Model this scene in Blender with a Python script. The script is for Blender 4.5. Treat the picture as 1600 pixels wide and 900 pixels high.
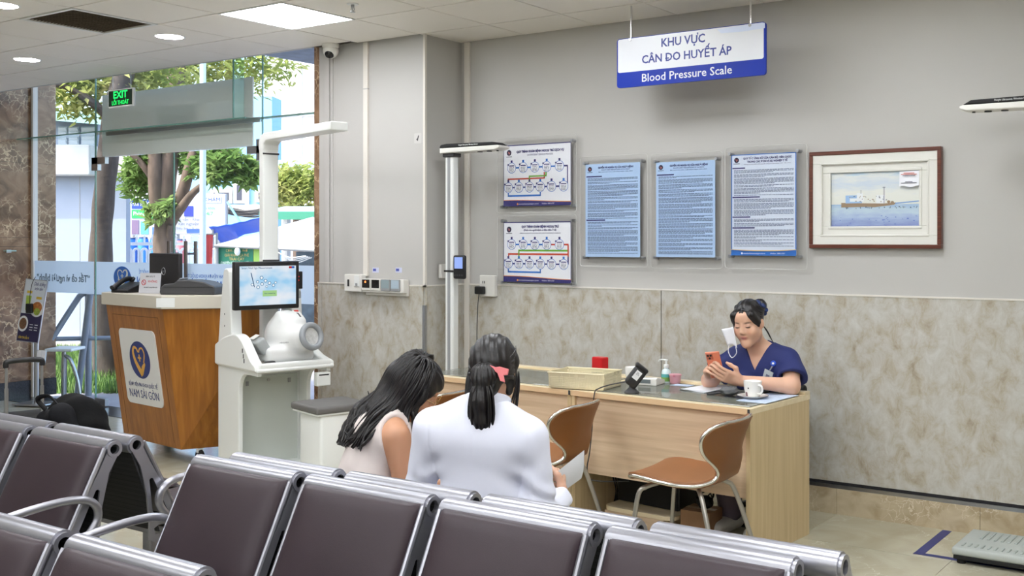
import bpy, bmesh, math, random
import numpy as np
from mathutils import Vector, Matrix, Euler

for _o in list(bpy.data.objects):
    bpy.data.objects.remove(_o)
SC = bpy.context.scene
COL = SC.collection
PI = math.pi

# ---------------------------------------------------------------- camera
# photograph frame 1600 x 900: focal length 1682.9 px, principal point (940, 376), eye height 1.574 m
FPX, TH, HZ, EYE, CX = 1682.9, 0.5794, 376.08, 1.5736, 940.0
cam = bpy.data.cameras.new('camera')
cam.sensor_width = 36.0
cam.lens = FPX / 1600 * 36
cam.shift_x = (800 - CX) / 1600
cam.shift_y = (HZ - 450) / 1600
cam.clip_end = 300
camo = bpy.data.objects.new('camera', cam)
camo.location = (0, 0, EYE)
camo.rotation_euler = (PI / 2, 0, TH)
COL.objects.link(camo)
SC.camera = camo

# ---------------------------------------------------------------- world, sun, exposure
W = bpy.data.worlds.new('sky'); SC.world = W; W.use_nodes = True
_n = W.node_tree.nodes; _l = W.node_tree.links
_bg = _n['Background']
_sky = _n.new('ShaderNodeTexSky')
_sky.sky_type = 'NISHITA'; _sky.sun_disc = False
_sky.sun_elevation = math.radians(52); _sky.sun_rotation = math.radians(200)
_sky.dust_density = 3.0; _sky.air_density = 1.0
_l.new(_sky.outputs[0], _bg.inputs[0])
_bg.inputs[1].default_value = 0.56
sun = bpy.data.lights.new('sun', 'SUN'); sun.energy = 4.6; sun.angle = 0.01
sun.color = (1.0, 0.96, 0.88)
suno = bpy.data.objects.new('sun', sun); COL.objects.link(suno)
suno.rotation_euler = (math.radians(38), 0, math.radians(-28))
PANEL_LIGHT = 15.0
DOWN_LIGHT = 85.0
SC.view_settings.view_transform = 'Standard'
SC.view_settings.look = 'None'
SC.view_settings.gamma = 1.0
SC.view_settings.use_curve_mapping = False
SC.view_settings.exposure = 0.5

# ---------------------------------------------------------------- pixel -> world helpers
_F = np.array([-math.sin(TH), math.cos(TH), 0]); _R = np.array([math.cos(TH), math.sin(TH), 0]); _U = np.array([0, 0, 1.0])
_C = np.array([0, 0, EYE])
def ray(u, v): return _F + (u - CX) / FPX * _R + (HZ - v) / FPX * _U
def onz(u, v, z): d = ray(u, v); return _C + d * (z - EYE) / d[2]
def ony(u, v, y): d = ray(u, v); return _C + d * y / d[1]
def onx(u, v, x): d = ray(u, v); return _C + d * x / d[0]
def atd(u, v, t): return _C + ray(u, v) * t

# ---------------------------------------------------------------- materials
def lin(h):
    if isinstance(h, str):
        h = h.lstrip('#'); c = [int(h[i:i+2], 16) / 255 for i in (0, 2, 4)]
    else:
        c = [x / 255 for x in h]
    return tuple((x / 12.92 if x <= .04045 else ((x + .055) / 1.055) ** 2.4) for x in c)
MATS = {}
def _nt(name):
    m = bpy.data.materials.new(name); m.use_nodes = True
    nt = m.node_tree
    return m, nt, nt.nodes['Principled BSDF'], nt.nodes['Material Output']
def pm(name, col, rough=.5, metal=0., spec=.5, coat=0., var=0., vscale=8., bump=0., bscale=60., stretch=(1, 1, 1), emit=None, es=1., trans=0., alpha=1., sub=0., coord='Object', sheen=0.):
    """plain principled material with a little procedural colour variation and relief"""
    if name in MATS: return MATS[name]
    m, nt, b, out = _nt(name); N = nt.nodes; L = nt.links
    c = lin(col) if not (isinstance(col, tuple) and max(col) <= 1) else col
    b.inputs['Base Color'].default_value = (*c, 1)
    b.inputs['Roughness'].default_value = rough
    b.inputs['Metallic'].default_value = metal
    b.inputs['Specular IOR Level'].default_value = spec
    b.inputs['Coat Weight'].default_value = coat
    b.inputs['Transmission Weight'].default_value = trans
    b.inputs['Alpha'].default_value = alpha
    if sub:
        b.inputs['Subsurface Weight'].default_value = sub
        b.inputs['Subsurface Radius'].default_value = (.012, .005, .003)
        b.inputs['Subsurface Scale'].default_value = 1.0
    if sheen: b.inputs['Sheen Weight'].default_value = sheen
    if emit is not None:
        b.inputs['Emission Color'].default_value = (*lin(emit), 1); b.inputs['Emission Strength'].default_value = es
    if var or bump:
        tc = N.new('ShaderNodeTexCoord'); mp = N.new('ShaderNodeMapping'); mp.inputs['Scale'].default_value = stretch
        L.new(tc.outputs[coord], mp.inputs[0])
    if var:
        nz = N.new('ShaderNodeTexNoise'); nz.inputs['Scale'].default_value = vscale; nz.inputs['Detail'].default_value = 5
        L.new(mp.outputs[0], nz.inputs[0])
        rp = N.new('ShaderNodeValToRGB')
        rp.color_ramp.elements[0].position = .3; rp.color_ramp.elements[1].position = .7
        rp.color_ramp.elements[0].color = (*[max(0, x * (1 - var)) for x in c], 1)
        rp.color_ramp.elements[1].color = (*[min(1, x * (1 + var)) for x in c], 1)
        L.new(nz.outputs[0], rp.inputs[0]); L.new(rp.outputs[0], b.inputs['Base Color'])
    if bump:
        nb = N.new('ShaderNodeTexNoise'); nb.inputs['Scale'].default_value = bscale; nb.inputs['Detail'].default_value = 4
        L.new(mp.outputs[0], nb.inputs[0])
        bp = N.new('ShaderNodeBump'); bp.inputs['Strength'].default_value = bump; bp.inputs['Distance'].default_value = .004
        L.new(nb.outputs[0], bp.inputs['Height']); L.new(bp.outputs[0], b.inputs['Normal'])
    MATS[name] = m
    return m
def ramp_mat(name, build):
    if name in MATS: return MATS[name]
    m, nt, b, out = _nt(name); build(nt, nt.nodes, nt.links, b); MATS[name] = m; return m
def _ramp(N, stops):
    r = N.new('ShaderNodeValToRGB'); e = r.color_ramp.elements
    while len(e) < len(stops): e.new(.5)
    for k, (p, c) in enumerate(stops):
        e[k].position = p; e[k].color = (*lin(c), 1)
    return r
def wood(name, cols, scale=1.0, axis='X', rough=.45, ring=14.):
    def bld(nt, N, L, b):
        tc = N.new('ShaderNodeTexCoord'); mp = N.new('ShaderNodeMapping')
        s = {'X': (.25, 6, 6), 'Y': (6, .25, 6), 'Z': (6, 6, .25)}[axis]
        mp.inputs['Scale'].default_value = [x * scale for x in s]
        L.new(tc.outputs['Object'], mp.inputs[0])
        n1 = N.new('ShaderNodeTexNoise'); n1.inputs['Scale'].default_value = ring / 3; n1.inputs['Detail'].default_value = 7; n1.inputs['Distortion'].default_value = .6
        L.new(mp.outputs[0], n1.inputs[0])
        r = _ramp(N, [(.25, cols[0]), (.5, cols[1]), (.72, cols[2])])
        L.new(n1.outputs[0], r.inputs[0]); L.new(r.outputs[0], b.inputs['Base Color'])
        b.inputs['Roughness'].default_value = rough
    return ramp_mat(name, bld)
def marble(name, base, mid, vein, dark, scale=1.0, rough=.2, veinw=.06):
    def bld(nt, N, L, b):
        tc = N.new('ShaderNodeTexCoord'); mp = N.new('ShaderNodeMapping'); mp.inputs['Scale'].default_value = (scale,) * 3
        L.new(tc.outputs['Object'], mp.inputs[0])
        n1 = N.new('ShaderNodeTexNoise'); n1.inputs['Scale'].default_value = 3; n1.inputs['Detail'].default_value = 8; n1.inputs['Distortion'].default_value = 1.2
        L.new(mp.outputs[0], n1.inputs[0])
        r1 = _ramp(N, [(.3, dark), (.5, base), (.7, mid)])
        L.new(n1.outputs[0], r1.inputs[0])
        n2 = N.new('ShaderNodeTexVoronoi'); n2.feature = 'DISTANCE_TO_EDGE'; n2.inputs['Scale'].default_value = 7
        mx = N.new('ShaderNodeMixRGB'); mx.blend_type = 'ADD'; mx.inputs[0].default_value = .35
        L.new(mp.outputs[0], mx.inputs[1])
        n3 = N.new('ShaderNodeTexNoise'); n3.inputs['Scale'].default_value = 5; n3.inputs['Detail'].default_value = 5
        L.new(mp.outputs[0], n3.inputs[0]); L.new(n3.outputs['Color'], mx.inputs[2]); L.new(mx.outputs[0], n2.inputs[0])
        r2 = _ramp(N, [(0, (255, 255, 255)), (veinw, (0, 0, 0))])
        L.new(n2.outputs[0], r2.inputs[0])
        n4 = N.new('ShaderNodeTexNoise'); n4.inputs['Scale'].default_value = 2.2; L.new(mp.outputs[0], n4.inputs[0])
        r4 = _ramp(N, [(.45, (0, 0, 0)), (.62, (255, 255, 255))]); L.new(n4.outputs[0], r4.inputs[0])
        mm = N.new('ShaderNodeMixRGB'); mm.blend_type = 'MULTIPLY'; mm.inputs[0].default_value = 1
        L.new(r2.outputs[0], mm.inputs[1]); L.new(r4.outputs[0], mm.inputs[2])
        mix = N.new('ShaderNodeMixRGB'); L.new(mm.outputs[0], mix.inputs[0]); L.new(r1.outputs[0], mix.inputs[1]); mix.inputs[2].default_value = (*lin(vein), 1)
        L.new(mix.outputs[0], b.inputs['Base Color'])
        b.inputs['Roughness'].default_value = rough
    return ramp_mat(name, bld)
def thin_glass(name, tint=(.96, .985, .975), refl=1.0, ior=1.5):
    if name in MATS: return MATS[name]
    m = bpy.data.materials.new(name); m.use_nodes = True; nt = m.node_tree; N = nt.nodes; L = nt.links
    N.remove(N['Principled BSDF'])
    tr = N.new('ShaderNodeBsdfTransparent'); tr.inputs[0].default_value = (*tint, 1)
    gl = N.new('ShaderNodeBsdfGlossy'); gl.inputs['Roughness'].default_value = .02
    lw = N.new('ShaderNodeLayerWeight'); lw.inputs[0].default_value = .5          # Schlick reflectance, the same on both faces
    pw = N.new('ShaderNodeMath'); pw.operation = 'POWER'; pw.inputs[1].default_value = 5; L.new(lw.outputs['Facing'], pw.inputs[0])
    mu = N.new('ShaderNodeMath'); mu.operation = 'MULTIPLY_ADD'; mu.inputs[1].default_value = .96 * refl * .7; mu.inputs[2].default_value = .035 * refl
    L.new(pw.outputs[0], mu.inputs[0])
    mx = N.new('ShaderNodeMixShader'); L.new(mu.outputs[0], mx.inputs[0]); L.new(tr.outputs[0], mx.inputs[1]); L.new(gl.outputs[0], mx.inputs[2])
    L.new(mx.outputs[0], N['Material Output'].inputs[0])
    MATS[name] = m; return m
def film_mat(name, col, clear=.25):
    if name in MATS: return MATS[name]
    m = bpy.data.materials.new(name); m.use_nodes = True; nt = m.node_tree; N = nt.nodes; L = nt.links
    N.remove(N['Principled BSDF'])
    tr = N.new('ShaderNodeBsdfTransparent'); td = N.new('ShaderNodeBsdfTranslucent'); df = N.new('ShaderNodeBsdfDiffuse')
    td.inputs[0].default_value = (*lin(col), 1); df.inputs[0].default_value = (*lin(col), 1)
    a = N.new('ShaderNodeMixShader'); a.inputs[0].default_value = .45; L.new(td.outputs[0], a.inputs[1]); L.new(df.outputs[0], a.inputs[2])
    b = N.new('ShaderNodeMixShader'); b.inputs[0].default_value = clear; L.new(a.outputs[0], b.inputs[1]); L.new(tr.outputs[0], b.inputs[2])
    L.new(b.outputs[0], N['Material Output'].inputs[0])
    MATS[name] = m; return m
def emitter(name, col, s):
    if name in MATS: return MATS[name]
    m = bpy.data.materials.new(name); m.use_nodes = True; nt = m.node_tree; N = nt.nodes
    N.remove(N['Principled BSDF']); e = N.new('ShaderNodeEmission'); e.inputs[0].default_value = (*lin(col), 1); e.inputs[1].default_value = s
    nt.links.new(e.outputs[0], N['Material Output'].inputs[0]); MATS[name] = m; return m

# ---------------------------------------------------------------- mesh builder
def rotm(ax, ang): return Matrix.Rotation(ang, 3, ax)
class MB:
    def __init__(s): s.v = []; s.f = []
    def add(s, vs, fs):
        o = len(s.v); s.v += [tuple(p) for p in vs]; s.f += [tuple(i + o for i in f) for f in fs]; return s
    def mm(s, x0, x1, y0, y1, z0, z1, M=None):
        vs = [(x, y, z) for z in (z0, z1) for y in (y0, y1) for x in (x0, x1)]
        if M is not None: vs = [tuple(M @ Vector(p)) for p in vs]
        return s.add(vs, [(0, 2, 3, 1), (4, 5, 7, 6), (0, 1, 5, 4), (2, 6, 7, 3), (0, 4, 6, 2), (1, 3, 7, 5)])
    def box(s, c, d, M=None):
        h = [x / 2 for x in d]
        vs = [Vector((x, y, z)) for z in (-h[2], h[2]) for y in (-h[1], h[1]) for x in (-h[0], h[0])]
        if M is not None: vs = [M @ p for p in vs]
        return s.add([tuple(p + Vector(c)) for p in vs], [(0, 2, 3, 1), (4, 5, 7, 6), (0, 1, 5, 4), (2, 6, 7, 3), (0, 4, 6, 2), (1, 3, 7, 5)])
    def rbox(s, c, d, r, seg=3, M=None):
        bm = bmesh.new(); bmesh.ops.create_cube(bm, size=1)
        for v in bm.verts: v.co = Vector((v.co.x * d[0], v.co.y * d[1], v.co.z * d[2]))
        bmesh.ops.bevel(bm, geom=bm.edges[:], offset=min(r, .499 * min(d)), segments=seg, profile=.5, affect='EDGES')
        bm.verts.index_update()
        vs = [v.co.copy() for v in bm.verts]
        if M is not None: vs = [M @ p for p in vs]
        s.add([tuple(p + Vector(c)) for p in vs], [tuple(v.index for v in f.verts) for f in bm.faces]); bm.free(); return s
    def tube(s, pts, r, n=10, closed=False, caps=True, sx=1., up=None):
        pts = [Vector(p) for p in pts]; m = len(pts)
        rs = r if isinstance(r, (list, tuple)) else [r] * m
        T = []
        for i in range(m):
            if closed: t = pts[(i + 1) % m] - pts[i - 1]
            else: t = pts[min(i + 1, m - 1)] - pts[max(i - 1, 0)]
            T.append(t.normalized() if t.length > 1e-9 else Vector((0, 0, 1)))
        u = Vector(up) if up is not None else Vector((0, 0, 1)).cross(T[0])
        if u.length < 1e-3: u = Vector((1, 0, 0))
        u = (u - T[0] * u.dot(T[0])).normalized()
        vs = []
        for i in range(m):
            u = (u - T[i] * u.dot(T[i])); u = u.normalized() if u.length > 1e-6 else Vector((1, 0, 0))
            w = T[i].cross(u)
            for k in range(n):
                a = 2 * PI * k / n
                vs.append(pts[i] + u * (math.cos(a) * rs[i] * sx) + w * (math.sin(a) * rs[i]))
        fs = []
        for i in range(m if closed else m - 1):
            j = (i + 1) % m
            for k in range(n):
                k2 = (k + 1) % n; fs.append((i * n + k, i * n + k2, j * n + k2, j * n + k))
        if caps and not closed:
            fs.append(tuple(range(n - 1, -1, -1))); fs.append(tuple((m - 1) * n + k for k in range(n)))
        return s.add(vs, fs)
    def cyl(s, a, b, r, n=16, r2=None): return s.tube([a, b], [r, r if r2 is None else r2], n)
    def lathe(s, prof, n=24, c=(0, 0, 0), M=None, caps=True):
        vs = []
        for (r, z) in prof:
            for k in range(n):
                a = 2 * PI * k / n; vs.append(Vector((r * math.cos(a), r * math.sin(a), z)))
        if M is not None: vs = [M @ p for p in vs]
        vs = [p + Vector(c) for p in vs]
        fs = []
        for i in range(len(prof) - 1):
            for k in range(n):
                k2 = (k + 1) % n; fs.append((i * n + k, i * n + k2, (i + 1) * n + k2, (i + 1) * n + k))
        if caps:
            if prof[0][0] > 1e-6: fs.append(tuple(range(n - 1, -1, -1)))
            if prof[-1][0] > 1e-6: fs.append(tuple((len(prof) - 1) * n + k for k in range(n)))
        return s.add(vs, fs)
    def prism(s, poly, a, b, fn):
        """poly: 2-D outline; fn(p, q, t) -> 3-D point; extruded from t = a to b"""
        n = len(poly)
        vs = [fn(p, q, a) for p, q in poly] + [fn(p, q, b) for p, q in poly]
        fs = [tuple(range(n - 1, -1, -1)), tuple(range(n, 2 * n))] + [(i, (i + 1) % n, n + (i + 1) % n, n + i) for i in range(n)]
        return s.add(vs, fs)
    def sheet(s, rows, thick=0.):
        """rows of points -> grid surface"""
        m, n = len(rows), len(rows[0]); vs = [p for r in rows for p in r]
        return s.add(vs, [(i * n + j, i * n + j + 1, (i + 1) * n + j + 1, (i + 1) * n + j) for i in range(m - 1) for j in range(n - 1)])
    def quad(s, *p): return s.add(p, [tuple(range(len(p)))])
    def xf(s, M):
        s.v = [tuple(M @ Vector(p)) for p in s.v]; return s
def arc(cx, cy, r, a0, a1, n=8):
    return [(cx + r * math.cos(math.radians(a0 + (a1 - a0) * i / n)), cy + r * math.sin(math.radians(a0 + (a1 - a0) * i / n))) for i in range(n + 1)]
def rrect(x0, x1, y0, y1, r, n=5):
    return arc(x1 - r, y1 - r, r, 0, 90, n) + arc(x0 + r, y1 - r, r, 90, 180, n) + arc(x0 + r, y0 + r, r, 180, 270, n) + arc(x1 - r, y0 + r, r, 270, 360, n)
def spline(pts, n=8):
    """Catmull-Rom through 3-D (or n-D) points"""
    P = [np.array(p, float) for p in pts]; P = [2 * P[0] - P[1]] + P + [2 * P[-1] - P[-2]]; o = []
    for i in range(1, len(P) - 2):
        for k in range(n):
            t = k / n; a, b, c, d = P[i - 1:i + 3]
            o.append(.5 * (2 * b + (c - a) * t + (2 * a - 5 * b + 4 * c - d) * t * t + (3 * b - a - 3 * c + d) * t ** 3))
    o.append(P[-2]); return [tuple(x) for x in o]
def obj(name, mb, m, parent=None, smooth=False, bevel=0., world=False, seg=2, angle=40):
    me = bpy.data.meshes.new(name)
    vs = mb.v
    if world and parent is not None:
        inv = wm(parent).inverted(); vs = [tuple(inv @ Vector(p)) for p in vs]
    me.from_pydata([tuple(map(float, p)) for p in vs], [], mb.f)
    if m is not None: me.materials.append(m)
    bm = bmesh.new(); bm.from_mesh(me); bmesh.ops.recalc_face_normals(bm, faces=bm.faces); bm.to_mesh(me); bm.free()
    if smooth:
        for p in me.polygons: p.use_smooth = True
        me.set_sharp_from_angle(angle=math.radians(angle))
    o = bpy.data.objects.new(name, me); COL.objects.link(o)
    if parent is not None: o.parent = parent
    if bevel:
        b = o.modifiers.new('edge', 'BEVEL'); b.width = bevel; b.segments = seg; b.limit_method = 'ANGLE'; b.angle_limit = math.radians(35)
    return o
def wm(o):
    M = Matrix.LocRotScale(o.location, o.rotation_euler, o.scale)
    return wm(o.parent) @ M if o.parent is not None else M
def tag(o, label, cat, group=None, kind=None):
    o['label'] = label
    if cat: o['category'] = cat
    if group: o['group'] = group
    if kind: o['kind'] = kind
    return o
def thing(name, label, cat, loc=(0, 0, 0), rz=0., group=None):
    o = bpy.data.objects.new(name, None); COL.objects.link(o); o.empty_display_size = .05
    o.location = loc; o.rotation_euler = (0, 0, rz); return tag(o, label, cat, group)
def struct(name, mb, m, label=None, **k):
    o = obj(name, mb, m, **k); o['kind'] = 'structure'
    if label: o['label'] = label
    return o
def copy_of(o, parent, loc=None):
    c = o.copy(); COL.objects.link(c); c.parent = parent
    if loc is not None: c.location = loc
    return c
def dup(root, loc, rz, label=None, group=None):
    def rec(o, par):
        c = o.copy(); COL.objects.link(c); c.parent = par
        for ch in kids.get(o.name, []): rec(ch, c)
        return c
    kids = {}
    for o in COL.objects:
        if o.parent is not None: kids.setdefault(o.parent.name, []).append(o)
    r = rec(root, None); r.location = loc; r.rotation_euler = (0, 0, rz)
    if label: r['label'] = label
    if group: r['group'] = group
    return r
def text(name, s, size, m, parent, M, align='CENTER', width=None, bold=0., mirror=False, world=False, extr=.0004, space=1., font_shear=0.):
    """flat lettering: M maps text plane (x right, y up) to parent space; width squeezes it to a given width"""
    cu = bpy.data.curves.new(name, 'FONT'); cu.body = s; cu.size = size; cu.resolution_u = 2; cu.align_x = align
    cu.align_y = 'CENTER'; cu.offset = bold; cu.extrude = extr; cu.space_character = space; cu.shear = font_shear
    t = bpy.data.objects.new('tmp', cu); COL.objects.link(t)
    me = bpy.data.meshes.new_from_object(t.evaluated_get(bpy.context.evaluated_depsgraph_get()))
    bpy.data.objects.remove(t)
    xs = [v.co.x for v in me.vertices] or [0, 1]
    k = width / (max(xs) - min(xs)) if width else 1
    for v in me.vertices:
        p = Vector((v.co.x * k * (-1 if mirror else 1), v.co.y, v.co.z)); p = M @ p
        if world: p = wm(parent).inverted() @ p
        v.co = p
    if mirror: me.flip_normals()
    me.materials.clear(); me.materials.append(m); me.name = name
    o = bpy.data.objects.new(name, me); COL.objects.link(o); o.parent = parent
    return o
def plane_M(o, x, y):
    """matrix of a text plane with origin o, x axis x, y axis y"""
    x = Vector(x).normalized(); y = Vector(y).normalized(); z = x.cross(y)
    return Matrix(((x[0], y[0], z[0], o[0]), (x[1], y[1], z[1], o[1]), (x[2], y[2], z[2], o[2]), (0, 0, 0, 1)))
# ---------------------------------------------------------------- implicit surfaces (bodies, hair, moulded casings)
def smin(a, b, k):
    if k <= 0: return np.minimum(a, b)
    h = np.clip(.5 + .5 * (b - a) / k, 0, 1); return b + (a - b) * h - k * h * (1 - h)
def smax(a, b, k): return -smin(-a, -b, k)
def s_cone(P, a, b, ra, rb, flat=None):
    a = np.asarray(a, float); ba = np.asarray(b, float) - a; pa = P - a
    h = np.clip(pa @ ba / max(ba @ ba, 1e-12), 0, 1)[:, None]; d = pa - ba * h
    if flat is not None:
        ax, k = flat; ax = np.asarray(ax, float); ax = ax / np.linalg.norm(ax); d = d + np.outer(d @ ax, ax) * (k - 1)
    return np.sqrt((d * d).sum(1)) - (ra + (rb - ra) * h[:, 0])
def s_ell(P, c, r, M=None):
    q = P - np.asarray(c, float)
    if M is not None: q = q @ M
    r = np.asarray(r, float); a = q / r; k0 = np.sqrt((a * a).sum(1)); b = a / r; k1 = np.sqrt((b * b).sum(1)) + 1e-9
    return k0 * (k0 - 1) / k1
def s_box(P, c, h, r, M=None):
    q = P - np.asarray(c, float)
    if M is not None: q = q @ M
    q = np.abs(q) - (np.asarray(h, float) - r)
    return np.sqrt((np.maximum(q, 0) ** 2).sum(1)) + np.minimum(q.max(1), 0) - r
def s_torus(P, c, R, r, M):
    q = (P - np.asarray(c, float)) @ M
    return np.sqrt((np.sqrt(q[:, 0] ** 2 + q[:, 1] ** 2) - R) ** 2 + q[:, 2] ** 2) - r
def axes(z, up=(0, 0, 1)):
    """columns x, y, z of a frame whose z axis is given"""
    z = np.asarray(z, float); z = z / np.linalg.norm(z); u = np.asarray(up, float)
    if abs(z @ u) > .98: u = np.array([0, 1., 0])
    x = np.cross(u, z); x /= np.linalg.norm(x); return np.stack([x, np.cross(z, x), z], 1)
def euler_m(x, y, z):
    return np.array(Euler((x, y, z), 'XYZ').to_matrix())
class Prims:
    """list of blended primitives; those far from the queried block are skipped"""
    def __init__(s): s.L = []
    def cone(s, a, b, ra, rb, k=.02, flat=None, op='u'):
        a, b = np.asarray(a, float), np.asarray(b, float); c = (a + b) / 2
        s.L.append((lambda P: s_cone(P, a, b, ra, rb, flat), c, np.linalg.norm(b - a) / 2 + max(ra, rb), k, op)); return s
    def chain(s, pts, rs, k=.02, flat=None):
        for i in range(len(pts) - 1): s.cone(pts[i], pts[i + 1], rs[i], rs[i + 1], k, flat)
        return s
    def ell(s, c, r, k=.02, M=None, op='u'):
        r = (r,) * 3 if np.isscalar(r) else r
        s.L.append((lambda P: s_ell(P, c, r, M), np.asarray(c, float), max(r), k, op)); return s
    def box(s, c, h, r, k=.02, M=None, op='u'):
        s.L.append((lambda P: s_box(P, c, h, r, M), np.asarray(c, float), np.linalg.norm(h), k, op)); return s
    def raw(s, f, c, rad, k=.0, op='u'): s.L.append((f, np.asarray(c, float), rad, k, op)); return s
    def __call__(s, P):
        lo, hi = P.min(0), P.max(0); c = (lo + hi) / 2; r = np.linalg.norm(hi - lo) / 2; small = r < .2
        d = np.full(len(P), .12 if small else 9.)
        for f, pc, pr_, k, op in s.L:
            if small and np.linalg.norm(c - pc) - r - pr_ > .07: continue
            v = f(P)
            if op == 'u': d = smin(d, v, k)
            elif op == 's': d = smax(d, -v, k)
            elif op == 'i': d = smax(d, v, k)
            else: d = d + v
        return d
def sdf_mesh(fn, lo, hi, res):
    """surface nets over a block-sparse grid"""
    lo = np.asarray(lo, float); n = np.ceil((np.asarray(hi, float) - lo) / res / 8).astype(int) * 8 + 1
    B = (n - 1) // 8
    bi = np.stack(np.meshgrid(*[np.arange(k) for k in B], indexing='ij'), -1).reshape(-1, 3)
    cen = lo + (bi * 8 + 4) * res
    dc = fn(cen); near = np.abs(dc) < 8 * res * .87 * 1.25 + res
    V = np.ones(n, np.float32)
    for s in bi[(~near) & (dc < 0)]: V[s[0] * 8:s[0] * 8 + 9, s[1] * 8:s[1] * 8 + 9, s[2] * 8:s[2] * 8 + 9] = -1
    g = np.stack(np.meshgrid(*[np.arange(9)] * 3, indexing='ij'), -1).reshape(-1, 3)
    act = bi[near]
    step = 1 if isinstance(fn, Prims) else 200
    for k in range(0, len(act), step):
        idx = (act[k:k + step, None, :] * 8 + g[None]).reshape(-1, 3)
        V[idx[:, 0], idx[:, 1], idx[:, 2]] = fn(lo + idx * res)
    S = V < 0
    c = [S[i:n[0] - 1 + i, j:n[1] - 1 + j, k:n[2] - 1 + k] for i in (0, 1) for j in (0, 1) for k in (0, 1)]
    tot = sum(x.astype(np.int8) for x in c); cell = (tot > 0) & (tot < 8)
    I = np.argwhere(cell); ids = -np.ones(cell.shape, np.int64); ids[tuple(I.T)] = np.arange(len(I))
    acc = np.zeros((len(I), 3)); cnt = np.zeros(len(I))
    corners = [(i, j, k) for i in (0, 1) for j in (0, 1) for k in (0, 1)]
    val = {q: V[I[:, 0] + q[0], I[:, 1] + q[1], I[:, 2] + q[2]] for q in corners}
    for a in corners:
        for ax in range(3):
            if a[ax]: continue
            b = list(a); b[ax] = 1; b = tuple(b); va, vb = val[a], val[b]; m = (va < 0) != (vb < 0)
            t = np.where(m, va / np.where(m, va - vb, 1), 0); p = np.array(a, float)[None] + np.eye(3)[ax][None] * t[:, None]
            acc[m] += p[m]; cnt[m] += 1
    vs = lo + (I + acc / cnt[:, None]) * res
    fs = []
    for ax in range(3):
        o1, o2 = [(1, 2), (2, 0), (0, 1)][ax]
        A = S; sl0 = [slice(None)] * 3; sl1 = [slice(None)] * 3; sl0[ax] = slice(0, -1); sl1[ax] = slice(1, None)
        e = S[tuple(sl0)] != S[tuple(sl1)]; E_ = np.argwhere(e)
        ok = (E_[:, o1] > 0) & (E_[:, o2] > 0) & (E_[:, o1] < n[o1] - 1) & (E_[:, o2] < n[o2] - 1); E_ = E_[ok]
        inside = S[tuple(E_.T)]
        def cid(d1, d2):
            q = E_.copy(); q[:, o1] += d1; q[:, o2] += d2; return ids[tuple(q.T)]
        quad = np.stack([cid(-1, -1), cid(0, -1), cid(0, 0), cid(-1, 0)], 1)
        quad[~inside] = quad[~inside][:, ::-1]; fs.append(quad)
    fs = np.concatenate(fs); fs = fs[(fs >= 0).all(1)]
    return vs, fs
def sdf_obj(name, fn, lo, hi, res, m, parent, relax=1, color=None):
    """mesh of an implicit surface given in the parent's local space; color(P) -> rgb per vertex"""
    vs, fs = sdf_mesh(fn, lo, hi, res)
    for _ in range(relax):                      # one light smoothing pass along the surface
        acc = np.zeros_like(vs); cnt = np.zeros(len(vs))
        for a, b in ((0, 1), (1, 2), (2, 3), (3, 0)):
            np.add.at(acc, fs[:, a], vs[fs[:, b]]); np.add.at(cnt, fs[:, a], 1); np.add.at(acc, fs[:, b], vs[fs[:, a]]); np.add.at(cnt, fs[:, b], 1)
        vs = .5 * vs + .5 * acc / np.maximum(cnt, 1)[:, None]
    me = bpy.data.meshes.new(name)
    me.vertices.add(len(vs)); me.vertices.foreach_set('co', vs.astype(np.float32).ravel())
    me.loops.add(len(fs) * 4); me.loops.foreach_set('vertex_index', fs.astype(np.int32).ravel())
    me.polygons.add(len(fs)); me.polygons.foreach_set('loop_start', np.arange(0, len(fs) * 4, 4, dtype=np.int32))
    me.polygons.foreach_set('use_smooth', np.ones(len(fs), bool))
    me.update(calc_edges=True); me.materials.append(m)
    if color is not None:
        ca = me.color_attributes.new('tone', 'FLOAT_COLOR', 'POINT'); C4 = np.ones((len(vs), 4), np.float32); C4[:, :3] = color(vs); ca.data.foreach_set('color', C4.ravel())
    o = bpy.data.objects.new(name, me); COL.objects.link(o); o.parent = parent
    return o
# ================================================================ materials of the place
M_wall = pm('painted_wall', (188, 186, 182), .55, var=.02, vscale=1.5, bump=.04, bscale=220)
M_ceil = pm('ceiling_tile', (240, 235, 227), .6, var=.025, vscale=1.2, bump=.05, bscale=300)
M_grid = pm('ceiling_grid', (70, 65, 60), .5)
M_white = pm('white_plastic', (226, 224, 218), .4)
M_whitem = pm('white_enamel', (228, 230, 228), .35)
M_trunk = pm('trunking', (222, 217, 208), .45)
M_black = pm('black_plastic', (22, 22, 24), .4)
M_blackm = pm('black_matte', (14, 14, 15), .7)
M_dgrey = pm('dark_grey_plastic', (58, 58, 60), .5)
M_grey = pm('grey_plastic', (150, 152, 154), .45)
M_chrome = pm('chrome', (225, 226, 228), .12, metal=1)
M_steel = pm('brushed_steel', (178, 180, 184), .3, metal=1)
M_silver = pm('silver_paint', (166, 166, 174), .3, metal=.75, spec=.6)
M_gap = pm('dark_gap', (28, 26, 30), .8)
M_marble = marble('brown_marble', (138, 108, 84), (166, 134, 106), (222, 194, 156), (96, 72, 54), scale=1.7, rough=.16, veinw=.07)
M_granite = pm('dark_granite', (48, 47, 50), .2, var=.5, vscale=90)
M_cream = marble('cream_floor_marble', (190, 185, 164), (200, 196, 177), (212, 208, 190), (178, 171, 148), scale=.8, rough=.13, veinw=.02)
M_base = marble('beige_base_marble', (188, 172, 144), (200, 186, 158), (224, 214, 192), (170, 152, 122), scale=2.4, rough=.2, veinw=.035)
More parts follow.
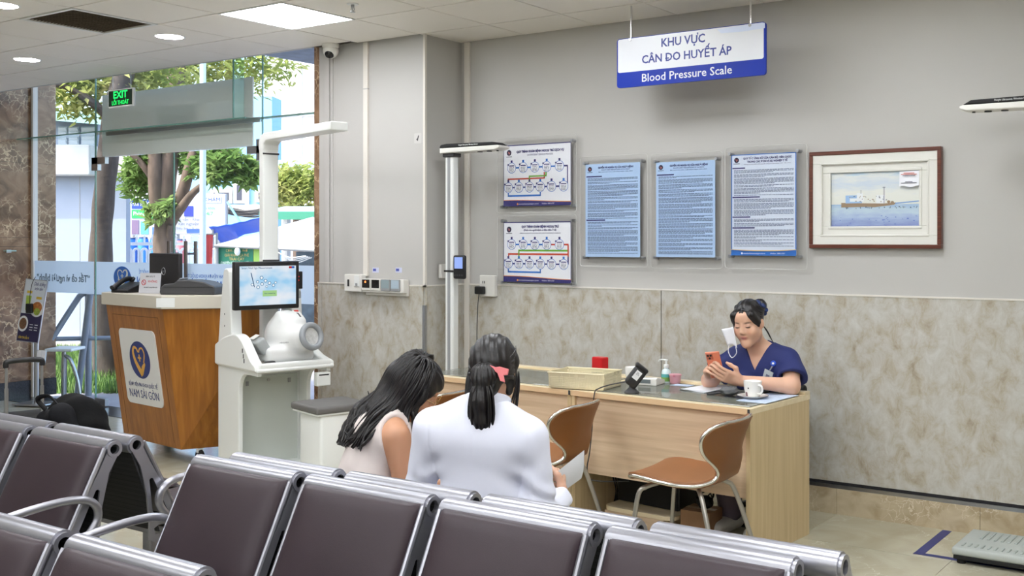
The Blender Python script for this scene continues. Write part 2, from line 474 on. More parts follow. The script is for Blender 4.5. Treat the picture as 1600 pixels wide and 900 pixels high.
def _dado(nt, N, L, b):
    tc = N.new('ShaderNodeTexCoord'); mp = N.new('ShaderNodeMapping'); mp.inputs['Scale'].default_value = (5.2, 5.2, 3.6); mp.inputs['Rotation'].default_value = (0, .35, 0)
    L.new(tc.outputs['Object'], mp.inputs[0])
    n1 = N.new('ShaderNodeTexNoise'); n1.inputs['Scale'].default_value = 2.6; n1.inputs['Detail'].default_value = 9; n1.inputs['Roughness'].default_value = .66; n1.inputs['Distortion'].default_value = .45
    L.new(mp.outputs[0], n1.inputs[0])
    r1 = _ramp(N, [(.29, (158, 146, 126)), (.41, (180, 172, 156)), (.52, (188, 185, 176)), (.66, (198, 197, 191))])
    L.new(n1.outputs[0], r1.inputs[0])
    n2 = N.new('ShaderNodeTexNoise'); n2.inputs['Scale'].default_value = 3.1; n2.inputs['Detail'].default_value = 6; n2.inputs['Distortion'].default_value = 1.6
    mp2 = N.new('ShaderNodeMapping'); mp2.inputs['Scale'].default_value = (2.6, 2.6, 1.0); mp2.inputs['Location'].default_value = (3, 7, 1)
    L.new(tc.outputs['Object'], mp2.inputs[0]); L.new(mp2.outputs[0], n2.inputs[0])
    r2 = _ramp(N, [(.485, (0, 0, 0)), (.5, (255, 255, 255)), (.515, (0, 0, 0))]); L.new(n2.outputs[0], r2.inputs[0])
    n3 = N.new('ShaderNodeTexNoise'); n3.inputs['Scale'].default_value = 2.0; L.new(tc.outputs['Object'], n3.inputs[0])
    r3 = _ramp(N, [(.5, (0, 0, 0)), (.68, (150, 150, 150))]); L.new(n3.outputs[0], r3.inputs[0])
    mm = N.new('ShaderNodeMixRGB'); mm.blend_type = 'MULTIPLY'; mm.inputs[0].default_value = 1; L.new(r2.outputs[0], mm.inputs[1]); L.new(r3.outputs[0], mm.inputs[2])
    mx = N.new('ShaderNodeMixRGB'); L.new(mm.outputs[0], mx.inputs[0]); L.new(r1.outputs[0], mx.inputs[1]); mx.inputs[2].default_value = (*lin((160, 132, 104)), 1)
    L.new(mx.outputs[0], b.inputs['Base Color']); b.inputs['Roughness'].default_value = .22
M_dado = ramp_mat('stone_look_panel', _dado)
M_glass = thin_glass('window_glass')
M_gedge = pm('green_glass_edge', (120, 168, 156), .15, spec=.6, alpha=.85)
M_acryl = thin_glass('acrylic', (.995, .995, .995), .75)
M_panel = emitter('lamp_panel_glow', (246, 250, 255), PANEL_LIGHT)
M_down = emitter('downlight_glow', (255, 248, 252), DOWN_LIGHT)

CEIL, YW, YC, XL = 3.0, 5.948, 5.56, -10.75
X0G, Y0G = -6.3267, 4.9401            # ceiling grid origin
# ================================================================ floor
fx0, fy0 = -2.26, 5.35
floor = struct('floor', MB().mm(-11.6, 4.0, -5.0, 5.95, -.12, -.003), M_cream, 'cream marble-look tiled floor')
_t = None
xs = [fx0 + .8 * i for i in range(-11, 5)]
ys = [1.35, 2.15, 2.95, 3.75, 4.55, 5.35, 5.948]
_cache = {}
for j in range(len(ys) - 1):
    for i in range(len(xs) - 1):
        x0, x1 = max(xs[i], XL), xs[i + 1]
        y0, y1 = ys[j], ys[j + 1]
        key = (round(x1 - x0, 3), round(y1 - y0, 3))
        if key not in _cache:
            o = obj('floor_tile', MB().mm(.0013, x1 - x0 - .0013, .0013, y1 - y0 - .0013, -.003, 0), M_cream, floor)
            _cache[key] = o
        else:
            o = copy_of(_cache[key], floor)
        o.location = (x0, y0, 0)
# threshold of dark granite along the glass front
struct('trim_1', MB().mm(XL, -6.2, 5.66, 6.0, 0.0, .004), M_granite, 'dark granite threshold strip along the glass front')
# ================================================================ ceiling
LAMPS = [(X0G + .6 * (1.5 + 3 * k), Y0G - .3 - 1.8 * r) for k in range(0, 5) for r in range(0, 5) if not (k > 2 and r == 0)]
ceil_o = struct('ceiling', MB().mm(-11.0, 4.0, -5.0, 5.47, CEIL + .012, 3.1).mm(-6.15, 4.0, 5.47, 5.96, CEIL + .012, 3.1), M_grid, 'suspended ceiling of square tiles')
lampcells = {(round((x - X0G) / .6 - .5), round((y - Y0G) / .6 - .5)) for x, y in LAMPS}
VENT = (-1, -2)
proto = obj('ceiling_tile', MB().mm(.0055, .5945, .0055, .5945, 0, .013), M_ceil, ceil_o, bevel=.0015, seg=1); first = True
for i in range(-8, 12):
    for j in range(-8, 1):
        if (i, j) in lampcells or (i, j) == VENT: continue
        x, y = X0G + .6 * i, Y0G + .6 * j
        if j == 0 and x < -6.2:                      # last row ends at the glass front
            o = obj('ceiling_tile', MB().mm(.004, .596, .004, .526, 0, .013), M_ceil, ceil_o); o.location = (x, y, CEIL); continue
        if first: o = proto; first = False
        else: o = copy_of(proto, ceil_o)
        o.location = (x, y, CEIL)
for i in range(2, 12):                               # cut row against the wall
    o = obj('ceiling_tile', MB().mm(.004, .596, .004, YW - Y0G - .6 - .003, 0, .013), M_ceil, ceil_o); o.location = (X0G + .6 * i, Y0G + .6, CEIL)
obj('ceiling_field', MB().mm(-11, 4, -5, Y0G - .6 * 8, CEIL, CEIL + .013).mm(X0G + 7.2, 4, Y0G - 4.8, YW, CEIL, CEIL + .013).mm(-11, X0G - 4.8, Y0G - 4.8, 5.47, CEIL, CEIL + .013), M_ceil, ceil_o)
# pocket above the glass front and an unseen slab added to keep the sun out
struct('trim_2', MB().mm(-11.0, -6.15, 5.47, 5.50, CEIL, 3.45).mm(-11.0, -6.1, 5.47, 6.1, 3.42, 3.5), M_wall, 'upstand and lid of the ceiling pocket over the glass front')
struct('roof', MB().mm(-11.2, 4.3, -5.3, 6.02, 3.52, 3.7), pm('concrete', (150, 150, 148), .8), 'unseen roof slab added over the hall to block the sun')
# ================================================================ walls
wall_back = struct('wall_back', MB().mm(-5.1, 4.0, YW, 6.12, 0, 3.5), M_wall, 'pale painted wall behind the blood pressure desk')
zt, zb = 1.257, .186
for (a, b) in ((-5.098, -3.43), (-3.43, -1.0), (-1.0, 1.44), (1.44, 3.9)):
    obj('stone_panel', MB().mm(a + .003, b - .003, YW - .014, YW, zb, zt), M_dado, wall_back)
obj('panel_joint', MB().mm(-5.1, 4, YW - .006, YW, zb, zt), M_gap, wall_back)
struct('trim_3', MB().mm(-5.1, 4, YW - .017, YW, zt, zt + .009), M_trunk, 'thin white strip along the top of the stone panels')
struct('trim_4', MB().mm(-5.1, 4, YW - .012, YW, .168, .186), M_gap, 'dark gap under the stone panels')
struct('trim_5', MB().mm(-5.1, 4, YW - .020, YW, .147, .168), M_steel, 'metal strip on top of the marble skirting')
bb = struct('baseboard_back', MB().mm(-5.1, 4, YW - .012, YW, 0, .147), M_gap, 'beige marble skirting')
for k in range(-4, 8):
    a, b = fx0 + .8 * k, fx0 + .8 * (k + 1)
    a = max(a, -5.1); b = min(b, 4)
    if b > a: obj('skirting_slab', MB().mm(a + .001, b - .001, YW - .022, YW, 0, .147), M_base, bb)
# column that juts out beside the glass front
colm = struct('wall_column', MB().mm(-6.15, -5.1, YC, 6.12, 0, 3.5), M_wall, 'pale painted column with stone panels below')
obj('stone_panel', MB().mm(-6.105, -5.104, YC - .014, YC, .0, zt), M_dado, colm)
obj('stone_panel', MB().mm(-6.15, -6.109, YC - .014, YC, .0, zt), M_dado, colm)
obj('stone_panel', MB().mm(-5.1, -5.086, YC + .004, YW - .016, .0, zt), M_dado, colm)
obj('corner_trim', MB().mm(-5.106, -5.083, YC - .017, YC + .006, .0, zt - .13), M_steel, colm)
obj('corner_trim', MB().mm(-5.104, -5.085, YC - .012, YC + .006, zt, CEIL), M_trunk, colm)
obj('panel_cap', MB().mm(-6.15, -5.082, YC - .018, YC, zt, zt + .009).mm(-5.1, -5.082, YC - .018, YW, zt, zt + .009), M_trunk, colm)
obj('plaster_strip', MB().mm(-6.085, -6.035, YC - .012, YC, zt + .01, CEIL), M_wall, colm, bevel=.004)
obj('plaster_strip', MB().mm(-6.02, -6.00, YC - .006, YC, zt + .01, CEIL), M_wall, colm, bevel=.003)
# marble jamb where the glass front meets the column
struct('trim_6', MB().mm(-6.205, -6.15, YC - .0, 6.12, 0, 3.45), M_marble, 'narrow brown marble jamb between glass and column')
# left marble wall, slab by slab
wl = struct('wall_left', MB().mm(-11.0, XL - .02, -5, 5.95, 0, 3.5).mm(-11.0, XL - .02, 5.95, 6.19, 0, 3.5), M_granite, 'brown emperador-style marble wall beside the entrance')
for z0, z1 in ((.17, .90), (.90, 1.515), (1.515, 1.605), (1.605, 2.355), (2.355, 3.45)):
    for y0, y1 in ((4.6, 5.93), (5.985, 6.19)):
        obj('marble_slab', MB().mm(XL - .02, XL, y0 + .001, y1 - .001, z0 + .0015, z1 - .0015), M_marble, wl)
for y0, y1 in ((4.6, 5.93), (5.985, 6.19)):
    obj('skirting_slab', MB().mm(XL - .02, XL + .012, y0, y1, 0, .17), M_granite, wl)
struct('wall_left_near', MB().mm(XL - .02, XL, -5, 4.6, 0, 3.05), M_wall, 'painted side wall outside the frame')
struct('wall_right', MB().mm(4.0, 4.15, -5, 6.1, 0, 3.5), M_wall, 'painted side wall outside the frame')
struct('wall_front', MB().mm(-11.0, 4.15, -5.15, -5.0, 0, 3.5), M_wall, 'painted wall behind the viewer')

# ================================================================ glass front
def pane(name, x0, x1, z0, z1, y=5.95, t=.012, parent=None, label=None):
    mb = MB().mm(x0, x1, y - t / 2, y + t / 2, z0, z1)
    if parent is None: return struct(name, mb, M_glass, label)
    return obj(name, mb, M_glass, parent)
def gedge(parent, a, b, w=.012):
    obj('glass_edge', MB().box([(a[i] + b[i]) / 2 for i in range(3)], [max(abs(a[i] - b[i]), w) for i in range(3)]), M_gedge, parent)
XA, XB, XC, XD, XE = -10.74, -9.65, -8.45, -7.265, -6.205
ZD = 2.36
w1 = pane('window_1', XA, XB - .006, .004, 3.42, label='fixed glass pane beside the marble wall')
gedge(w1, (XB - .006, 5.95, .004), (XB - .006, 5.95, 3.4))
obj('frame', MB().mm(XA, XA + .035, 5.925, 5.975, 0, 3.42), M_trunk, w1)
w2 = pane('window_2', XD + .006, XE, .004, 3.42, label='fixed glass pane beside the column')
gedge(w2, (XD + .004, 5.95, .004), (XD + .004, 5.95, 3.4), .010)
w3 = pane('window_3', XB + .004, XD - .004, ZD + .01, 3.42, label='glass transom over the entrance doors')
M_door = thin_glass('door_glass', (.92, .96, .94))
doors = []
for k, (a, b) in enumerate(((XB + .005, XC - .003), (XC + .003, XD - .005))):
    d = pane('door_%d' % (k + 1), a, b, .012, ZD, label='frameless glass entrance door ' + ('on the marble side' if k == 0 else 'on the column side'))
    gedge(d, (b if k == 0 else a, 5.95, .012), (b if k == 0 else a, 5.95, ZD), .008)
    hx = a if k == 0 else b; s = 1 if k == 0 else -1
    obj('patch_fitting', MB().mm(min(hx, hx + s * .17) - (.05 if k == 0 else 0), max(hx, hx + s * .17) + (.05 if k == 1 else 0), 5.93, 5.97, ZD - .06, ZD + .005).mm(min(hx - s * .05, hx + s * .05), max(hx - s * .05, hx + s * .05), 5.93, 5.97, ZD - .12, ZD + .06 if k else ZD + .005), M_steel, d, bevel=.003)
    obj('patch_fitting', MB().mm(min(hx, hx + s * .17), max(hx, hx + s * .17), 5.93, 5.97, .012, .08), M_steel, d, bevel=.003)
    px = ony(298 if k else 271, 400, 5.95)[0]
    hd = MB()
    for yy in (5.90, 6.00) if k else (5.905,):
        hd.tube([(px, yy, .85), (px, yy, 1.57)], .016, 12)
    for zz in (.98, 1.46): hd.tube([(px, 5.90, zz), (px, 6.0, zz)], .010, 8)
    obj('pull_handle', hd, pm('bronze_steel', (120, 112, 108), .3, metal=.9), d, smooth=True)
    doors.append(d)
# horizontal and upright glass fins
fin = struct('trim_7', MB().mm(XL + .02, XD, 5.78, 5.944, 2.575, 2.587), thin_glass('fin_glass', (.80, .92, .88)), 'horizontal glass stiffening fin over the doors')
gedge(fin, (XL + .02, 5.78, 2.581), (XD, 5.78, 2.581), .011)
obj('fin_clamp', MB().mm(XB + .2, XD, 5.925, 5.944, 2.56, 2.603), M_steel, fin)
fin2 = struct('trim_8', MB().mm(-7.50, -7.488, 5.84, 5.944, 2.60, 3.42), thin_glass('fin_glass', (.80, .92, .88)), 'upright glass stiffening fin over the doors')
gedge(fin2, (-7.494, 5.84, 2.60), (-7.494, 5.84, 3.42), .010)
struct('trim_9', MB().mm(XD, XE, 5.93, 5.97, 2.585, 2.60), M_gedge, 'green glass joint across the pane beside the column')
# white board filling the transom
board = thing('transom_board', 'plain white board behind the glass above the entrance doors', 'panel', (-8.54, 6.02, 2.36))
obj('board_face', MB().mm(-1.09, 1.09, -.02, -.005, .01, .60), pm('gloss_white_board', (242, 241, 238), .18), board, bevel=.002)
# frosted band with mirrored lettering (it reads from outside)
M_film = film_mat('frosted_film', (232, 240, 246), .12)
M_fblue = pm('film_blue', (64, 110, 190), .5, emit=(64, 110, 190), es=0)
M_fgrey = pm('film_grey_blue', (120, 138, 150), .5)
films = []
for nm, a, b in (('pane', XA + .04, XB - .02), ('door', XB + .02, XC - .01), ('door', XC + .01, XD - .01), ('pane', XD + .02, XE)):
    f = thing('frosted_band', 'frosted film band on the ' + {0: 'glass pane beside the marble wall, with a mirrored slogan', 1: 'left glass door, with the round blue heart logo', 2: 'right glass door, with the mirrored hospital name', 3: 'glass pane beside the column'}[len(films)], 'window film', ((a + b) / 2, 5.941, 1.064), 0, 'frosted bands across the glass front')
    obj('film', MB().mm(a, b, 5.9412, 5.9422, 1.064, 1.374), M_film, f, world=True)
    films.append(f)
def mtext(f, s, u, v, h, w, m, bold=0.):
    p = ony(u, v, 5.9395)
    text('lettering', s, h, m, f, plane_M(p, (1, 0, 0), (0, 0, 1)), width=w, mirror=True, world=True, bold=bold)
mtext(films[0], '“Tất cả vì người bệnh”', 98, 435, .095, .92, M_fgrey, .002)
mtext(films[2], 'BỆNH VIỆN ĐA KHOA QUỐC TẾ', 322, 432, .045, .54, M_fblue)
mtext(films[2], 'NAM SÀI GÒN', 322, 446, .10, .60, M_fblue, .002)
mtext(films[1], 'BỆNH VIỆN ĐA KHOA QUỐC TẾ', 243, 426, .045, .50, M_fblue)
mtext(films[1], 'NAM SÀI GÒN', 243, 440, .10, .56, M_fblue, .002)
def heart_logo(parent, M, rx, ry, blue, gold, flip=1, z=.0006, thick=.0006):
    """oval emblem: blue disc, open heart drawn in gold that ends in a V, cross inside"""
    def lay(name, polys, m, dz):
        mb = MB()
        for pl in polys: mb.prism([(x * rx * flip, y * ry) for x, y in pl], dz, dz + thick, lambda p, q, t: tuple(M @ Vector((p, q, t))))
        return obj(name, mb, m, parent, world=True)
    lay('emblem_disc', [[(math.cos(2 * PI * k / 40), math.sin(2 * PI * k / 40)) for k in range(40)]], blue, z)
    def stroke(pts, w):
        o = []; n = len(pts); L = []; Rr = []
        for i, (x, y) in enumerate(pts):
            a = pts[max(0, i - 1)]; b = pts[min(n - 1, i + 1)]; dx, dy = b[0] - a[0], b[1] - a[1]; l = math.hypot(dx, dy) or 1
            ww = w[i] if isinstance(w, list) else w
            L.append((x - dy / l * ww, y + dx / l * ww)); Rr.append((x + dy / l * ww, y - dx / l * ww))
        return [[L[i], L[i + 1], Rr[i + 1], Rr[i]] for i in range(n - 1)]
    left = spline([(-.08, .42, 0), (-.22, .62, 0), (-.46, .64, 0), (-.58, .36, 0), (-.46, -.05, 0), (-.2, -.42, 0), (.12, -.80, 0)], 5)
    right = spline([(-.02, .40, 0), (.12, .60, 0), (.36, .64, 0), (.52, .38, 0), (.44, .05, 0), (.36, -.12, 0)], 5)
    W1 = [.05 + .11 * (i / (len(left) - 1)) ** 1.5 for i in range(len(left))]
    polys = stroke([p[:2] for p in left], W1) + stroke([p[:2] for p in right], .045)
    polys.append([(.02, -.62), (.50, -.22), (.46, -.10), (.34, -.16), (.12, -.34)])
    polys.append([(.50, -.22), (.14, -.84), (.0, -.6)])
    lay('emblem_heart', polys, gold, z + thick * 1.2)
    lay('emblem_cross', [[(-.16, .06), (.16, .06), (.16, .16), (-.16, .16)], [(-.05, -.08), (.05, -.08), (.05, .30), (-.05, .30)]], gold, z + thick * 1.2)
p = ony(191, 433, 5.9395)
heart_logo(films[1], plane_M(p, (1, 0, 0), (0, 0, 1)), .135, .10, pm('logo_blue', (58, 116, 205), .5), pm('logo_pale', (226, 230, 226), .5), flip=-1)
# ================================================================ ceiling fittings
def lamp_label(k, r):
    return 'square lit ceiling panel near the column' if (k, r) == (0, 0) else 'square lit ceiling panel outside the picture'
n = 0
if True:
    for q, (x, y) in enumerate(LAMPS):
        t = thing('ceiling_lamp', lamp_label(0 if q == 0 else 1, 0), 'lamp', (x, y, CEIL), 0, 'square lit ceiling panels')
        if n == 0:
            fr = MB()
            for a, b, c, d in ((-.298, .298, -.298, -.286), (-.298, .298, .286, .298), (-.298, -.286, -.286, .286), (.286, .298, -.286, .286)): fr.mm(a, b, c, d, -.004, .012)
            f0 = obj('frame', fr, M_whitem, t); d0 = obj('diffuser', MB().mm(-.286, .286, -.286, .286, -.001, .006), M_panel, t)
        else:
            copy_of(f0, t); copy_of(d0, t)
        n += 1
for nm, (u, v), z in (('beside the air grille, between grille and lit panel', (265, 57), 3), ('nearest the marble wall', (42, 93), 3), ('cut by the left edge of the picture', (2, 8), 3)):
    p = onz(u, v, CEIL)
    t = thing('downlight', 'round white downlight ' + nm, 'lamp', (p[0], p[1], CEIL), 0, 'round downlights over the entrance')
    obj('rim', MB().lathe([(.075, -.001), (.100, -.004), (.105, 0), (.105, .01)], 28), M_whitem, t, smooth=True)
    obj('diffuser', MB().lathe([(.0, -.002), (.092, -.003), (.092, .006)], 28), M_down, t)
# air grille
gx, gy = X0G + .6 * VENT[0], Y0G + .6 * VENT[1]
t = thing('air_grille', 'grey square air return grille in the ceiling', 'air vent', (gx + .3, gy + .3, CEIL))
fr = MB()
for a, b, c, d in ((-.297, .297, -.297, -.272), (-.297, .297, .272, .297), (-.297, -.272, -.272, .272), (.272, .297, -.272, .272)): fr.mm(a, b, c, d, -.006, .012)
obj('frame', fr, M_whitem, t, bevel=.002)
obj('filter_mesh', MB().mm(-.272, .272, -.272, .272, .008, .012), pm('grille_mesh', (104, 92, 80), .8, var=.2, vscale=120), t)
sl = obj('slat', MB().box((0, 0, .004), (.544, .014, .002), rotm('X', .6)), pm('grille_slat', (128, 116, 102), .6), t)
sl.location = (0, -.26, 0)
for k in range(1, 24): copy_of(sl, t, (0, -.26 + k * .0226, 0))
# sprinkler
p = onz(551, 6, CEIL)
t = thing('sprinkler', 'small chrome fire sprinkler hanging from a ceiling tile', 'sprinkler', (p[0], p[1], CEIL))
obj('escutcheon', MB().lathe([(0, -.006), (.034, -.005), (.037, 0)], 24), M_whitem, t, smooth=True)
obj('body', MB().cyl((0, 0, -.004), (0, 0, -.022), .010).tube([(.010, 0, -.022), (.015, 0, -.035), (.005, 0, -.048)], .0025, 6).tube([(-.010, 0, -.022), (-.015, 0, -.035), (-.005, 0, -.048)], .0025, 6).cyl((0, 0, -.022), (0, 0, -.046), .003), M_steel, t, smooth=True)
obj('deflector', MB().cyl((0, 0, -.048), (0, 0, -.051), .016), M_steel, t)
# dome camera
t = thing('dome_camera', 'white dome security camera under the ceiling by the column', 'camera', (-5.93, 5.47, CEIL))
obj('mount', MB().lathe([(.062, 0), (.062, -.018), (.052, -.03)], 28), M_white, t, smooth=True)
dm = Matrix.Rotation(.45, 3, 'Z') @ Matrix.Rotation(-.75, 3, 'X')
obj('eyeball', MB().lathe([(.0, -.056)] + [(.056 * math.sin(a), -.056 * math.cos(a)) for a in [i * .16 for i in range(1, 16)]], 28, (0, 0, -.047), M=dm), M_white, t, smooth=True)
obj('lens', MB().lathe([(.0, -.0585), (.018, -.0575), (.029, -.0525), (.033, -.046)], 24, (0, 0, -.047), M=dm), pm('lens_black', (8, 8, 10), .1), t, smooth=True)
# exit sign on two wires
pe0 = ony(169, 142, 5.44); pe1 = ony(207, 164, 5.44)
t = thing('exit_sign', 'small green lit exit sign hanging on two wires before the doors', 'sign', ((pe0[0] + pe1[0]) / 2, 5.44, 2.66))
ex, ez = (pe0[0] + pe1[0]) / 2, (pe0[2] + pe1[2]) / 2 - 2.66
w_, h_ = .36, .155
obj('case', MB().rbox((0, .014, ez), (w_, .024, h_), .006), M_whitem, t)
obj('panel', MB().mm(-w_ / 2 + .012, w_ / 2 - .012, .0002, .003, ez - h_ / 2 + .012, ez + h_ / 2 - .012), pm('exit_dark_green', (6, 40, 22), .4), t)
M_exit = emitter('exit_green', (40, 255, 110), 1.1)
text('lettering', 'EXIT', .085, M_exit, t, plane_M((0, -.0004, ez + .026), (1, 0, 0), (0, 0, 1)), width=.2, bold=.002)
text('lettering', 'LỐI THOÁT', .05, M_exit, t, plane_M((0, -.0004, ez - .040), (1, 0, 0), (0, 0, 1)), width=.24, bold=.0004)
for s in (-.13, .13): obj('wire', MB().cyl((s, .014, ez + h_ / 2 - .002), (s, .014, CEIL - 2.66), .002, 6), M_steel, t)
# ================================================================ waiting benches
def plate2d(outlines, th, fn):
    """flat plate with holes: first outline is the edge, the others are holes; fn(p, q, t) -> point"""
    cu = bpy.data.curves.new('pl', 'CURVE'); cu.dimensions = '2D'; cu.fill_mode = 'BOTH'; cu.extrude = th / 2
    for pl in outlines:
        sp = cu.splines.new('POLY'); sp.points.add(len(pl) - 1)
        for k, (a, b) in enumerate(pl): sp.points[k].co = (a, b, 0, 1)
        sp.use_cyclic_u = True
    t = bpy.data.objects.new('tmp', cu); COL.objects.link(t)
    me = bpy.data.meshes.new_from_object(t.evaluated_get(bpy.context.evaluated_depsgraph_get()))
    bpy.data.objects.remove(t)
    mb = MB().add([fn(v.co.x, v.co.y, v.co.z) for v in me.vertices], [tuple(p.vertices) for p in me.polygons])
    bpy.data.meshes.remove(me); return mb
def cushion(w, h, t, nx=22, ny=18, crown=.35, edge=.06):
    """upholstered pad in the x-y plane, z up: domed top, tucked edge, flat back"""
    def hgt(u, v):
        a = max(0., 1 - abs(u) ** 12) ** .45; b = max(0., 1 - abs(v) ** 12) ** .45
        pucker = 1 - .10 * (max(0, abs(u) - .75) * 4) * (max(0, abs(v) - .75) * 4)
        return t * (a * b) * (.72 + .28 * (1 - u * u) * (1 - v * v)) * pucker
    def co(i, n): x = -1 + 2 * i / n; return math.copysign(1 - (1 - abs(x)) ** 1.5, x) if abs(x) > 1e-9 else 0
    mb = MB(); us = [co(i, nx) for i in range(nx + 1)]; vs = [co(j, ny) for j in range(ny + 1)]
    top = [[(u * w / 2, v * h / 2, hgt(u, v)) for u in us] for v in vs]
    mb.sheet(top); mb.quad((-w / 2, -h / 2, 0), (-w / 2, h / 2, 0), (w / 2, h / 2, 0), (w / 2, -h / 2, 0)); return mb
M_leather = pm('brown_vinyl', (54, 42, 48), .40, spec=.35, var=.10, vscale=5, bump=.12, bscale=420)
def _perf(nt, N, L, b):
    tc = N.new('ShaderNodeTexCoord'); v = N.new('ShaderNodeTexVoronoi'); v.inputs['Scale'].default_value = 130; v.inputs['Randomness'].default_value = 0
    L.new(tc.outputs['Object'], v.inputs[0]); r = _ramp(N, [(.30, (8, 8, 9)), (.40, (52, 52, 55))]); L.new(v.outputs[0], r.inputs[0]); L.new(r.outputs[0], b.inputs['Base Color'])
    b.inputs['Roughness'].default_value = .5; b.inputs['Metallic'].default_value = .3
M_perf = ramp_mat('perforated_dark_steel', _perf)
RZ, RO, RI = .768, .031, .019           # ring of the side plate
BS = Vector((-.165, -.335)).normalized()  # backrest direction (y, z) going down
SW, PITCH = .537, .59
def side_plate_mb(x):
    n = 24
    fr = (-.235, .44); rr = (-.075, .40)
    dirv = BS; nrm = Vector((-BS.y, BS.x))     # nrm points to the back/up side?
    pf = Vector((0, RZ)) + Vector((-.036, -.018)); pr_ = Vector((0, RZ)) + Vector((.030, -.026))
    out = []
    # ring arc from rear neck over the top to the front neck
    a0 = math.degrees(math.atan2(-.030, .018)); a1 = math.degrees(math.atan2(-.010, -.030)) + 360
    out += [(RO * math.cos(math.radians(a0 + (a1 - a0) * k / n)), RZ + RO * math.sin(math.radians(a0 + (a1 - a0) * k / n))) for k in range(n + 1)]
    out += [(-.066, .685), (-.115, .60), (-.180, .47), (-.215, .42), (-.30, .405), (-.30, .365), (-.10, .355), (-.055, .38), (-.060, .44), (-.048, .56), (-.020, .68)]
    hole = [(RI * math.cos(2 * PI * k / n), RZ + RI * math.sin(2 * PI * k / n)) for k in range(n)]
    slot = [(-.066, .625), (-.058, .618), (-.074, .49), (-.084, .475), (-.135, .470), (-.142, .482), (-.075, .622)]
    slot2 = [(-.10, .43), (-.08, .42), (-.085, .395), (-.15, .392), (-.16, .41), (-.14, .43)]
    return plate2d([out, hole, slot, slot2], .009, lambda p, q, t: (x + t, p, q))
def ring_mb(x, w=.016):
    n = 28; mb = MB()
    for k in range(n):
        a, b = 2 * PI * k / n, 2 * PI * (k + 1) / n
        def P(r, an, xx): return (xx, r * math.cos(an), RZ + r * math.sin(an))
        mb.quad(P(RO, a, x - w / 2), P(RO, b, x - w / 2), P(RO, b, x + w / 2), P(RO, a, x + w / 2))
        mb.quad(P(RI, b, x - w / 2), P(RI, a, x - w / 2), P(RI, a, x + w / 2), P(RI, b, x + w / 2))
        for xx in (x - w / 2, x + w / 2): mb.quad(P(RO, a, xx), P(RI, a, xx), P(RI, b, xx), P(RO, b, xx))
    return mb
_bp = {}
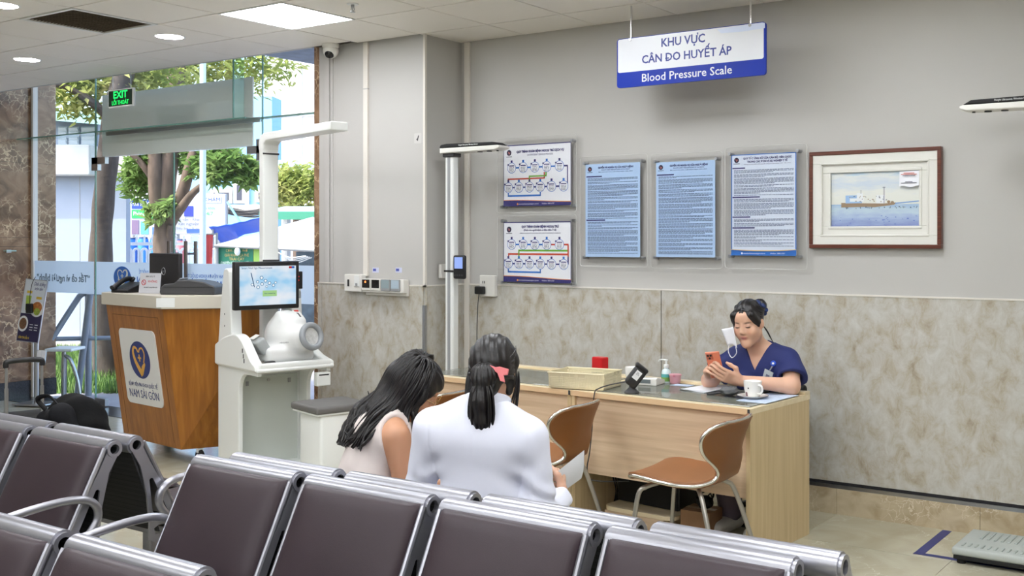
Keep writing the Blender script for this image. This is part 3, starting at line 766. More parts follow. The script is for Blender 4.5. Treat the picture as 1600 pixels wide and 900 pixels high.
def bench_parts(par):
    w = SW
    # silver shell: sheet that wraps the top tube and runs down behind the pad, with rolled side rims
    prof = []
    for k in range(15):
        a = math.radians(-60 + 235 * k / 14); prof.append((RO * math.cos(a), RZ + RO * math.sin(a)))
    e = Vector(prof[-1])
    prof += [tuple(e + BS * d) for d in (.06, .16, .27, .36)]
    lastp = Vector(prof[-1]); prof += [tuple(lastp + Vector((-.03, -.02))), tuple(lastp + Vector((-.07, -.025)))]
    nn = [Vector(p) for p in prof]; mb = MB()
    th = .006
    off = []
    for i, p in enumerate(nn):
        tdir = (nn[min(i + 1, len(nn) - 1)] - nn[max(i - 1, 0)]).normalized(); off.append(p - Vector((tdir.y, -tdir.x)) * -th)
    n = len(nn)
    vs = [(xx, q.x, q.y) for xx in (0.006, w - .006) for q in nn] + [(xx, q.x, q.y) for xx in (0.006, w - .006) for q in off]
    fs = []
    for i in range(n - 1):
        fs.append((i, i + 1, n + i + 1, n + i)); fs.append((2 * n + i, 3 * n + i, 3 * n + i + 1, 2 * n + i + 1))
        fs.append((i, 2 * n + i, 2 * n + i + 1, i + 1)); fs.append((n + i, n + i + 1, 3 * n + i + 1, 3 * n + i))
    fs += [(0, n, 3 * n, 2 * n), (n - 1, 3 * n - 1, 4 * n - 1, 2 * n - 1)]
    mb.add(vs, fs)
    # side rims
    c0 = Vector((-.027, RZ + .004)); 
    for xx in (.008, w - .008):
        pts = [(xx, c0.x + BS.x * d - .008, c0.y + BS.y * d + .003) for d in (0, .1, .2, .3, .37)]
        mb.tube(pts, .009, 8)
    _bp['shell'] = obj('backrest_shell', mb, M_silver, par, smooth=True)
    _bp['back'] = obj('back_panel', MB().add([(.012, .026, RZ), (w - .012, .026, RZ), (w - .012, -.105, .40), (.012, -.105, .40), (.012, .018, RZ), (w - .012, .018, RZ), (w - .012, -.113, .40), (.012, -.113, .40)], [(0, 1, 2, 3), (7, 6, 5, 4), (0, 4, 5, 1), (1, 5, 6, 2), (2, 6, 7, 3), (3, 7, 4, 0)]), M_perf, par)
    pad = cushion(w - .036, .380, .040)
    X = Vector((1, 0, 0)); Yv = Vector((0, -BS.x, -BS.y)); Z = X.cross(Yv)
    c = Vector((0, c0.x, c0.y)) + Vector((0, BS.x, BS.y)) * .186 + (Z if Z.y < 0 else -Z) * .010
    Mx = Matrix(((X[0], Yv[0], Z[0], w / 2), (X[1], Yv[1], Z[1], c.y), (X[2], Yv[2], Z[2], c.z), (0, 0, 0, 1)))
    if Z.y > 0: Mx = Mx @ Matrix.Diagonal((-1, 1, -1, 1))
    pad.xf(Mx); _bp['pad'] = obj('backrest_pad', pad, M_leather, par, smooth=True, angle=60)
    _bp['plateL'] = obj('side_plate', side_plate_mb(.006).add(ring_mb(.004).v, ring_mb(.004).f), M_silver, par, smooth=True)
    _bp['plateR'] = obj('side_plate', side_plate_mb(w - .006).add(ring_mb(w - .004).v, ring_mb(w - .004).f), M_silver, par, smooth=True)
    sp = cushion(w - .05, .40, .045); sp.xf(Matrix.Translation((w / 2, -.43, .405)) @ Matrix.Rotation(-.05, 4, 'X'))
    _bp['spad'] = obj('seat_pad', sp, M_leather, par, smooth=True, angle=60)
    pan = MB(); prof = [(-.20, .44), (-.22, .405), (-.40, .392), (-.60, .408), (-.655, .405), (-.67, .38)]
    n = len(prof)
    pan.add([(x, y, z - d) for d in (0, .008) for x in (.008, w - .008) for y, z in prof], [(i, i + 1, n + i + 1, n + i) for i in range(n - 1)] + [(2 * n + i, 3 * n + i, 3 * n + i + 1, 2 * n + i + 1) for i in range(n - 1)] + [(i, 2 * n + i, 2 * n + i + 1, i + 1) for i in range(n - 1)] + [(n + i, n + i + 1, 3 * n + i + 1, 3 * n + i) for i in range(n - 1)])
    _bp['pan'] = obj('seat_pan', pan, M_perf, par, smooth=True)
def bench(label, nseat, xr, y, back=False, arms=(True, True)):
    """row of joined seats; xr = x of the right-hand ring of the right-hand seat"""
    Lw = (nseat - 1) * PITCH + SW
    if not back: t = thing('waiting_bench', label, 'bench', (xr - Lw, y, 0), 0, 'metal waiting benches with brown pads')
    else: t = thing('waiting_bench', label, 'bench', (xr, y, 0), PI, 'metal waiting benches with brown pads')
    fresh = not _bp
    if fresh: bench_parts(t)
    for s in range(nseat):
        if fresh and s == 0: continue
        for o in _bp.values(): copy_of(o, t, (s * PITCH, 0, 0))
    obj('beam', MB().rbox((Lw / 2, -.27, .345), (Lw - .06, .06, .05), .006), M_silver, t)
    for lx in (.30 if nseat > 1 else Lw / 2, Lw - .30):
        lg = MB().rbox((lx, -.27, .18), (.06, .05, .30), .008)
        lg.tube([(lx, .02, .035), (lx, -.08, .05), (lx, -.27, .058), (lx, -.47, .05), (lx, -.60, .035)], .024, 10)
        lg.cyl((lx, .0, .0), (lx, .0, .03), .02).cyl((lx, -.58, .0), (lx, -.58, .03), .02)
        obj('leg', lg, M_silver, t, smooth=True)
    for e, on in enumerate(arms):
        if not on: continue
        ax = -.026 if e == 0 else Lw + .026
        path = [(ax, -.17, .40), (ax, -.125, .46), (ax, -.085, .52), (ax, -.092, .572), (ax, -.14, .603), (ax, -.22, .612), (ax, -.34, .606), (ax, -.47, .588), (ax, -.56, .562), (ax, -.60, .53), (ax, -.585, .47), (ax, -.54, .41)]
        a = MB().tube(spline(path, 5), .0155, 12)
        a.cyl((ax, -.17, .405), (Lw * e, -.17, .405), .014).cyl((ax, -.54, .405), (Lw * e, -.54, .40), .014)
        obj('armrest', a, M_silver, t, smooth=True, angle=60)
    return t
bench('four-seat brown waiting bench across the foreground, seats facing the viewer', 4, -1.035, 2.452)
bench('four-seat waiting bench the two women sit on, facing the desk', 4, -.955, 2.552, back=True)
bench('brown waiting bench left of the foreground bench, its right ring before the backpack', 3, -3.855, 2.452)
bench('waiting bench holding the black backpack, turned toward the entrance', 3, -3.865, 2.552, back=True)
bench('nearest brown waiting bench in the bottom left corner', 3, -2.17, 1.612)
# ================================================================ desks
M_dfront = wood('desk_front_oak', ((196, 168, 138), (208, 181, 150), (218, 193, 163)), 1.2, 'X', .45, 18)
M_dside = wood('desk_side_oak', ((196, 172, 130), (206, 183, 142), (214, 192, 152)), 1.2, 'Z', .45, 16)
M_dtop = wood('desk_top_oak', ((222, 204, 166), (230, 213, 178), (236, 220, 188)), 1.0, 'X', .35, 14)
M_dglass = pm('desk_glass', (146, 150, 142), .04, spec=.6, alpha=.62)  # grey-green of reflections and papers beneath is put into the glass colour
DK, DR = Vector((-2.272, 4.80, 0)), -.066
def desk(label, x0, x1, glass, open_left=True):
    t = thing('desk', label, 'desk', DK, DR, 'pale oak desks pushed together')
    obj('top', MB().mm(x0 + .001, x1 - .001, -.004, .655, .722, .75), M_dtop, t, bevel=.0015)
    obj('edge_band', MB().mm(x0 + .001, x1 - .001, -.0052, -.004, .722, .75), pm('edge_beige', (222, 190, 150), .4), t)
    obj('modesty_panel', MB().mm(x0 + .026, x1 - .026, .016, .034, .305, .722), M_dfront, t)
    obj('side_panel', MB().mm(x1 - .025, x1 - .001, .0, .645, 0, .722), M_dside, t, bevel=.001)
    obj('side_panel', MB().mm(x0 + .001, x0 + .025, .0, .645, 0, .722), M_dside, t, bevel=.001)
    obj('back_ledge', MB().mm(x0 + .002, x1 - .002, .60, .655, .7505, .766), M_dtop, t, bevel=.002)
    if glass: obj('glass_sheet', MB().rbox(((x0 + x1) / 2, .315, .7525), (x1 - x0 - .06, .53, .005), .002, 1), M_dglass, t)
    obj('corner_cap', MB().mm(x1 - .014, x1 - .0005, -.0065, -.005, .724, .749), M_dgrey, t)
    return t
D1 = desk('pale oak desk the nurse sits at', -1.12, 0, True)
D2 = desk('pale oak desk under the wicker basket, mostly hidden by the women', -2.33, -1.122, True)
DM = Matrix.Translation(DK) @ Matrix.Rotation(DR, 4, 'Z')
DT = .7552                                   # height of the glass-covered top
def dtop(u, v, z=DT): return onz(u, v, z)

# ================================================================ butterfly chairs
M_tan = pm('tan_leather', (142, 92, 54), .4, var=.06, vscale=6, bump=.08, bscale=300)
M_tanb = pm('tan_leather_back', (128, 80, 38), .42, var=.05, vscale=5, bump=.05, bscale=300)
M_rim = pm('chrome_rim', (216, 214, 206), .18, metal=.9)
M_cleg = pm('chair_leg_metal', (176, 172, 164), .3, metal=.7)
def shell_section():
    P = [(-.235, .452, .150), (-.215, .468, .190), (-.15, .470, .217), (-.05, .457, .228), (.05, .449, .222), (.13, .453, .190), (.178, .474, .140), (.198, .505, .112), (.206, .545, .122), (.214, .60, .168), (.226, .66, .210), (.242, .72, .228), (.258, .765, .222), (.268, .795, .192), (.275, .812, .13)]
    P = [(y, (z - .45) * .84 + .438, hw * 1.04) for y, z, hw in P]
    return [tuple(x) for x in spline(P, 4)]
def shell_grid(off=0., n=14, shrink=1.):
    S = shell_section(); rows = []
    for i, (y, z, hw) in enumerate(S):
        a = S[max(0, i - 1)]; b = S[min(len(S) - 1, i + 1)]; t = Vector((b[0] - a[0], b[1] - a[1])).normalized(); nr = Vector((-t.y, t.x))   # normal to the sitter side
        row = []
        for k in range(n + 1):
            u = -1 + 2 * k / n; x = u * hw * shrink
            curl = (abs(x) / .22) ** 2.2
            fwd = curl * (.055 if z > .55 else .012 + .0 * curl)          # backrest wraps forward, seat dishes up
            wz = max(0, min(1, (z - .50) / .08))
            q = Vector((y, z)) + nr * (off + (.012 * curl) * (1 - wz)) + Vector((-.060 * curl * wz, 0))
            row.append((x, q.x, q.y))
        rows.append(row)
    return rows
def make_chair(label, loc, rz):
    t = thing('butterfly_chair', label, 'chair', loc, rz, 'tan leather chairs at the desks')
    A = shell_grid(.016, shrink=.975); B = shell_grid(0); 
    C2 = shell_grid(-.012, shrink=.985)
    def closed(T, Bm):
        mb = MB(); mb.sheet(T); mb.sheet([r[::-1] for r in Bm])
        m, n = len(T), len(T[0])
        def edge(R): return [R[i][0] for i in range(m)] + R[m - 1][1:] + [R[i][n - 1] for i in range(m - 2, -1, -1)] + R[0][n - 2:0:-1]
        a, b = edge(T), edge(Bm); k = len(a)
        for i in range(k): mb.quad(a[i], a[(i + 1) % k], b[(i + 1) % k], b[i])
        return mb, b
    mb, rim = closed(A, B); obj('upholstery', mb, M_tan, t, smooth=True, angle=60)
    mb, _ = closed(B, C2); obj('shell_back', mb, M_tanb, t, smooth=True, angle=60)
    obj('chrome_edging', MB().tube(rim, .0085, 8, closed=True), M_rim, t, smooth=True, angle=70)
    for s in (-1, 1):                       # each leg leaves the seat frame and bends down
        fl = spline([(s * .02, -.10, .424), (s * .12, -.12, .421), (s * .165, -.150, .409), (s * .190, -.178, .375), (s * .205, -.20, .20), (s * .215, -.215, .012)], 5)
        obj('leg', MB().tube(fl, .0115, 10), M_cleg, t, smooth=True)
        rl = spline([(s * .02, .09, .420), (s * .11, .10, .417), (s * .150, .125, .405), (s * .175, .150, .37), (s * .205, .205, .20), (s * .23, .26, .012)], 5)
        obj('leg', MB().tube(rl, .0115, 10), M_cleg, t, smooth=True)
        for (x, y) in ((.215, -.215), (.23, .26)): obj('foot_cap', MB().lathe([(.014, 0), (.015, .004), (.013, .03)], 12, (s * x, y, 0)), M_blackm, t)
    obj('seat_frame', MB().tube([(0, -.13, .424), (0, .12, .420)], .010, 8), M_cleg, t)
    return t
make_chair('tan leather chair in front of the nurse, turned left', (-2.47, 4.55, 0), -PI / 2 + .04)
make_chair('tan leather chair beside the woman in the white blazer, its back to the viewer', (-3.33, 4.53, 0), -PI / 2 + .10)
make_chair('tan leather chair mostly hidden behind the two women', (-4.16, 4.50, 0), -PI / 2 + .08)

# ================================================================ things on the desks
# basket
a, b, c = dtop(862, 606), dtop(943.5, 611), dtop(977, 606)
e1 = Vector((b - a)[:2]).normalized(); bw = .34; bd = .255
rz = math.atan2(e1.y, e1.x)
M_bask = pm('cream_plastic', (224, 214, 182), .45)
t = thing('basket', 'cream perforated plastic basket on the desk', 'basket', tuple(b - np.array([*(e1 * bw), 0])), rz)
def ringwall(mb, x0, x1, y0, y1, z0, z1, tp, th=.004):
    """tapered four-sided wall"""
    for (ax, ay, bx, by, nx, ny) in ((x0, y0, x1, y0, 0, 1), (x1, y0, x1, y1, -1, 0), (x1, y1, x0, y1, 0, -1), (x0, y1, x0, y0, 1, 0)):
        cxm, cym = (x0 + x1) / 2, (y0 + y1) / 2
        def sc(x, y, s): return (cxm + (x - cxm) * s, cym + (y - cym) * s)
        p = [sc(ax, ay, tp), sc(bx, by, tp), (bx, by), (ax, ay)]; zz = [z0, z0, z1, z1]
        o = [(q[0], q[1], z) for q, z in zip(p, zz)]; i = [(q[0] + nx * th, q[1] + ny * th, z) for q, z in zip(p, zz)]
        mb.add(o + i, [(0, 1, 2, 3), (7, 6, 5, 4), (0, 4, 5, 1), (2, 6, 7, 3), (1, 5, 6, 2), (0, 3, 7, 4)])
bsk = MB(); ringwall(bsk, 0, bw, 0, bd, .004, .012, .95); 
obj('floor_plate', MB().mm(.008, bw - .008, .008, bd - .008, 0, .005), M_bask, t)
obj('rim', MB().tube([(0, 0, .086), (bw, 0, .086), (bw, bd, .086), (0, bd, .086)], .005, 6, closed=True), M_bask, t)
# lattice walls: uprights and rungs give real square holes
for side, (ax, ay, bx, by) in enumerate(((.006, .006, bw - .006, .006), (bw - .006, .006, bw - .006, bd - .006), (bw - .006, bd - .006, .006, bd - .006), (.006, bd - .006, .006, .006))):
    mb = MB(); Ls = math.hypot(bx - ax, by - ay); nrun = int(Ls / .0095)
    ux, uy = (bx - ax) / Ls, (by - ay) / Ls
    out = (uy, -ux)
    def P(s, z): k = (z / .086) * .006; return (ax + ux * s + out[0] * k, ay + uy * s + out[1] * k, z)
    for q in range(nrun + 1):
        s = Ls * q / nrun; w2 = .0028
        mb.add([P(max(0, s - w2), .003), P(min(Ls, s + w2), .003), P(min(Ls, s + w2), .086), P(max(0, s - w2), .086)], [(0, 1, 2, 3)])
    for z0, z1 in [(.003, .014)] + [(.014 + .0095 * q + .0050, .014 + .0095 * q + .0095) for q in range(6)] + [(.071, .086)]:
        mb.add([P(0, z0), P(Ls, z0), P(Ls, z1), P(0, z1)], [(0, 1, 2, 3)])
    o = obj('lattice_wall', mb, M_bask, t); sm = o.modifiers.new('thick', 'SOLIDIFY'); sm.thickness = .002
# red box
M_red = pm('red_plastic', (206, 28, 34), .3)
p = dtop(940, 585)
t = thing('red_dispenser', 'small red box behind the basket', 'box', (p[0], min(p[1], 5.50), DT + .011 if p[1] > 5.40 else DT), -.25)
obj('base', MB().rbox((0, 0, .012), (.095, .065, .022), .004), M_blackm, t)
obj('lid', MB().rbox((0, 0, .060), (.092, .06, .076), .008), M_red, t)
# cups
def cup(label, loc, rz, group, saucer=None):
    t = thing('coffee_cup', label, 'cup', loc, rz, group)
    M_cer = pm('white_ceramic', (238, 236, 232), .15, coat=.3)
    prof = [(.0, .0), (.030, .0), (.034, .004), (.044, .04), (.0475, .078), (.0475, .084), (.0445, .083), (.041, .04), (.028, .010), (0, .008)]
    obj('body', MB().lathe(prof, 32), M_cer, t, smooth=True, angle=70)
    obj('handle', MB().tube(spline([(.040, 0, .066), (.066, 0, .064), (.074, 0, .044), (.060, 0, .024), (.038, 0, .022)], 6), .0055, 8), M_cer, t, smooth=True)
    obj('coffee', MB().lathe([(0, .07), (.0425, .07)], 28, caps=False), pm('coffee_brown', (52, 32, 20), .15), t)
    for ang, m_, w, h, z in ((-1.62, pm('print_maroon', (96, 50, 66), .4), .006, .011, .018), (-1.25, M_black, .003, .004, .05)):
        q = MB(); r0 = .0395 if z < .03 else .0453
        q.box((r0 * math.cos(ang), r0 * math.sin(ang), z), (.0012, w * 2, h * 2), Matrix.Rotation(ang, 3, 'Z') @ Matrix.Rotation(.18, 3, 'Y'))
        obj('printed_mark', q, m_, t)
    return t
p = dtop(1176, 622)
s = thing('saucer', 'white saucer with dark rim under the front coffee cup', 'saucer', (p[0], p[1], DT + .0012))
obj('plate', MB().lathe([(0, 0), (.045, 0), (.075, .009), (.082, .013), (.081, .015), (.07, .011), (.04, .004), (0, .004)], 36), pm('white_ceramic', (238, 236, 232), .15), s, smooth=True)
obj('rim', MB().tube([(.0815 * math.cos(k * PI / 18), .0815 * math.sin(k * PI / 18), .014) for k in range(36)], .0016, 6, closed=True), M_dgrey, s)
cup('white coffee cup on its saucer at the near corner of the desk', (p[0], p[1], DT + .0055), -.4, 'white coffee cups')
p = dtop(989, 596)
cup('white coffee cup behind the barcode scanner', (p[0], p[1], DT), .5, 'white coffee cups')
# barcode scanner on its foot
p = dtop(987, 614)
t = thing('barcode_scanner', 'black barcode scanner tilted on its stand', 'scanner', (p[0], p[1], DT), TH)
obj('foot', MB().lathe([(.040, 0), (.041, .006), (.030, .016), (.016, .030), (.014, .04)], 24), M_dgrey, t, smooth=True)
T = Matrix.Rotation(math.radians(38), 3, 'Y')
hd = MB().rbox((.022, 0, .088), (.072, .066, .118), .016, 3, T)
obj('body', hd, pm('scanner_black', (40, 40, 42), .45), t, smooth=True)
obj('head_window', MB().rbox((.054, 0, .134), (.078, .072, .024), .008, 3, T), M_black, t, smooth=True)
Mf = Matrix.Translation((.022, 0, .088)) @ T.to_4x4()
obj('sticker', MB().box((0, 0, 0), (.034, .0008, .05)).xf(Mf @ Matrix.Translation((-.002, -.0336, .012))), pm('sticker_white', (226, 228, 230), .5), t)
text('lettering', 'ZL', .018, M_dgrey, t, Mf @ plane_M((-.002, -.0342, .020), (1, 0, 0), (0, 0, 1)))
cpts = [tuple(atd(u, v, d)) for u, v, d in ((978, 603, 5.86), (966, 604, 5.82), (956, 612, 5.76), (951, 622, 5.73))]
q0 = DM @ Vector((-.96, -.018, .70)); cpts2 = [tuple(DM @ Vector(x)) for x in ((-.955, -.02, .66), (-.965, -.014, .55), (-.985, -.010, .42), (-1.00, -.012, .34), (-.985, -.012, .285), (-.93, .02, .27), (-.80, .10, .275))]
top_edge = tuple(DM @ Vector((-.945, -.016, .752)))
obj('cable', MB().tube(spline([tuple(p + np.array([-.03, 0, .06])), tuple(DM @ Vector((-.90, .05, .79))), tuple(DM @ Vector((-.935, .0, .772))), top_edge] + cpts2, 6), .0035, 8), M_dgrey, t, smooth=True, world=True)
# small white reader with grey screens
p = dtop(1016, 600)
t = thing('desk_meter', 'white desktop meter with a grey screen beside the scanner', 'device', (p[0], p[1], DT), .15)
obj('body', MB().prism([(-.07, 0), (.07, 0), (.07, .022), (-.045, .045), (-.07, .04)], -.05, .05, lambda p, q, t: (t * 1.3, p, q)), M_white, t, bevel=.004)
Mw = plane_M((0, .0, .0352), (1, 0, 0), (0, .98, -.0))
obj('screen', MB().add([(-.045, -.058, .0445), (.02, -.058, .0445), (.02, -.005, .0385), (-.045, -.005, .0385)], [(0, 1, 2, 3)]).add([(-.045, -.0712, .012), (.03, -.0712, .012), (.03, -.0712, .034), (-.045, -.0712, .034)], [(0, 1, 2, 3)]), pm('lcd_grey', (110, 118, 120), .2), t)
# hand sanitiser
p = dtop(1041, 598)
t = thing('sanitizer_bottle', 'clear hand sanitiser pump bottle with green label', 'bottle', (p[0], p[1], DT + .011 if False else DT), 2.9)
obj('bottle', MB().lathe([(0, 0), (.026, 0), (.028, .004), (.028, .062), (.024, .074), (.012, .082), (.012, .088)], 24), pm('clear_gel', (210, 226, 228), .15, spec=.5), t, smooth=True)
obj('label', MB().lathe([(.0284, .010), (.0284, .052)], 24, caps=False), pm('label_green', (110, 150, 70), .5), t, smooth=True)
obj('label_band', MB().lathe([(.0287, .034), (.0287, .052)], 24, caps=False), pm('label_teal', (80, 160, 160), .5), t, smooth=True)
obj('pump', MB().lathe([(.014, .086), (.016, .090), (.015, .104), (.006, .108), (.005, .124), (.011, .126), (.011, .133), (0, .134)], 18).tube(spline([(0, 0, .131), (.03, 0, .131), (.052, 0, .128), (.06, 0, .118)], 4), .0042, 8), M_whitem, t, smooth=True)
# pink tub
p = dtop(1055, 599)
t = thing('pink_container', 'small pink lidded container beside the sanitiser', 'container', (p[0], p[1], DT), .3)
M_pink = pm('pink_plastic', (206, 150, 158), .4)
obj('tub', MB().lathe([(0, 0), (.027, 0), (.030, .005), (.034, .045)], 26), M_pink, t, smooth=True)
obj('lid', MB().lathe([(.036, .044), (.036, .052), (.030, .055), (0, .055)], 26), M_pink, t, smooth=True)
obj('tab', MB().rbox((0, -.036, .047), (.012, .006, .014), .002), pm('pink_plastic_dark', (196, 120, 136), .4), t)
# papers
M_paper = pm('paper_white', (232, 234, 240), .6)
M_paperb = pm('paper_bluish', (196, 210, 232), .6, var=.12, vscale=30)
def sheet_of(label, quad, z, m, n=1, cat='paper', grp=None):
    c = sum((np.array(dtop(u, v, z)) for u, v in quad), np.zeros(3)) / 4
    t = thing('paper', label, cat, (c[0], c[1], z), 0, grp)
    for k in range(n):
        pts = [dtop(u, v, z) for u, v in quad]; r = .06 * (k - (n - 1) / 2)
        R2 = Matrix.Rotation(r, 3, 'Z')
        lo = [tuple(R2 @ (Vector(p) - Vector((c[0], c[1], z))) + Vector((0, 0, k * .0018))) for p in pts]
        hi = [(x, y, q + .0015) for x, y, q in lo]
        obj('sheet', MB().add(lo + hi, [(3, 2, 1, 0), (4, 5, 6, 7), (0, 1, 5, 4), (1, 2, 6, 5), (2, 3, 7, 6), (3, 0, 4, 7)]), m, t)
    return t
sheet_of('stack of white papers under the nurse\'s hands', [(1062, 609), (1104, 614), (1152, 606), (1112, 602)], DT + .0006, M_paper, 4, 'papers')
sheet_of('bluish form under the desk glass beside the coffee cup', [(1150, 626), (1196, 631), (1248, 618), (1200, 614)], .7556, M_paperb)
sheet_of('pale strip of paper at the back of the desk glass', [(1046, 602), (1075, 604), (1085, 602), (1058, 600)], .7556, M_paperb)
# grey cloth bundle
def blob(mb, c, r, sq=(1, 1, 1), seed=0, n=16, amp=.18):
    rnd = random.Random(seed); ph = [rnd.random() * 6.28 for _ in range(6)]; rows = []
    for i in range(n + 1):
        th_ = PI * i / n; row = []
        for k in range(2 * n + 1):
            a = 2 * PI * k / (2 * n)
            d = 1 + amp * (math.sin(3 * a + ph[0] + 2 * th_) * .5 + math.sin(5 * a + ph[1] - 3 * th_) * .3 + math.sin(7 * th_ + ph[2] + 2 * a) * .3) * math.sin(th_)
            row.append((c[0] + r * d * sq[0] * math.sin(th_) * math.cos(a), c[1] + r * d * sq[1] * math.sin(th_) * math.sin(a), c[2] + r * d * sq[2] * math.cos(th_)))
        rows.append(row)
    return mb.sheet(rows)
p = dtop(1134, 619)
t = thing('cloth_pouch', 'crumpled dark grey pouch on the papers by the cup', 'pouch', (p[0], p[1], DT))
obj('pouch', blob(MB(), (.02, .0, .030), .05, (1.0, .8, .45), 3), pm('pouch_grey', (92, 94, 96), .6, bump=.3, bscale=60), t, smooth=True)
obj('strap', MB().tube(spline([(-.02, -.01, .02), (-.06, -.03, .012), (-.10, -.02, .006), (-.08, .01, .006), (-.03, .01, .02)], 6), .007, 8, sx=.5), M_dgrey, t, smooth=True)
p = dtop(1194, 613)
t = thing('computer_mouse', 'grey computer mouse behind the front coffee cup', 'mouse', (p[0], p[1], DT), .5)
obj('shell', blob(MB(), (0, 0, .0185), .05, (.62, 1.0, .36), 1, 16, 0), pm('mouse_grey', (112, 114, 118), .35), t, smooth=True)
obj('wheel', MB().tube([(-.004, -.028, .031), (.004, -.028, .031)], .006, 10), M_black, t)
# ================================================================ under the desk
def under(u, v, z=0): return onz(u, v, z)
t = thing('computer_tower', 'black computer tower under the desk', 'computer', tuple(DM @ Vector((-.79, .36, .11))), DR - .06)
obj('case', MB().rbox((0, 0, .20), (.42, .19, .40), .006), M_blackm, t)
obj('vent', MB().rbox((-.06, -.0955, .26), (.13, .003, .12), .002), M_black, t)
obj('fan_hub', MB().cyl((-.04, -.097, .265), (-.04, -.0985, .265), .022), pm('hub_grey', (120, 118, 112), .4), t)
obj('front_panel', MB().rbox((.213, 0, .20), (.012, .18, .39), .003), M_black, t)
obj('port', MB().mm(.2185, .2200, -.05, -.035, .27, .29), pm('port_red', (170, 30, 40), .4), t)
obj('port', MB().mm(.2185, .2200, -.08, -.06, .28, .30), M_grey, t)
t2 = thing('tower_shelf', 'pale wooden low shelf carrying the computer tower', 'shelf', tuple(DM @ Vector((-.79, .36, 0))), DR)
obj('board', MB().prism(rrect(-.215, .25, -.23, .23, .06), .085, .108, lambda p, q, t: (p, q, t)), M_dtop, t2, bevel=.002)
obj('front_rail', MB().mm(-.20, .19, -.225, -.205, .002, .085), M_dfront, t2)
for sx in (-.185, .19): obj('foot_board', MB().mm(sx - .01, sx + .01, -.2, .2, 0, .085), M_dside, t2)
p = under(1080, 838)
t = thing('cardboard_box', 'small brown cardboard box on the floor beside the tower', 'box', tuple(DM @ Vector((-.44, .26, 0))), DR + .10)
M_card = pm('cardboard', (150, 114, 82), .8, var=.08, vscale=12)
obj('carton', MB().mm(-.085, .085, -.08, .08, 0, .15), M_card, t, bevel=.002)
obj('tape', MB().mm(-.0855, .0855, -.02, .02, .1502, .1508), pm('box_tape', (178, 150, 110), .3), t)
t = thing('adapter_bundle', 'black adapter and cables on the cardboard box', 'cables', tuple(DM @ Vector((-.42, .26, .151))), .2)
obj('adapter', blob(MB(), (0, 0, .035), .05, (.9, .7, .7), 9), M_blackm, t, smooth=True)
rnd = random.Random(4)
for k in range(3):
    obj('cable', MB().tube(spline([tuple(Vector((-.02 + .02 * k, 0, .05)) + Vector((rnd.uniform(-.05, .08), rnd.uniform(-.05, .05), rnd.uniform(-.01, .09))) * q) for q in (0, .6, 1, 1.4)], 6), .004, 6), M_blackm, t, smooth=True)
t = thing('power_cables', 'loose black cables beside the computer tower', 'cables', tuple(DM @ Vector((-1.06, .30, 0))), 0)
for k in range(4):
    pts = [(-.01 + .01 * k, 0, .02 + .01 * k), (.0 + .01 * k, .04, .14), (-.02 + .02 * k, .02, .28), (.03, .03 + .02 * k, .36 - .04 * k), (.05, .05, .30 - .03 * k)]
    obj('cable', MB().tube(spline(pts, 6), .004, 6), M_blackm, t, smooth=True)
# ================================================================ hanging sign
M_sblue = pm('sign_blue', (6, 46, 160), .4, spec=.3)
M_swhite = pm('sign_white', (226, 228, 234), .3)
M_sletter = pm('sign_letter_blue', (24, 44, 136), .4)
ys_ = 5.57
t = thing('hanging_sign', 'blue and white hanging sign for the blood pressure area', 'sign', (-3.033, ys_, 2.505))
def slab(name, poly, y0, y1, m, par, bevel=0.): return obj(name, MB().prism(poly, y0, y1, lambda p, q, t: (p, t, q)), m, par, bevel=bevel)
hw = .494
slab('board', rrect(-hw, hw, 0, .299, .018), -.008, .008, M_sblue, t)
slab('white_field', rrect(-hw + .008, hw - .012, .092, .295, .012), -.0092, -.008, M_swhite, t)
slab('glossy_patch', [(.19, .287), (.215, .262), (.34, .257), (hw - .004, .262), (hw - .004, .291), (hw - .02, .295)], -.0100, -.0092, pm('sign_patch', (216, 226, 248), .2), t)
text('lettering', 'KHU VỰC', .070, M_sletter, t, plane_M((-.035, -.0098, .244), (1, 0, 0), (0, 0, 1)), width=.292, bold=.0015)
text('lettering', 'CÂN DO HUYẾT ÁP', .068, M_sletter, t, plane_M((-.017, -.0098, .156), (1, 0, 0), (0, 0, 1)), width=.598, bold=.0013)
obj('letter_stroke', MB().mm(-.153, -.128, -.0102, -.0094, .148, .155), M_sletter, t)
text('lettering', 'Blood Pressure Scale', .068, M_swhite, t, plane_M((-.017, -.0086, .046), (1, 0, 0), (0, 0, 1)), width=.60, bold=.0006)
for sx in (-.397, .398):
    obj('rod', MB().cyl((sx, 0, .29), (sx, 0, CEIL - 2.505), .006, 10), M_chrome, t, smooth=True)
    obj('rod_clip', MB().cyl((sx, -.014, .288), (sx, .012, .288), .009, 12), M_steel, t)
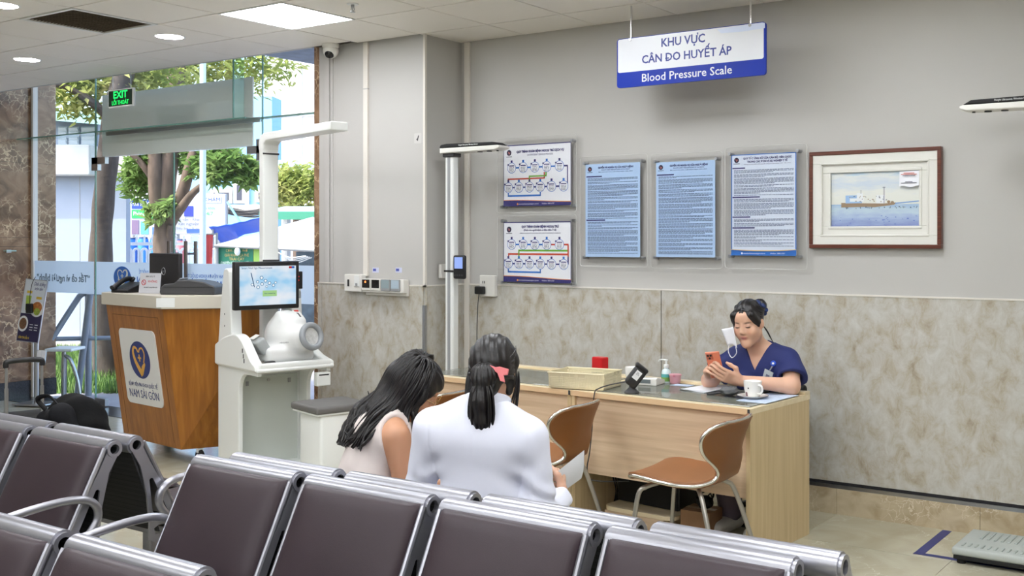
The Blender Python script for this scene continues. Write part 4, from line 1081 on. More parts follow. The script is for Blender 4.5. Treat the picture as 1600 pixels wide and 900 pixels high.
# ================================================================ wall posters behind acrylic
M_pp = pm('poster_paper', (232, 234, 240), .5)
M_navy = pm('print_navy', (44, 40, 110), .5); M_dark = pm('print_dark', (70, 72, 92), .5)
M_pblue = pm('print_blue', (30, 108, 196), .5); M_pred = pm('print_red', (198, 70, 44), .5); M_pgreen = pm('print_green', (112, 176, 52), .5); M_porange = pm('print_orange', (236, 150, 70), .5)
M_pgold = pm('print_gold', (236, 196, 100), .5)
M_lblue = pm('poster_light_blue', (176, 204, 238), .5)
M_lpale = pm('poster_pale_blue', (214, 224, 240), .5)
M_emb = pm('emblem_navy', (36, 32, 66), .5); M_embg = pm('emblem_tan', (206, 120, 110), .5)
M_aedge = pm('acrylic_edge', (226, 226, 222), .2, alpha=.7)
YP = YW - .036                                   # printed face
def poster_base(label, x0, x1, z0, z1, ax0, ax1, az0, az1, m):
    t = thing('wall_poster', label, 'poster', ((x0 + x1) / 2, YW, az0), 0, 'posters behind acrylic on the wall')
    w2 = (x0 + x1) / 2
    obj('acrylic_back', MB().prism(rrect(ax0 - w2 + .03, ax1 - w2 + .03, -.03, az1 - az0 - .02, .02), YW - .014 - YW, YW - .010 - YW, lambda p, q, t: (p, t, q)), M_acryl, t)
    obj('sheet', MB().mm(x0 - w2, x1 - w2, -.0355, -.034, z0 - az0, z1 - az0), m, t)
    obj('acrylic_edge', MB().tube([(p_, -.044, q_) for p_, q_ in rrect(ax0 - w2, ax1 - w2, 0, az1 - az0, .02)], .0022, 6, closed=True), M_aedge, t)
    obj('acrylic_front', MB().prism(rrect(ax0 - w2, ax1 - w2, 0, az1 - az0, .02), -.046, -.042, lambda p, q, t: (p, t, q)), M_acryl, t)
    for sx in (x0 - w2 - .006, x1 - w2 + .012):
        for sz in (z0 - az0 - .004, z1 - az0 + .006):
            obj('standoff', MB().lathe([(.011, 0), (.011, .050), (.009, .053), (0, .053)], 16, (sx, 0, sz), M=Matrix.Rotation(PI / 2, 3, 'X')), M_steel, t, smooth=True)
    return t
def P3(t, x, z): return None
class Print:
    """flat print collected per ink; coordinates are fractions of the sheet (x right, y up)"""
    def __init__(s, t, x0, x1, z0, z1): s.t = t; s.x0, s.x1, s.z0, s.z1 = x0, x1, z0, z1; s.ink = {}
    def pt(s, x, y, d): return (s.x0 + x * (s.x1 - s.x0), YP - .0008 - d, s.z0 + y * (s.z1 - s.z0))
    def poly(s, m, pts, d=0.): s.ink.setdefault((m.name, d), (m, MB()))[1].quad(*[s.pt(x, y, d) for x, y in pts]); return s
    def rect(s, m, x0, x1, y0, y1, d=0.): return s.poly(m, [(x0, y0), (x1, y0), (x1, y1), (x0, y1)], d)
    def ell(s, m, cx, cy, rx, ry, d=0., n=20): return s.poly(m, [(cx + rx * math.cos(2 * PI * k / n), cy + ry * math.sin(2 * PI * k / n)) for k in range(n)], d)
    def words(s, m, x0, x1, y, h, seed, d=0.0002):
        r = random.Random(seed); x = x0
        while x < x1:
            w = r.uniform(.018, .06); w = min(w, x1 - x); s.rect(m, x, x + w * .84, y - h / 2, y + h / 2, d); x += w
        return s
    def text(s, m, body, cx, cy, h, w, bold=0.):
        W_ = s.x1 - s.x0; H_ = s.z1 - s.z0
        text('lettering', body, h * H_, m, s.t, plane_M(s.pt(cx, cy, .0003), (1, 0, 0), (0, 0, 1)), width=w * W_, world=True, bold=bold, extr=.0001)
    def done(s, name='print'):
        for (nm, d), (m, mb) in s.ink.items():
            o = obj(name, mb, m, s.t, world=True); o['kind'] = 'stuff'
def emblem(pr, cx, cy, rx, ry, d=.0002):
    pr.ell(M_emb, cx, cy, rx, ry, d); pr.poly(M_embg, [(cx - rx * .45, cy + ry * .4), (cx - rx * .2, cy + ry * .4), (cx, cy - ry * .25), (cx + rx * .35, cy + ry * .3), (cx + rx * .5, cy + ry * .1), (cx + rx * .05, cy - ry * .65)], d + .0002)
    pr.rect(M_dark, cx - rx * 1.3, cx + rx * 1.3, cy - ry * 1.45, cy - ry * 1.25, d)
def flow_poster(label, z0, z1, az0, az1, titles, variant):
    x0, x1 = -4.685, -4.112
    t = poster_base(label, x0, x1, z0, z1, -4.735, -4.065, az0, az1, M_pp)
    p = Print(t, x0, x1, z0, z1)
    p.rect(M_navy, 0, 1, .985, 1).rect(M_navy, 0, .006, 0, 1).rect(M_navy, .994, 1, 0, 1)
    emblem(p, .085, .875, .035, .048)
    for s_, y, h, w, b in titles: p.text(M_navy, s_, .55, y, h, w, b)
    # footer
    N = 14; up = [(k / N, .075 + .02 * math.sin(1.2 + 3.4 * k / N)) for k in range(N + 1)]
    for k in range(N):
        a, b = up[k], up[k + 1]; p.poly(M_navy, [(a[0], 0), (b[0], 0), b, a], .0002); p.poly(M_porange, [a, b, (b[0], b[1] + .010), (a[0], a[1] + .010)], .0002)
    p.ell(M_porange, .215, .034, .012, .016, .0004); p.text(M_pp, 'www.benhviennamsaigon.com.vn', .38, .034, .030, .30); p.text(M_pp, 'Hotline: 1800 6767', .67, .034, .030, .18)
    top = [.125, .30, .475, .65, .835]; bot = [.075, .235, .395, .555, .72, .895]; yt, yb = .625, .305
    def node(x, y, k):
        p.ell(M_pblue, x, y, .066, .088, .0004); p.ell(M_pp, x, y, .060, .080, .0006)
        p.ell(M_navy, x - .052, y + .055, .012, .016, .0008, 10)
        p.rect(M_pblue if k % 2 else M_navy, x - .014, x + .014, y + .088, y + .125, .0006)
        p.rect(M_navy, x - .04, x + .04, y + .028, y + .044, .0008)
        for q in range(4): p.words(M_dark, x - .038, x + .038, y + .008 - .022 * q, .008, k * 7 + q, .0008)
    for k, x in enumerate(top): node(x, yt, k)
    for k, x in enumerate(bot): node(x, yb, k + 10)
    for a, b in zip(top, top[1:]): p.rect(M_pblue if b < .7 or variant == 1 else M_pred, a + .06, b - .06, yt - .012, yt + .012, .0003)
    for a, b in zip(bot, bot[1:]): p.rect(M_navy, a + .055, b - .055, yb - .012, yb + .012, .0003)
    # return line under the lower row
    p.rect(M_pblue, .065, .083, .165, .23, .0003).rect(M_pblue, .065, .564, .155, .182, .0003).rect(M_pblue, .547, .564, .165, .23, .0003)
    if variant == 1:
        p.rect(M_navy, .89, .955, yt - .012, yt + .012, .0003).rect(M_navy, .942, .957, yb, yt, .0003)
        p.rect(M_pred, .605, .622, .44, .54, .0003).rect(M_pred, .065, .622, .432, .455, .0003).rect(M_pred, .065, .082, .38, .45, .0003)
        p.rect(M_pgreen, .630, .648, .475, .54, .0003).rect(M_pgreen, .385, .648, .468, .49, .0004).rect(M_pgreen, .385, .402, .385, .48, .0005)
    else:
        p.rect(M_pred, .90, .965, yt - .013, yt + .013, .0003).rect(M_pred, .95, .968, .43, yt, .0003).rect(M_navy, .95, .968, yb, .43, .0003)
        p.rect(M_pgreen, .226, .95, .512, .540, .0003).rect(M_pgreen, .226, .244, .385, .52, .0005)
        p.rect(M_pred, .07, .95, .452, .480, .0004).rect(M_pred, .07, .087, .385, .46, .0004)
    p.done()
flow_poster('upper landscape flow-chart poster with blue footer, above the other flow chart', 1.812, 2.236, 1.765, 2.285, [('QUY TRÌNH KHÁM BỆNH NGOẠI TRÚ DỊCH VỤ', .882, .050, .70, .001), ('OUTPATIENT SERVICE PROCESS', .825, .040, .38, 0)], 1)
flow_poster('lower landscape flow-chart poster resting on the panel strip', 1.288, 1.703, 1.272, 1.748, [('QUY TRÌNH KHÁM BỆNH NGOẠI TRÚ', .918, .050, .55, .001), ('(Dành cho người bệnh có Bảo hiểm Y tế)', .862, .042, .48, .0003), ('HEALTH EXAMINATION PROCESS WITH HEALTH INSURANCE COVERAGE', .812, .022, .60, 0)], 2)
def list_poster(label, x0, x1, z0, z1, ax, az, m, titles, heads, border=None, foot=False, seed=0):
    t = poster_base(label, x0, x1, z0, z1, ax[0], ax[1], az[0], az[1], m)
    p = Print(t, x0, x1, z0, z1); ink = pm('print_slate', (92, 104, 136), .5)
    if border is not None: p.rect(border, 0, .014, 0, 1).rect(border, .986, 1, 0, 1).rect(border, 0, 1, .992, 1)
    emblem(p, .085, .945, .038, .026)
    for s_, y, h, w, b in titles: p.text(M_navy, s_, .56, y, h, w, b)
    r = random.Random(seed); y = .865; k = 0
    lo = .085 if foot else .03
    while y > lo:
        hd = [h for h in heads if abs(h[0] - y) < .011]
        if hd: p.rect(M_navy, .02, hd[0][1], y - .006, y + .006, .0003); y -= .022; continue
        para = r.randint(2, 5)
        for q in range(para):
            if y <= lo or [h for h in heads if abs(h[0] - y) < .010]: break
            p.words(ink, .045, .965 if q < para - 1 else r.uniform(.3, .9), y, .0058, seed * 1000 + k); k += 1; y -= .0118
        y -= .007
    if foot:
        p.rect(M_pblue, 0, 1, 0, .045, .0002)
        N = 10
        for q in range(N):
            a, b = q / N, (q + 1) / N; f = lambda v: .045 + .012 * (2 * v - 1) ** 2
            p.poly(M_pblue, [(a, .04), (b, .04), (b, f(b)), (a, f(a))], .0002); p.poly(M_pgold, [(a, f(a)), (b, f(b)), (b, f(b) + .006), (a, f(a) + .006)], .0002)
        p.ell(M_pp, .17, .022, .014, .010, .0004); p.text(M_pp, 'www.benhviennamsaigon.com.vn', .36, .022, .020, .34); p.text(M_pp, 'Hotline: 1800 6767', .72, .022, .020, .22)
    p.done()
tt = [('QUYỀN VÀ NGHĨA VỤ CỦA NGƯỜI BỆNH', .957, .026, .64, .0006), ('RIGHTS AND OBLIGATIONS OF PATIENTS', .932, .018, .52, 0), ('Ban hành kèm theo Luật Khám bệnh, chữa bệnh', .911, .013, .62, 0)]
list_poster('pale blue text poster right beside the flow charts', -3.996, -3.574, 1.467, 2.078, (-4.035, -3.515), (1.405, 2.128), M_lblue, tt, [(.865, .31), (.40, .37)], seed=1)
list_poster('pale blue text poster in the middle of the three upright posters', -3.455, -3.036, 1.470, 2.070, (-3.49, -2.985), (1.40, 2.122), M_lblue, tt, [(.865, .31)], seed=2)
list_poster('blue-edged text poster with blue footer beside the framed picture', -2.926, -2.503, 1.484, 2.094, (-2.965, -2.435), (1.405, 2.140), M_lpale, [('QUY TẮC ỨNG XỬ CỦA CÁN BỘ, VIÊN CHỨC', .957, .026, .74, .0006), ('TRONG CÁC ĐƠN VỊ SỰ NGHIỆP Y TẾ', .925, .026, .62, .0006), ('Thông tư quy định về quy tắc ứng xử của công chức, viên chức', .900, .012, .72, 0)], [(.865, .22), (.58, .45), (.385, .30), (.265, .37)], border=M_pblue, foot=True, seed=3)
# ================================================================ framed painting
M_fw = wood('frame_mahogany', ((74, 36, 24), (96, 48, 32), (112, 60, 42)), 3, 'X', .3, 20)
M_mat = pm('frame_cream_white', (222, 221, 214), .4)
fx0_, fx1_, fz0, fz1 = -2.423, -1.661, 1.530, 2.088
t = thing('framed_painting', 'seascape painting of a moored ship in brown frame', 'picture', ((fx0_ + fx1_) / 2, YW, fz0))
def frame_ring(x0, x1, z0, z1, w, y0, y1):
    mb = MB()
    for a, b, c, d in ((x0, x1, z0, z0 + w), (x0, x1, z1 - w, z1), (x0, x0 + w, z0 + w, z1 - w), (x1 - w, x1, z0 + w, z1 - w)): mb.mm(a, b, y0, y1, c, d)
    return mb
cxm = (fx0_ + fx1_) / 2
def fo(n, mb, m, bv=.003): return obj(n, mb, m, t, bevel=bv, world=True)
fo('frame', frame_ring(fx0_, fx1_, fz0, fz1, .022, YW - .040, YW), M_fw)
fo('outer_mount', frame_ring(fx0_ + .02, fx1_ - .02, fz0 + .02, fz1 - .02, .052, YW - .034, YW - .004), M_mat)
fo('cove_moulding', frame_ring(fx0_ + .066, fx1_ - .066, fz0 + .066, fz1 - .066, .012, YW - .038, YW - .010), M_mat, .005)
fo('inner_mount', frame_ring(fx0_ + .074, fx1_ - .074, fz0 + .074, fz1 - .074, .052, YW - .020, YW - .004), M_mat)
fo('inner_bead', frame_ring(fx0_ + .110, fx1_ - .110, fz0 + .110, fz1 - .110, .016, YW - .026, YW - .006), M_mat, .004)
def _paint(nt, N, L, b):
    tc = N.new('ShaderNodeTexCoord'); sp = N.new('ShaderNodeSeparateXYZ'); L.new(tc.outputs['Generated'], sp.inputs[0])
    nz = N.new('ShaderNodeTexNoise'); nz.inputs['Scale'].default_value = 5; nz.inputs['Detail'].default_value = 6; mp = N.new('ShaderNodeMapping'); mp.inputs['Scale'].default_value = (1.2, 1, 3); L.new(tc.outputs['Generated'], mp.inputs[0]); L.new(mp.outputs[0], nz.inputs[0])
    ad = N.new('ShaderNodeMath'); ad.operation = 'MULTIPLY_ADD'; ad.inputs[1].default_value = .34; L.new(nz.outputs[0], ad.inputs[0])
    sub = N.new('ShaderNodeMath'); sub.operation = 'ADD'; sub.inputs[1].default_value = -.17; L.new(sp.outputs['Z'], sub.inputs[0]); L.new(sub.outputs[0], ad.inputs[2])
    sea = _ramp(N, [(.0, (132, 146, 196)), (.16, (160, 178, 212)), (.30, (184, 204, 216)), (.40, (160, 186, 214))]); L.new(ad.outputs[0], sea.inputs[0])
    sky = _ramp(N, [(.42, (220, 222, 214)), (.62, (222, 224, 218)), (.78, (198, 210, 222)), (.92, (218, 222, 220)), (1.0, (184, 206, 222))]); L.new(ad.outputs[0], sky.inputs[0])
    gt = N.new('ShaderNodeMath'); gt.operation = 'GREATER_THAN'; gt.inputs[1].default_value = .40; L.new(sp.outputs['Z'], gt.inputs[0])
    mx = N.new('ShaderNodeMixRGB'); L.new(gt.outputs[0], mx.inputs[0]); L.new(sea.outputs[0], mx.inputs[1]); L.new(sky.outputs[0], mx.inputs[2]); L.new(mx.outputs[0], b.inputs['Base Color']); b.inputs['Roughness'].default_value = .4
px0, px1, pz0, pz1 = fx0_ + .124, fx1_ - .124, fz0 + .124, fz1 - .124
fo('canvas', MB().mm(px0, px1, YW - .012, YW - .009, pz0, pz1), ramp_mat('seascape_paint', _paint), 0)
pr = Print(t, px0, px1, pz0, pz1)
pr.pt = lambda x, y, d: (px0 + x * (px1 - px0), YW - .0122 - d, pz0 + y * (pz1 - pz0))
Mb_, Mw_, Mg_ = pm('paint_brown', (150, 128, 104), .5), pm('paint_white', (226, 230, 232), .5), pm('paint_blue', (150, 184, 222), .5)
pr.poly(pm('paint_sea_line', (120, 158, 208), .5), [(0, .40), (.15, .40), (.15, .408), (0, .408)]).poly(pm('paint_sea_line', (0, 0, 0)), [(.72, .425), (1, .46), (1, .44), (.72, .40)])
pr.poly(Mb_, [(.12, .355), (.42, .360), (.50, .35), (.72, .39), (.74, .43), (.60, .415), (.12, .44)], .0002)
pr.rect(Mg_, .17, .36, .43, .575, .0003).rect(Mw_, .22, .38, .46, .52, .0005).rect(Mw_, .30, .37, .52, .615, .0005).rect(Mw_, .52, .62, .42, .57, .0004)
pr.rect(pm('paint_dark', (86, 96, 116), .5), .605, .612, .42, .72, .0006).rect(pm('paint_dark', (0, 0, 0)), .345, .350, .60, .67, .0006).rect(pm('paint_dark', (0, 0, 0)), .59, .625, .705, .715, .0006)
pr.ell(Mb_, .66, .445, .018, .026, .0005).ell(Mb_, .70, .435, .02, .022, .0005)
rr = random.Random(5)
for k in range(34): pr.rect(pm('paint_dark', (0, 0, 0)), (xx := rr.uniform(.17, .98)), xx + .008, (yy := .335 + rr.uniform(-.012, .012)), yy + .018, .0004)
for k in range(30): pr.rect(pm('paint_dark', (0, 0, 0)) if k % 2 else Mb_, (xx := rr.uniform(.2, .66)), xx + rr.uniform(.006, .016), (yy := rr.uniform(.44, .55)), yy + .012, .0007)
for k in range(26): pr.ell(pm('paint_deep', (96, 116, 190), .5), rr.uniform(0, 1), rr.uniform(.01, .2), rr.uniform(.004, .012), rr.uniform(.004, .01), .0003, 8)
pr.done('painted_ship')
nt_ = thing('note_card', 'white note card tucked into the corner of the painting', 'card', (px1 - .055, YW - .02, pz1 - .09))
obj('card', MB().sheet([[(-.055 + .11 * k / 8, -.004 - .008 * (1 - r_ / 4) ** 2, .085 - .085 * (1 - r_ / 4) + .004 * math.sin(k)* (1 - r_ / 4)) for k in range(9)] for r_ in range(5)]), M_pp, nt_, smooth=True)
for k, (a, b, z) in enumerate(((-.03, .03, .074), (-.044, .044, .067), (-.035, .035, .060), (-.02, .02, .026), (-.044, .044, .019))): obj('printed_line', MB().mm(a, b, -.0125, -.0120, z - .0016, z + .0016), M_pred if k < 2 else M_dark, nt_)
# ================================================================ height and weight stations
def station(label, xp, s, zhead, ypole, display, base):
    """pole with measuring head that points along s * x"""
    t = thing('height_scale', label, 'scale', (xp, ypole, 0))
    obj('pole', MB().rbox((0, 0, zhead / 2 + .02), (.075, .06, zhead - .06), .012), M_whitem, t, bevel=0)
    obj('pole_face', MB().mm(-.012, .012, -.032, -.0295, .12, zhead - .06), M_grey, t)
    for z in (.675, 1.36): obj('strap', MB().mm(-.042, .042, -.034, .034, z, z + .012), M_black, t)
    hp = [(-.06, 0), (.42, .006), (.455, .016), (.46, .03), (.44, .036), (-.06, .036)]
    obj('head', MB().prism(hp, -.06, .06, lambda p, q, tt: (s * p, tt, zhead - .045 + q)), M_white, t, bevel=.006)
    obj('head_cover', MB().prism([(-.062, .036), (.44, .036), (.40, .058), (.0, .064), (-.05, .058)], -.062, .062, lambda p, q, tt: (s * p, tt, zhead - .045 + q)), M_blackm, t, bevel=.006)
    for px_, r_ in ((.33, .018), (.25, .018), (.40, .008)): obj('sensor', MB().cyl((s * px_, -.0, zhead - .046), (s * px_, -.0, zhead - .036), r_), M_black, t)
    obj('neck', MB().rbox((0, 0, zhead - .055), (.10, .085, .03), .008), M_dgrey, t)
    text('lettering', 'Height Ultrasonic Wireless Sensor', .014, M_whitem, t, plane_M((s * .20, -.0665, zhead + .0035), (1, 0, 0), (0, 0, 1)), width=.17)
    if display:
        d = obj('display', MB().rbox((.115, -.05, 1.395), (.105, .026, .16), .012), M_black, t, smooth=True)
        d.rotation_euler = (0, 0, 0)
        obj('screen', MB().mm(.078, .150, -.0642, -.0635, 1.385, 1.462), emitter('lcd_glow', (150, 175, 240), .8), d)
        for k in range(4): obj('key', MB().mm(.075 + .021 * k, .088 + .021 * k, -.0642, -.0632, 1.335, 1.345), M_dgrey, d)
        obj('bracket', MB().mm(.03, .075, -.04, -.03, 1.36, 1.372), M_black, t)
    if base:
        pl = obj('platform', MB().rbox((s * .17, -.03, .062), (.56, .40, .040), .014), pm('scale_grey', (176, 182, 178), .5), t, smooth=True)
        rb = pm('scale_rib', (168, 176, 172), .55)
        for k in range(14): obj('tread_rib', MB().rbox((s * (-.07 + .033 * k), .06, .0835), (.014, .16, .006), .0028, 2), rb, pl)
        for k in range(17): obj('tread_rib', MB().rbox((s * (-.08 + .0305 * k), -.16, .0835), (.012, .06, .006), .0028, 2), rb, pl)
        obj('tread_oval', MB().lathe([(.0, .004), (.8, .0035), (1, 0)], 24, (s * .05, -.055, .082), M=Matrix.Diagonal((.09, .022, 1))), pm('scale_oval', (134, 136, 134), .5), pl)
        obj('skirt', MB().rbox((s * .17, -.03, .033), (.545, .39, .022), .005), M_blackm, t)
        for fx_ in (-.07, .41):
            for fy_ in (-.19, .13): obj('foot', MB().cyl((s * fx_, fy_, 0), (s * fx_, fy_, .024), .022), M_blackm, t)
    else:
        obj('foot_plate', MB().rbox((0, 0, .03), (.2, .2, .06), .01), M_whitem, t)
    return t
station('white height scale pole with small lit display in the wall corner', -4.905, 1, 2.215, 5.62, True, False)
st = station('height scale with ribbed platform on the floor at the right edge', -1.00, -1, 2.262, 5.56, False, True)
# floor tape
M_tape = pm('blue_tape', (44, 52, 116), .45)
t = thing('floor_tape', 'dark blue tape marking a corner on the floor around the scale', 'tape', (-1.63, 5.42, .0005))
a, b, c = onz(1433, 864, 0), onz(1487, 830, 0), onz(1640, 899, 0)
obj('strip', MB().mm(-1.655, -1.605, 5.40, 5.915, .0006, .0012), M_tape, t, world=True)
obj('strip', MB().mm(-1.655, -.35, 5.385, 5.425, .0008, .0014), M_tape, t, world=True)
# ================================================================ electrical things on column and wall
p0, p1 = ony(545, 430, YC), ony(637, 460, YC)
z0, z1 = 1.20, 1.325
t = thing('timer_switch_box', 'white box with four timer displays on the column', 'switch box', (-5.44, YC - .014, z0), 0)
obj('box', MB().rbox((.01, -.03, .055), (.40, .06, .095), .006), M_white, t)
obj('rail', MB().rbox((.01, -.012, .0), (.40, .022, .03), .004), M_white, t)
for k in range(4):
    obj('module', MB().rbox((-.142 + .094 * k, -.064, .062), (.086, .012, .082), .004), M_grey if k > 1 else M_white, t)
    obj('window', MB().mm(-.142 + .094 * k - .036, -.142 + .094 * k + .036, -.0712, -.070, .040, .098), pm(('timer_black', 'timer_black2', 'timer_grey', 'timer_blue')[k], ((26, 20, 18), (34, 30, 30), (150, 166, 170), (176, 192, 204))[k], .12), t)
obj('indicator', MB().cyl((-.145, -.0705, .082), (-.145, -.0725, .082), .007), emitter('amber_led', (255, 120, 60), 3), t)
t = thing('breaker_box', 'small white breaker box left of the timer displays', 'switch box', (-5.735, YC - .014, 1.215))
obj('box', MB().rbox((0, -.025, .055), (.17, .05, .125), .006), M_white, t)
obj('breaker', MB().rbox((-.04, -.052, .055), (.014, .01, .05), .002), M_black, t)
obj('switch', MB().rbox((.045, -.052, .07), (.05, .008, .08), .003), M_whitem, t)
obj('rocker', MB().rbox((.045, -.057, .045), (.02, .006, .02), .002), M_grey, t)
for k, u in enumerate((587, 623)):
    p = ony(u, 422, YC)
    t = thing('label_sticker', 'small blue and white label above the ' + ('first' if k == 0 else 'last') + ' timer displays', 'sticker', (p[0], YC, p[2]))
    obj('sticker', MB().mm(-.03, .03, -.002, 0, -.018, .018), pm('label_lilac', (200, 204, 226), .5), t)
    obj('printed_mark', MB().mm(-.024, .006, -.0026, -.002, -.008, .010), pm('label_ink', (80, 90, 170), .5), t)
t = thing('cable_trunking', 'white upright cable trunking above the switch boxes', 'trunking', (-5.655, YC, 1.32))
obj('cover', MB().mm(-.022, .022, -.018, 0, 0, CEIL - 1.32), M_trunk, t, bevel=.002)
obj('joint', MB().mm(-.023, .023, -.019, 0, 1.34, 1.348), M_wall, t)
t = thing('cable_trunking', 'white upright cable trunking in the wall corner behind the height scale', 'trunking', (-5.035, YW, 0))
obj('cover', MB().mm(-.022, .022, -.022, -.001, .17, CEIL - .006), M_trunk, t, bevel=.002)
t = thing('wall_outlet', 'white socket box with a black plug beside the height display', 'outlet', (-4.825, YW - .015, 1.19))
obj('box', MB().rbox((0, -.015, .065), (.14, .034, .15), .006), M_white, t)
for k in (-1, 1): obj('socket', MB().mm(.008 * k - .003 - .03, .008 * k + .003 - .03, -.0332, -.032, .082, .10), M_dgrey, t)
obj('plug', MB().rbox((-.045, -.055, .035), (.07, .045, .055), .008), M_black, t, smooth=True)
obj('lead', MB().tube(spline([(-.05, -.06, .01), (-.07, -.05, -.10), (-.085, -.04, -.30), (-.075, -.04, -.42), (-.03, -.03, -.50)], 8), .0035, 6), M_dgrey, t, smooth=True)
t = thing('junction_box', 'small white junction box on the column side beside the pole', 'switch box', (-5.086, 5.72, 1.31))
obj('box', MB().rbox((.015, 0, .05), (.03, .07, .10), .005), M_white, t)
p = ony(653, 216, YC)
t = thing('wall_sticker', 'small worn black arrow sticker high on the column', 'sticker', (p[0], YC, p[2]))
obj('backing', MB().prism(rrect(-.035, .035, -.035, .035, .008), -.0010, 0, lambda p, q, tt: (p, tt, q)), pm('sticker_grey', (200, 198, 194), .4), t)
obj('arrow', MB().prism([(-.015, -.008), (.0, -.02), (.004, -.005), (.012, .018), (.004, .020), (-.004, .0)], -.0018, -.0011, lambda p, q, tt: (p, tt, q)), M_dgrey, t)
# ================================================================ blood pressure kiosk
M_kw = pm('kiosk_white', (236, 238, 235), .38)
M_kg = pm('kiosk_grey', (166, 170, 170), .4)
M_kseat = pm('kiosk_seat_grey', (104, 102, 100), .6, bump=.2, bscale=200)
KR = math.atan2(.964, .2655)
t = thing('blood_pressure_kiosk', 'white vital signs kiosk with monitor and arm cuff', 'kiosk', (-5.595, 4.542, 0), KR)
yz = lambda x: (lambda p, q, tt: (tt, p, q))
prof = [(.63, 0), (.63, .735), (.0, .735), (.0, .705), (.17, .705)] + arc(.17, .585, .12, 90, 0, 8) + [(.29, .05), (.05, .05), (-.06, .02), (-.06, 0)]
prof = [(p, q) for p, q in prof]
obj('side_panel', MB().prism(prof, .0, .03, yz(0)), M_kw, t, bevel=.004)
obj('side_panel', MB().prism(prof, .48, .51, yz(0)), M_kw, t, bevel=.004)
obj('back_panel', MB().mm(.03, .48, .40, .42, .02, .72), M_kw, t)
door = obj('door', MB().mm(.05, .46, .388, .400, .07, .66), pm('kiosk_door', (196, 202, 196), .4), t, bevel=.002)
obj('lock', MB().cyl((.25, .388, .63), (.25, .382, .63), .011), M_steel, door)
for x in (.10, .40): obj('hinge', MB().mm(x - .01, x + .01, .384, .388, .60, .63), M_grey, door)
obj('base', MB().mm(.03, .48, .30, .60, .0, .05), M_kw, t)
obj('table', MB().rbox((.255, .30, .742), (.54, .66, .028), .012), M_kw, t, smooth=True)
# side covers that cradle the instrument
cov = [(.645, .735), (.645, .870), (.50, .925), (.36, .955), (.27, .955), (.20, .925), (.13, .865), (.06, .805), (-.01, .775), (-.02, .735)]
cv = spline([(a, b, 0) for a, b in cov[1:-1]], 4)
obj('side_cover', MB().prism([cov[0]] + [(p[0], p[1]) for p in cv] + [cov[-1]], -.02, .05, yz(0)), M_kw, t, bevel=.012, seg=3)
cov2 = [(.60, .735), (.60, .90), (.45, .90), (.28, .86), (.12, .80), (-.01, .775), (-.02, .735)]
obj('side_cover', MB().prism(cov2, .47, .53, yz(0)), M_kw, t, bevel=.010, seg=3)
obj('front_lip', MB().rbox((.255, -.005, .765), (.50, .04, .045), .012), M_kw, t, smooth=True)
for k, (yy, zz) in enumerate(((.18, .86), (.165, .825), (.155, .795))): obj('slot', MB().rbox((-.0205, yy, zz), (.004, .010, .028), .0015), M_black, t)
obj('tray_rail', MB().rbox((.19, .045, .772), (.30, .02, .014), .004), M_kg, t)
obj('tray_clamp', MB().rbox((.09, .03, .782), (.05, .03, .03), .006).cyl((.12, .015, .785), (.12, .045, .785), .012), M_dgrey, t)
# upright carrying the monitor
up = [(.64, .84), (.60, 1.10), (.545, 1.36), (.53, 1.385), (.48, 1.39), (.45, 1.37), (.42, 1.10), (.40, .90), (.40, .84)]
obj('upright', MB().prism(up, .0, .075, yz(0)), M_kw, t, bevel=.010, seg=3)
obj('upright', MB().prism(up, .435, .51, yz(0)), M_kw, t, bevel=.010, seg=3)
obj('upright_bridge', MB().mm(.07, .44, .44, .53, 1.12, 1.385), M_kw, t, bevel=.006)
for zz in (.90, 1.0, 1.08): obj('screw', MB().cyl((-.001, .52, zz), (.001, .52, zz), .006, 10), M_dgrey, t)
obj('card_reader', MB().rbox((.475, .405, 1.30), (.05, .03, .12), .004), M_blackm, t)
for zz in (1.325, 1.30): obj('red_light', MB().cyl((.463, .389, zz), (.463, .386, zz), .008), emitter('kiosk_red', (255, 50, 40), 4), t)
obj('card_slot', MB().rbox((.475, .40, 1.20), (.03, .02, .05), .006), M_kg, t)
# monitor
mx0, mx1, mz0, mz1, my = -.055, .395, 1.118, 1.436, .225
mon = obj('monitor', MB().rbox(((mx0 + mx1) / 2, my + .022, (mz0 + mz1) / 2), (mx1 - mx0, .044, mz1 - mz0), .008), M_black, t, smooth=True)
obj('monitor_mount', MB().rbox((.17, .35, 1.24), (.12, .24, .09), .01), M_dgrey, t)
def _scr(nt, N, L, b):
    tc = N.new('ShaderNodeTexCoord'); nz = N.new('ShaderNodeTexNoise'); nz.inputs['Scale'].default_value = 2.6; nz.inputs['Detail'].default_value = 2
    L.new(tc.outputs['Generated'], nz.inputs[0]); r = _ramp(N, [(.35, (150, 200, 234)), (.5, (196, 218, 236)), (.65, (222, 228, 236))]); L.new(nz.outputs[0], r.inputs[0])
    L.new(r.outputs[0], b.inputs['Emission Color']); b.inputs['Emission Strength'].default_value = .72; b.inputs['Base Color'].default_value = (.02, .02, .02, 1); b.inputs['Roughness'].default_value = .2
sx0, sx1, sz0, sz1 = mx0 + .034, mx1 - .024, mz0 + .030, mz1 - .030
obj('screen', MB().mm(sx0, sx1, my - .0006, my + .001, sz0, sz1), ramp_mat('kiosk_screen', _scr), mon)
def se(n, c, s_): return emitter(n, c, s_)
def sxz(fx, fz): return (sx0 + fx * (sx1 - sx0), sz0 + fz * (sz1 - sz0))
E_db, E_mb, E_gr, E_lt = se('screen_ink', (52, 96, 140), .5), se('screen_hex', (110, 160, 196), .55), se('screen_button', (164, 206, 140), .7), se('screen_white', (236, 240, 244), .75)
text('lettering', 'Smart Vital Sign Measurement', .018, se('screen_title', (24, 78, 132), .5), mon, plane_M((*[sxz(.30, .95)[0], my - .0014], sxz(.30, .95)[1]), (1, 0, 0), (0, 0, 1)), width=.21)
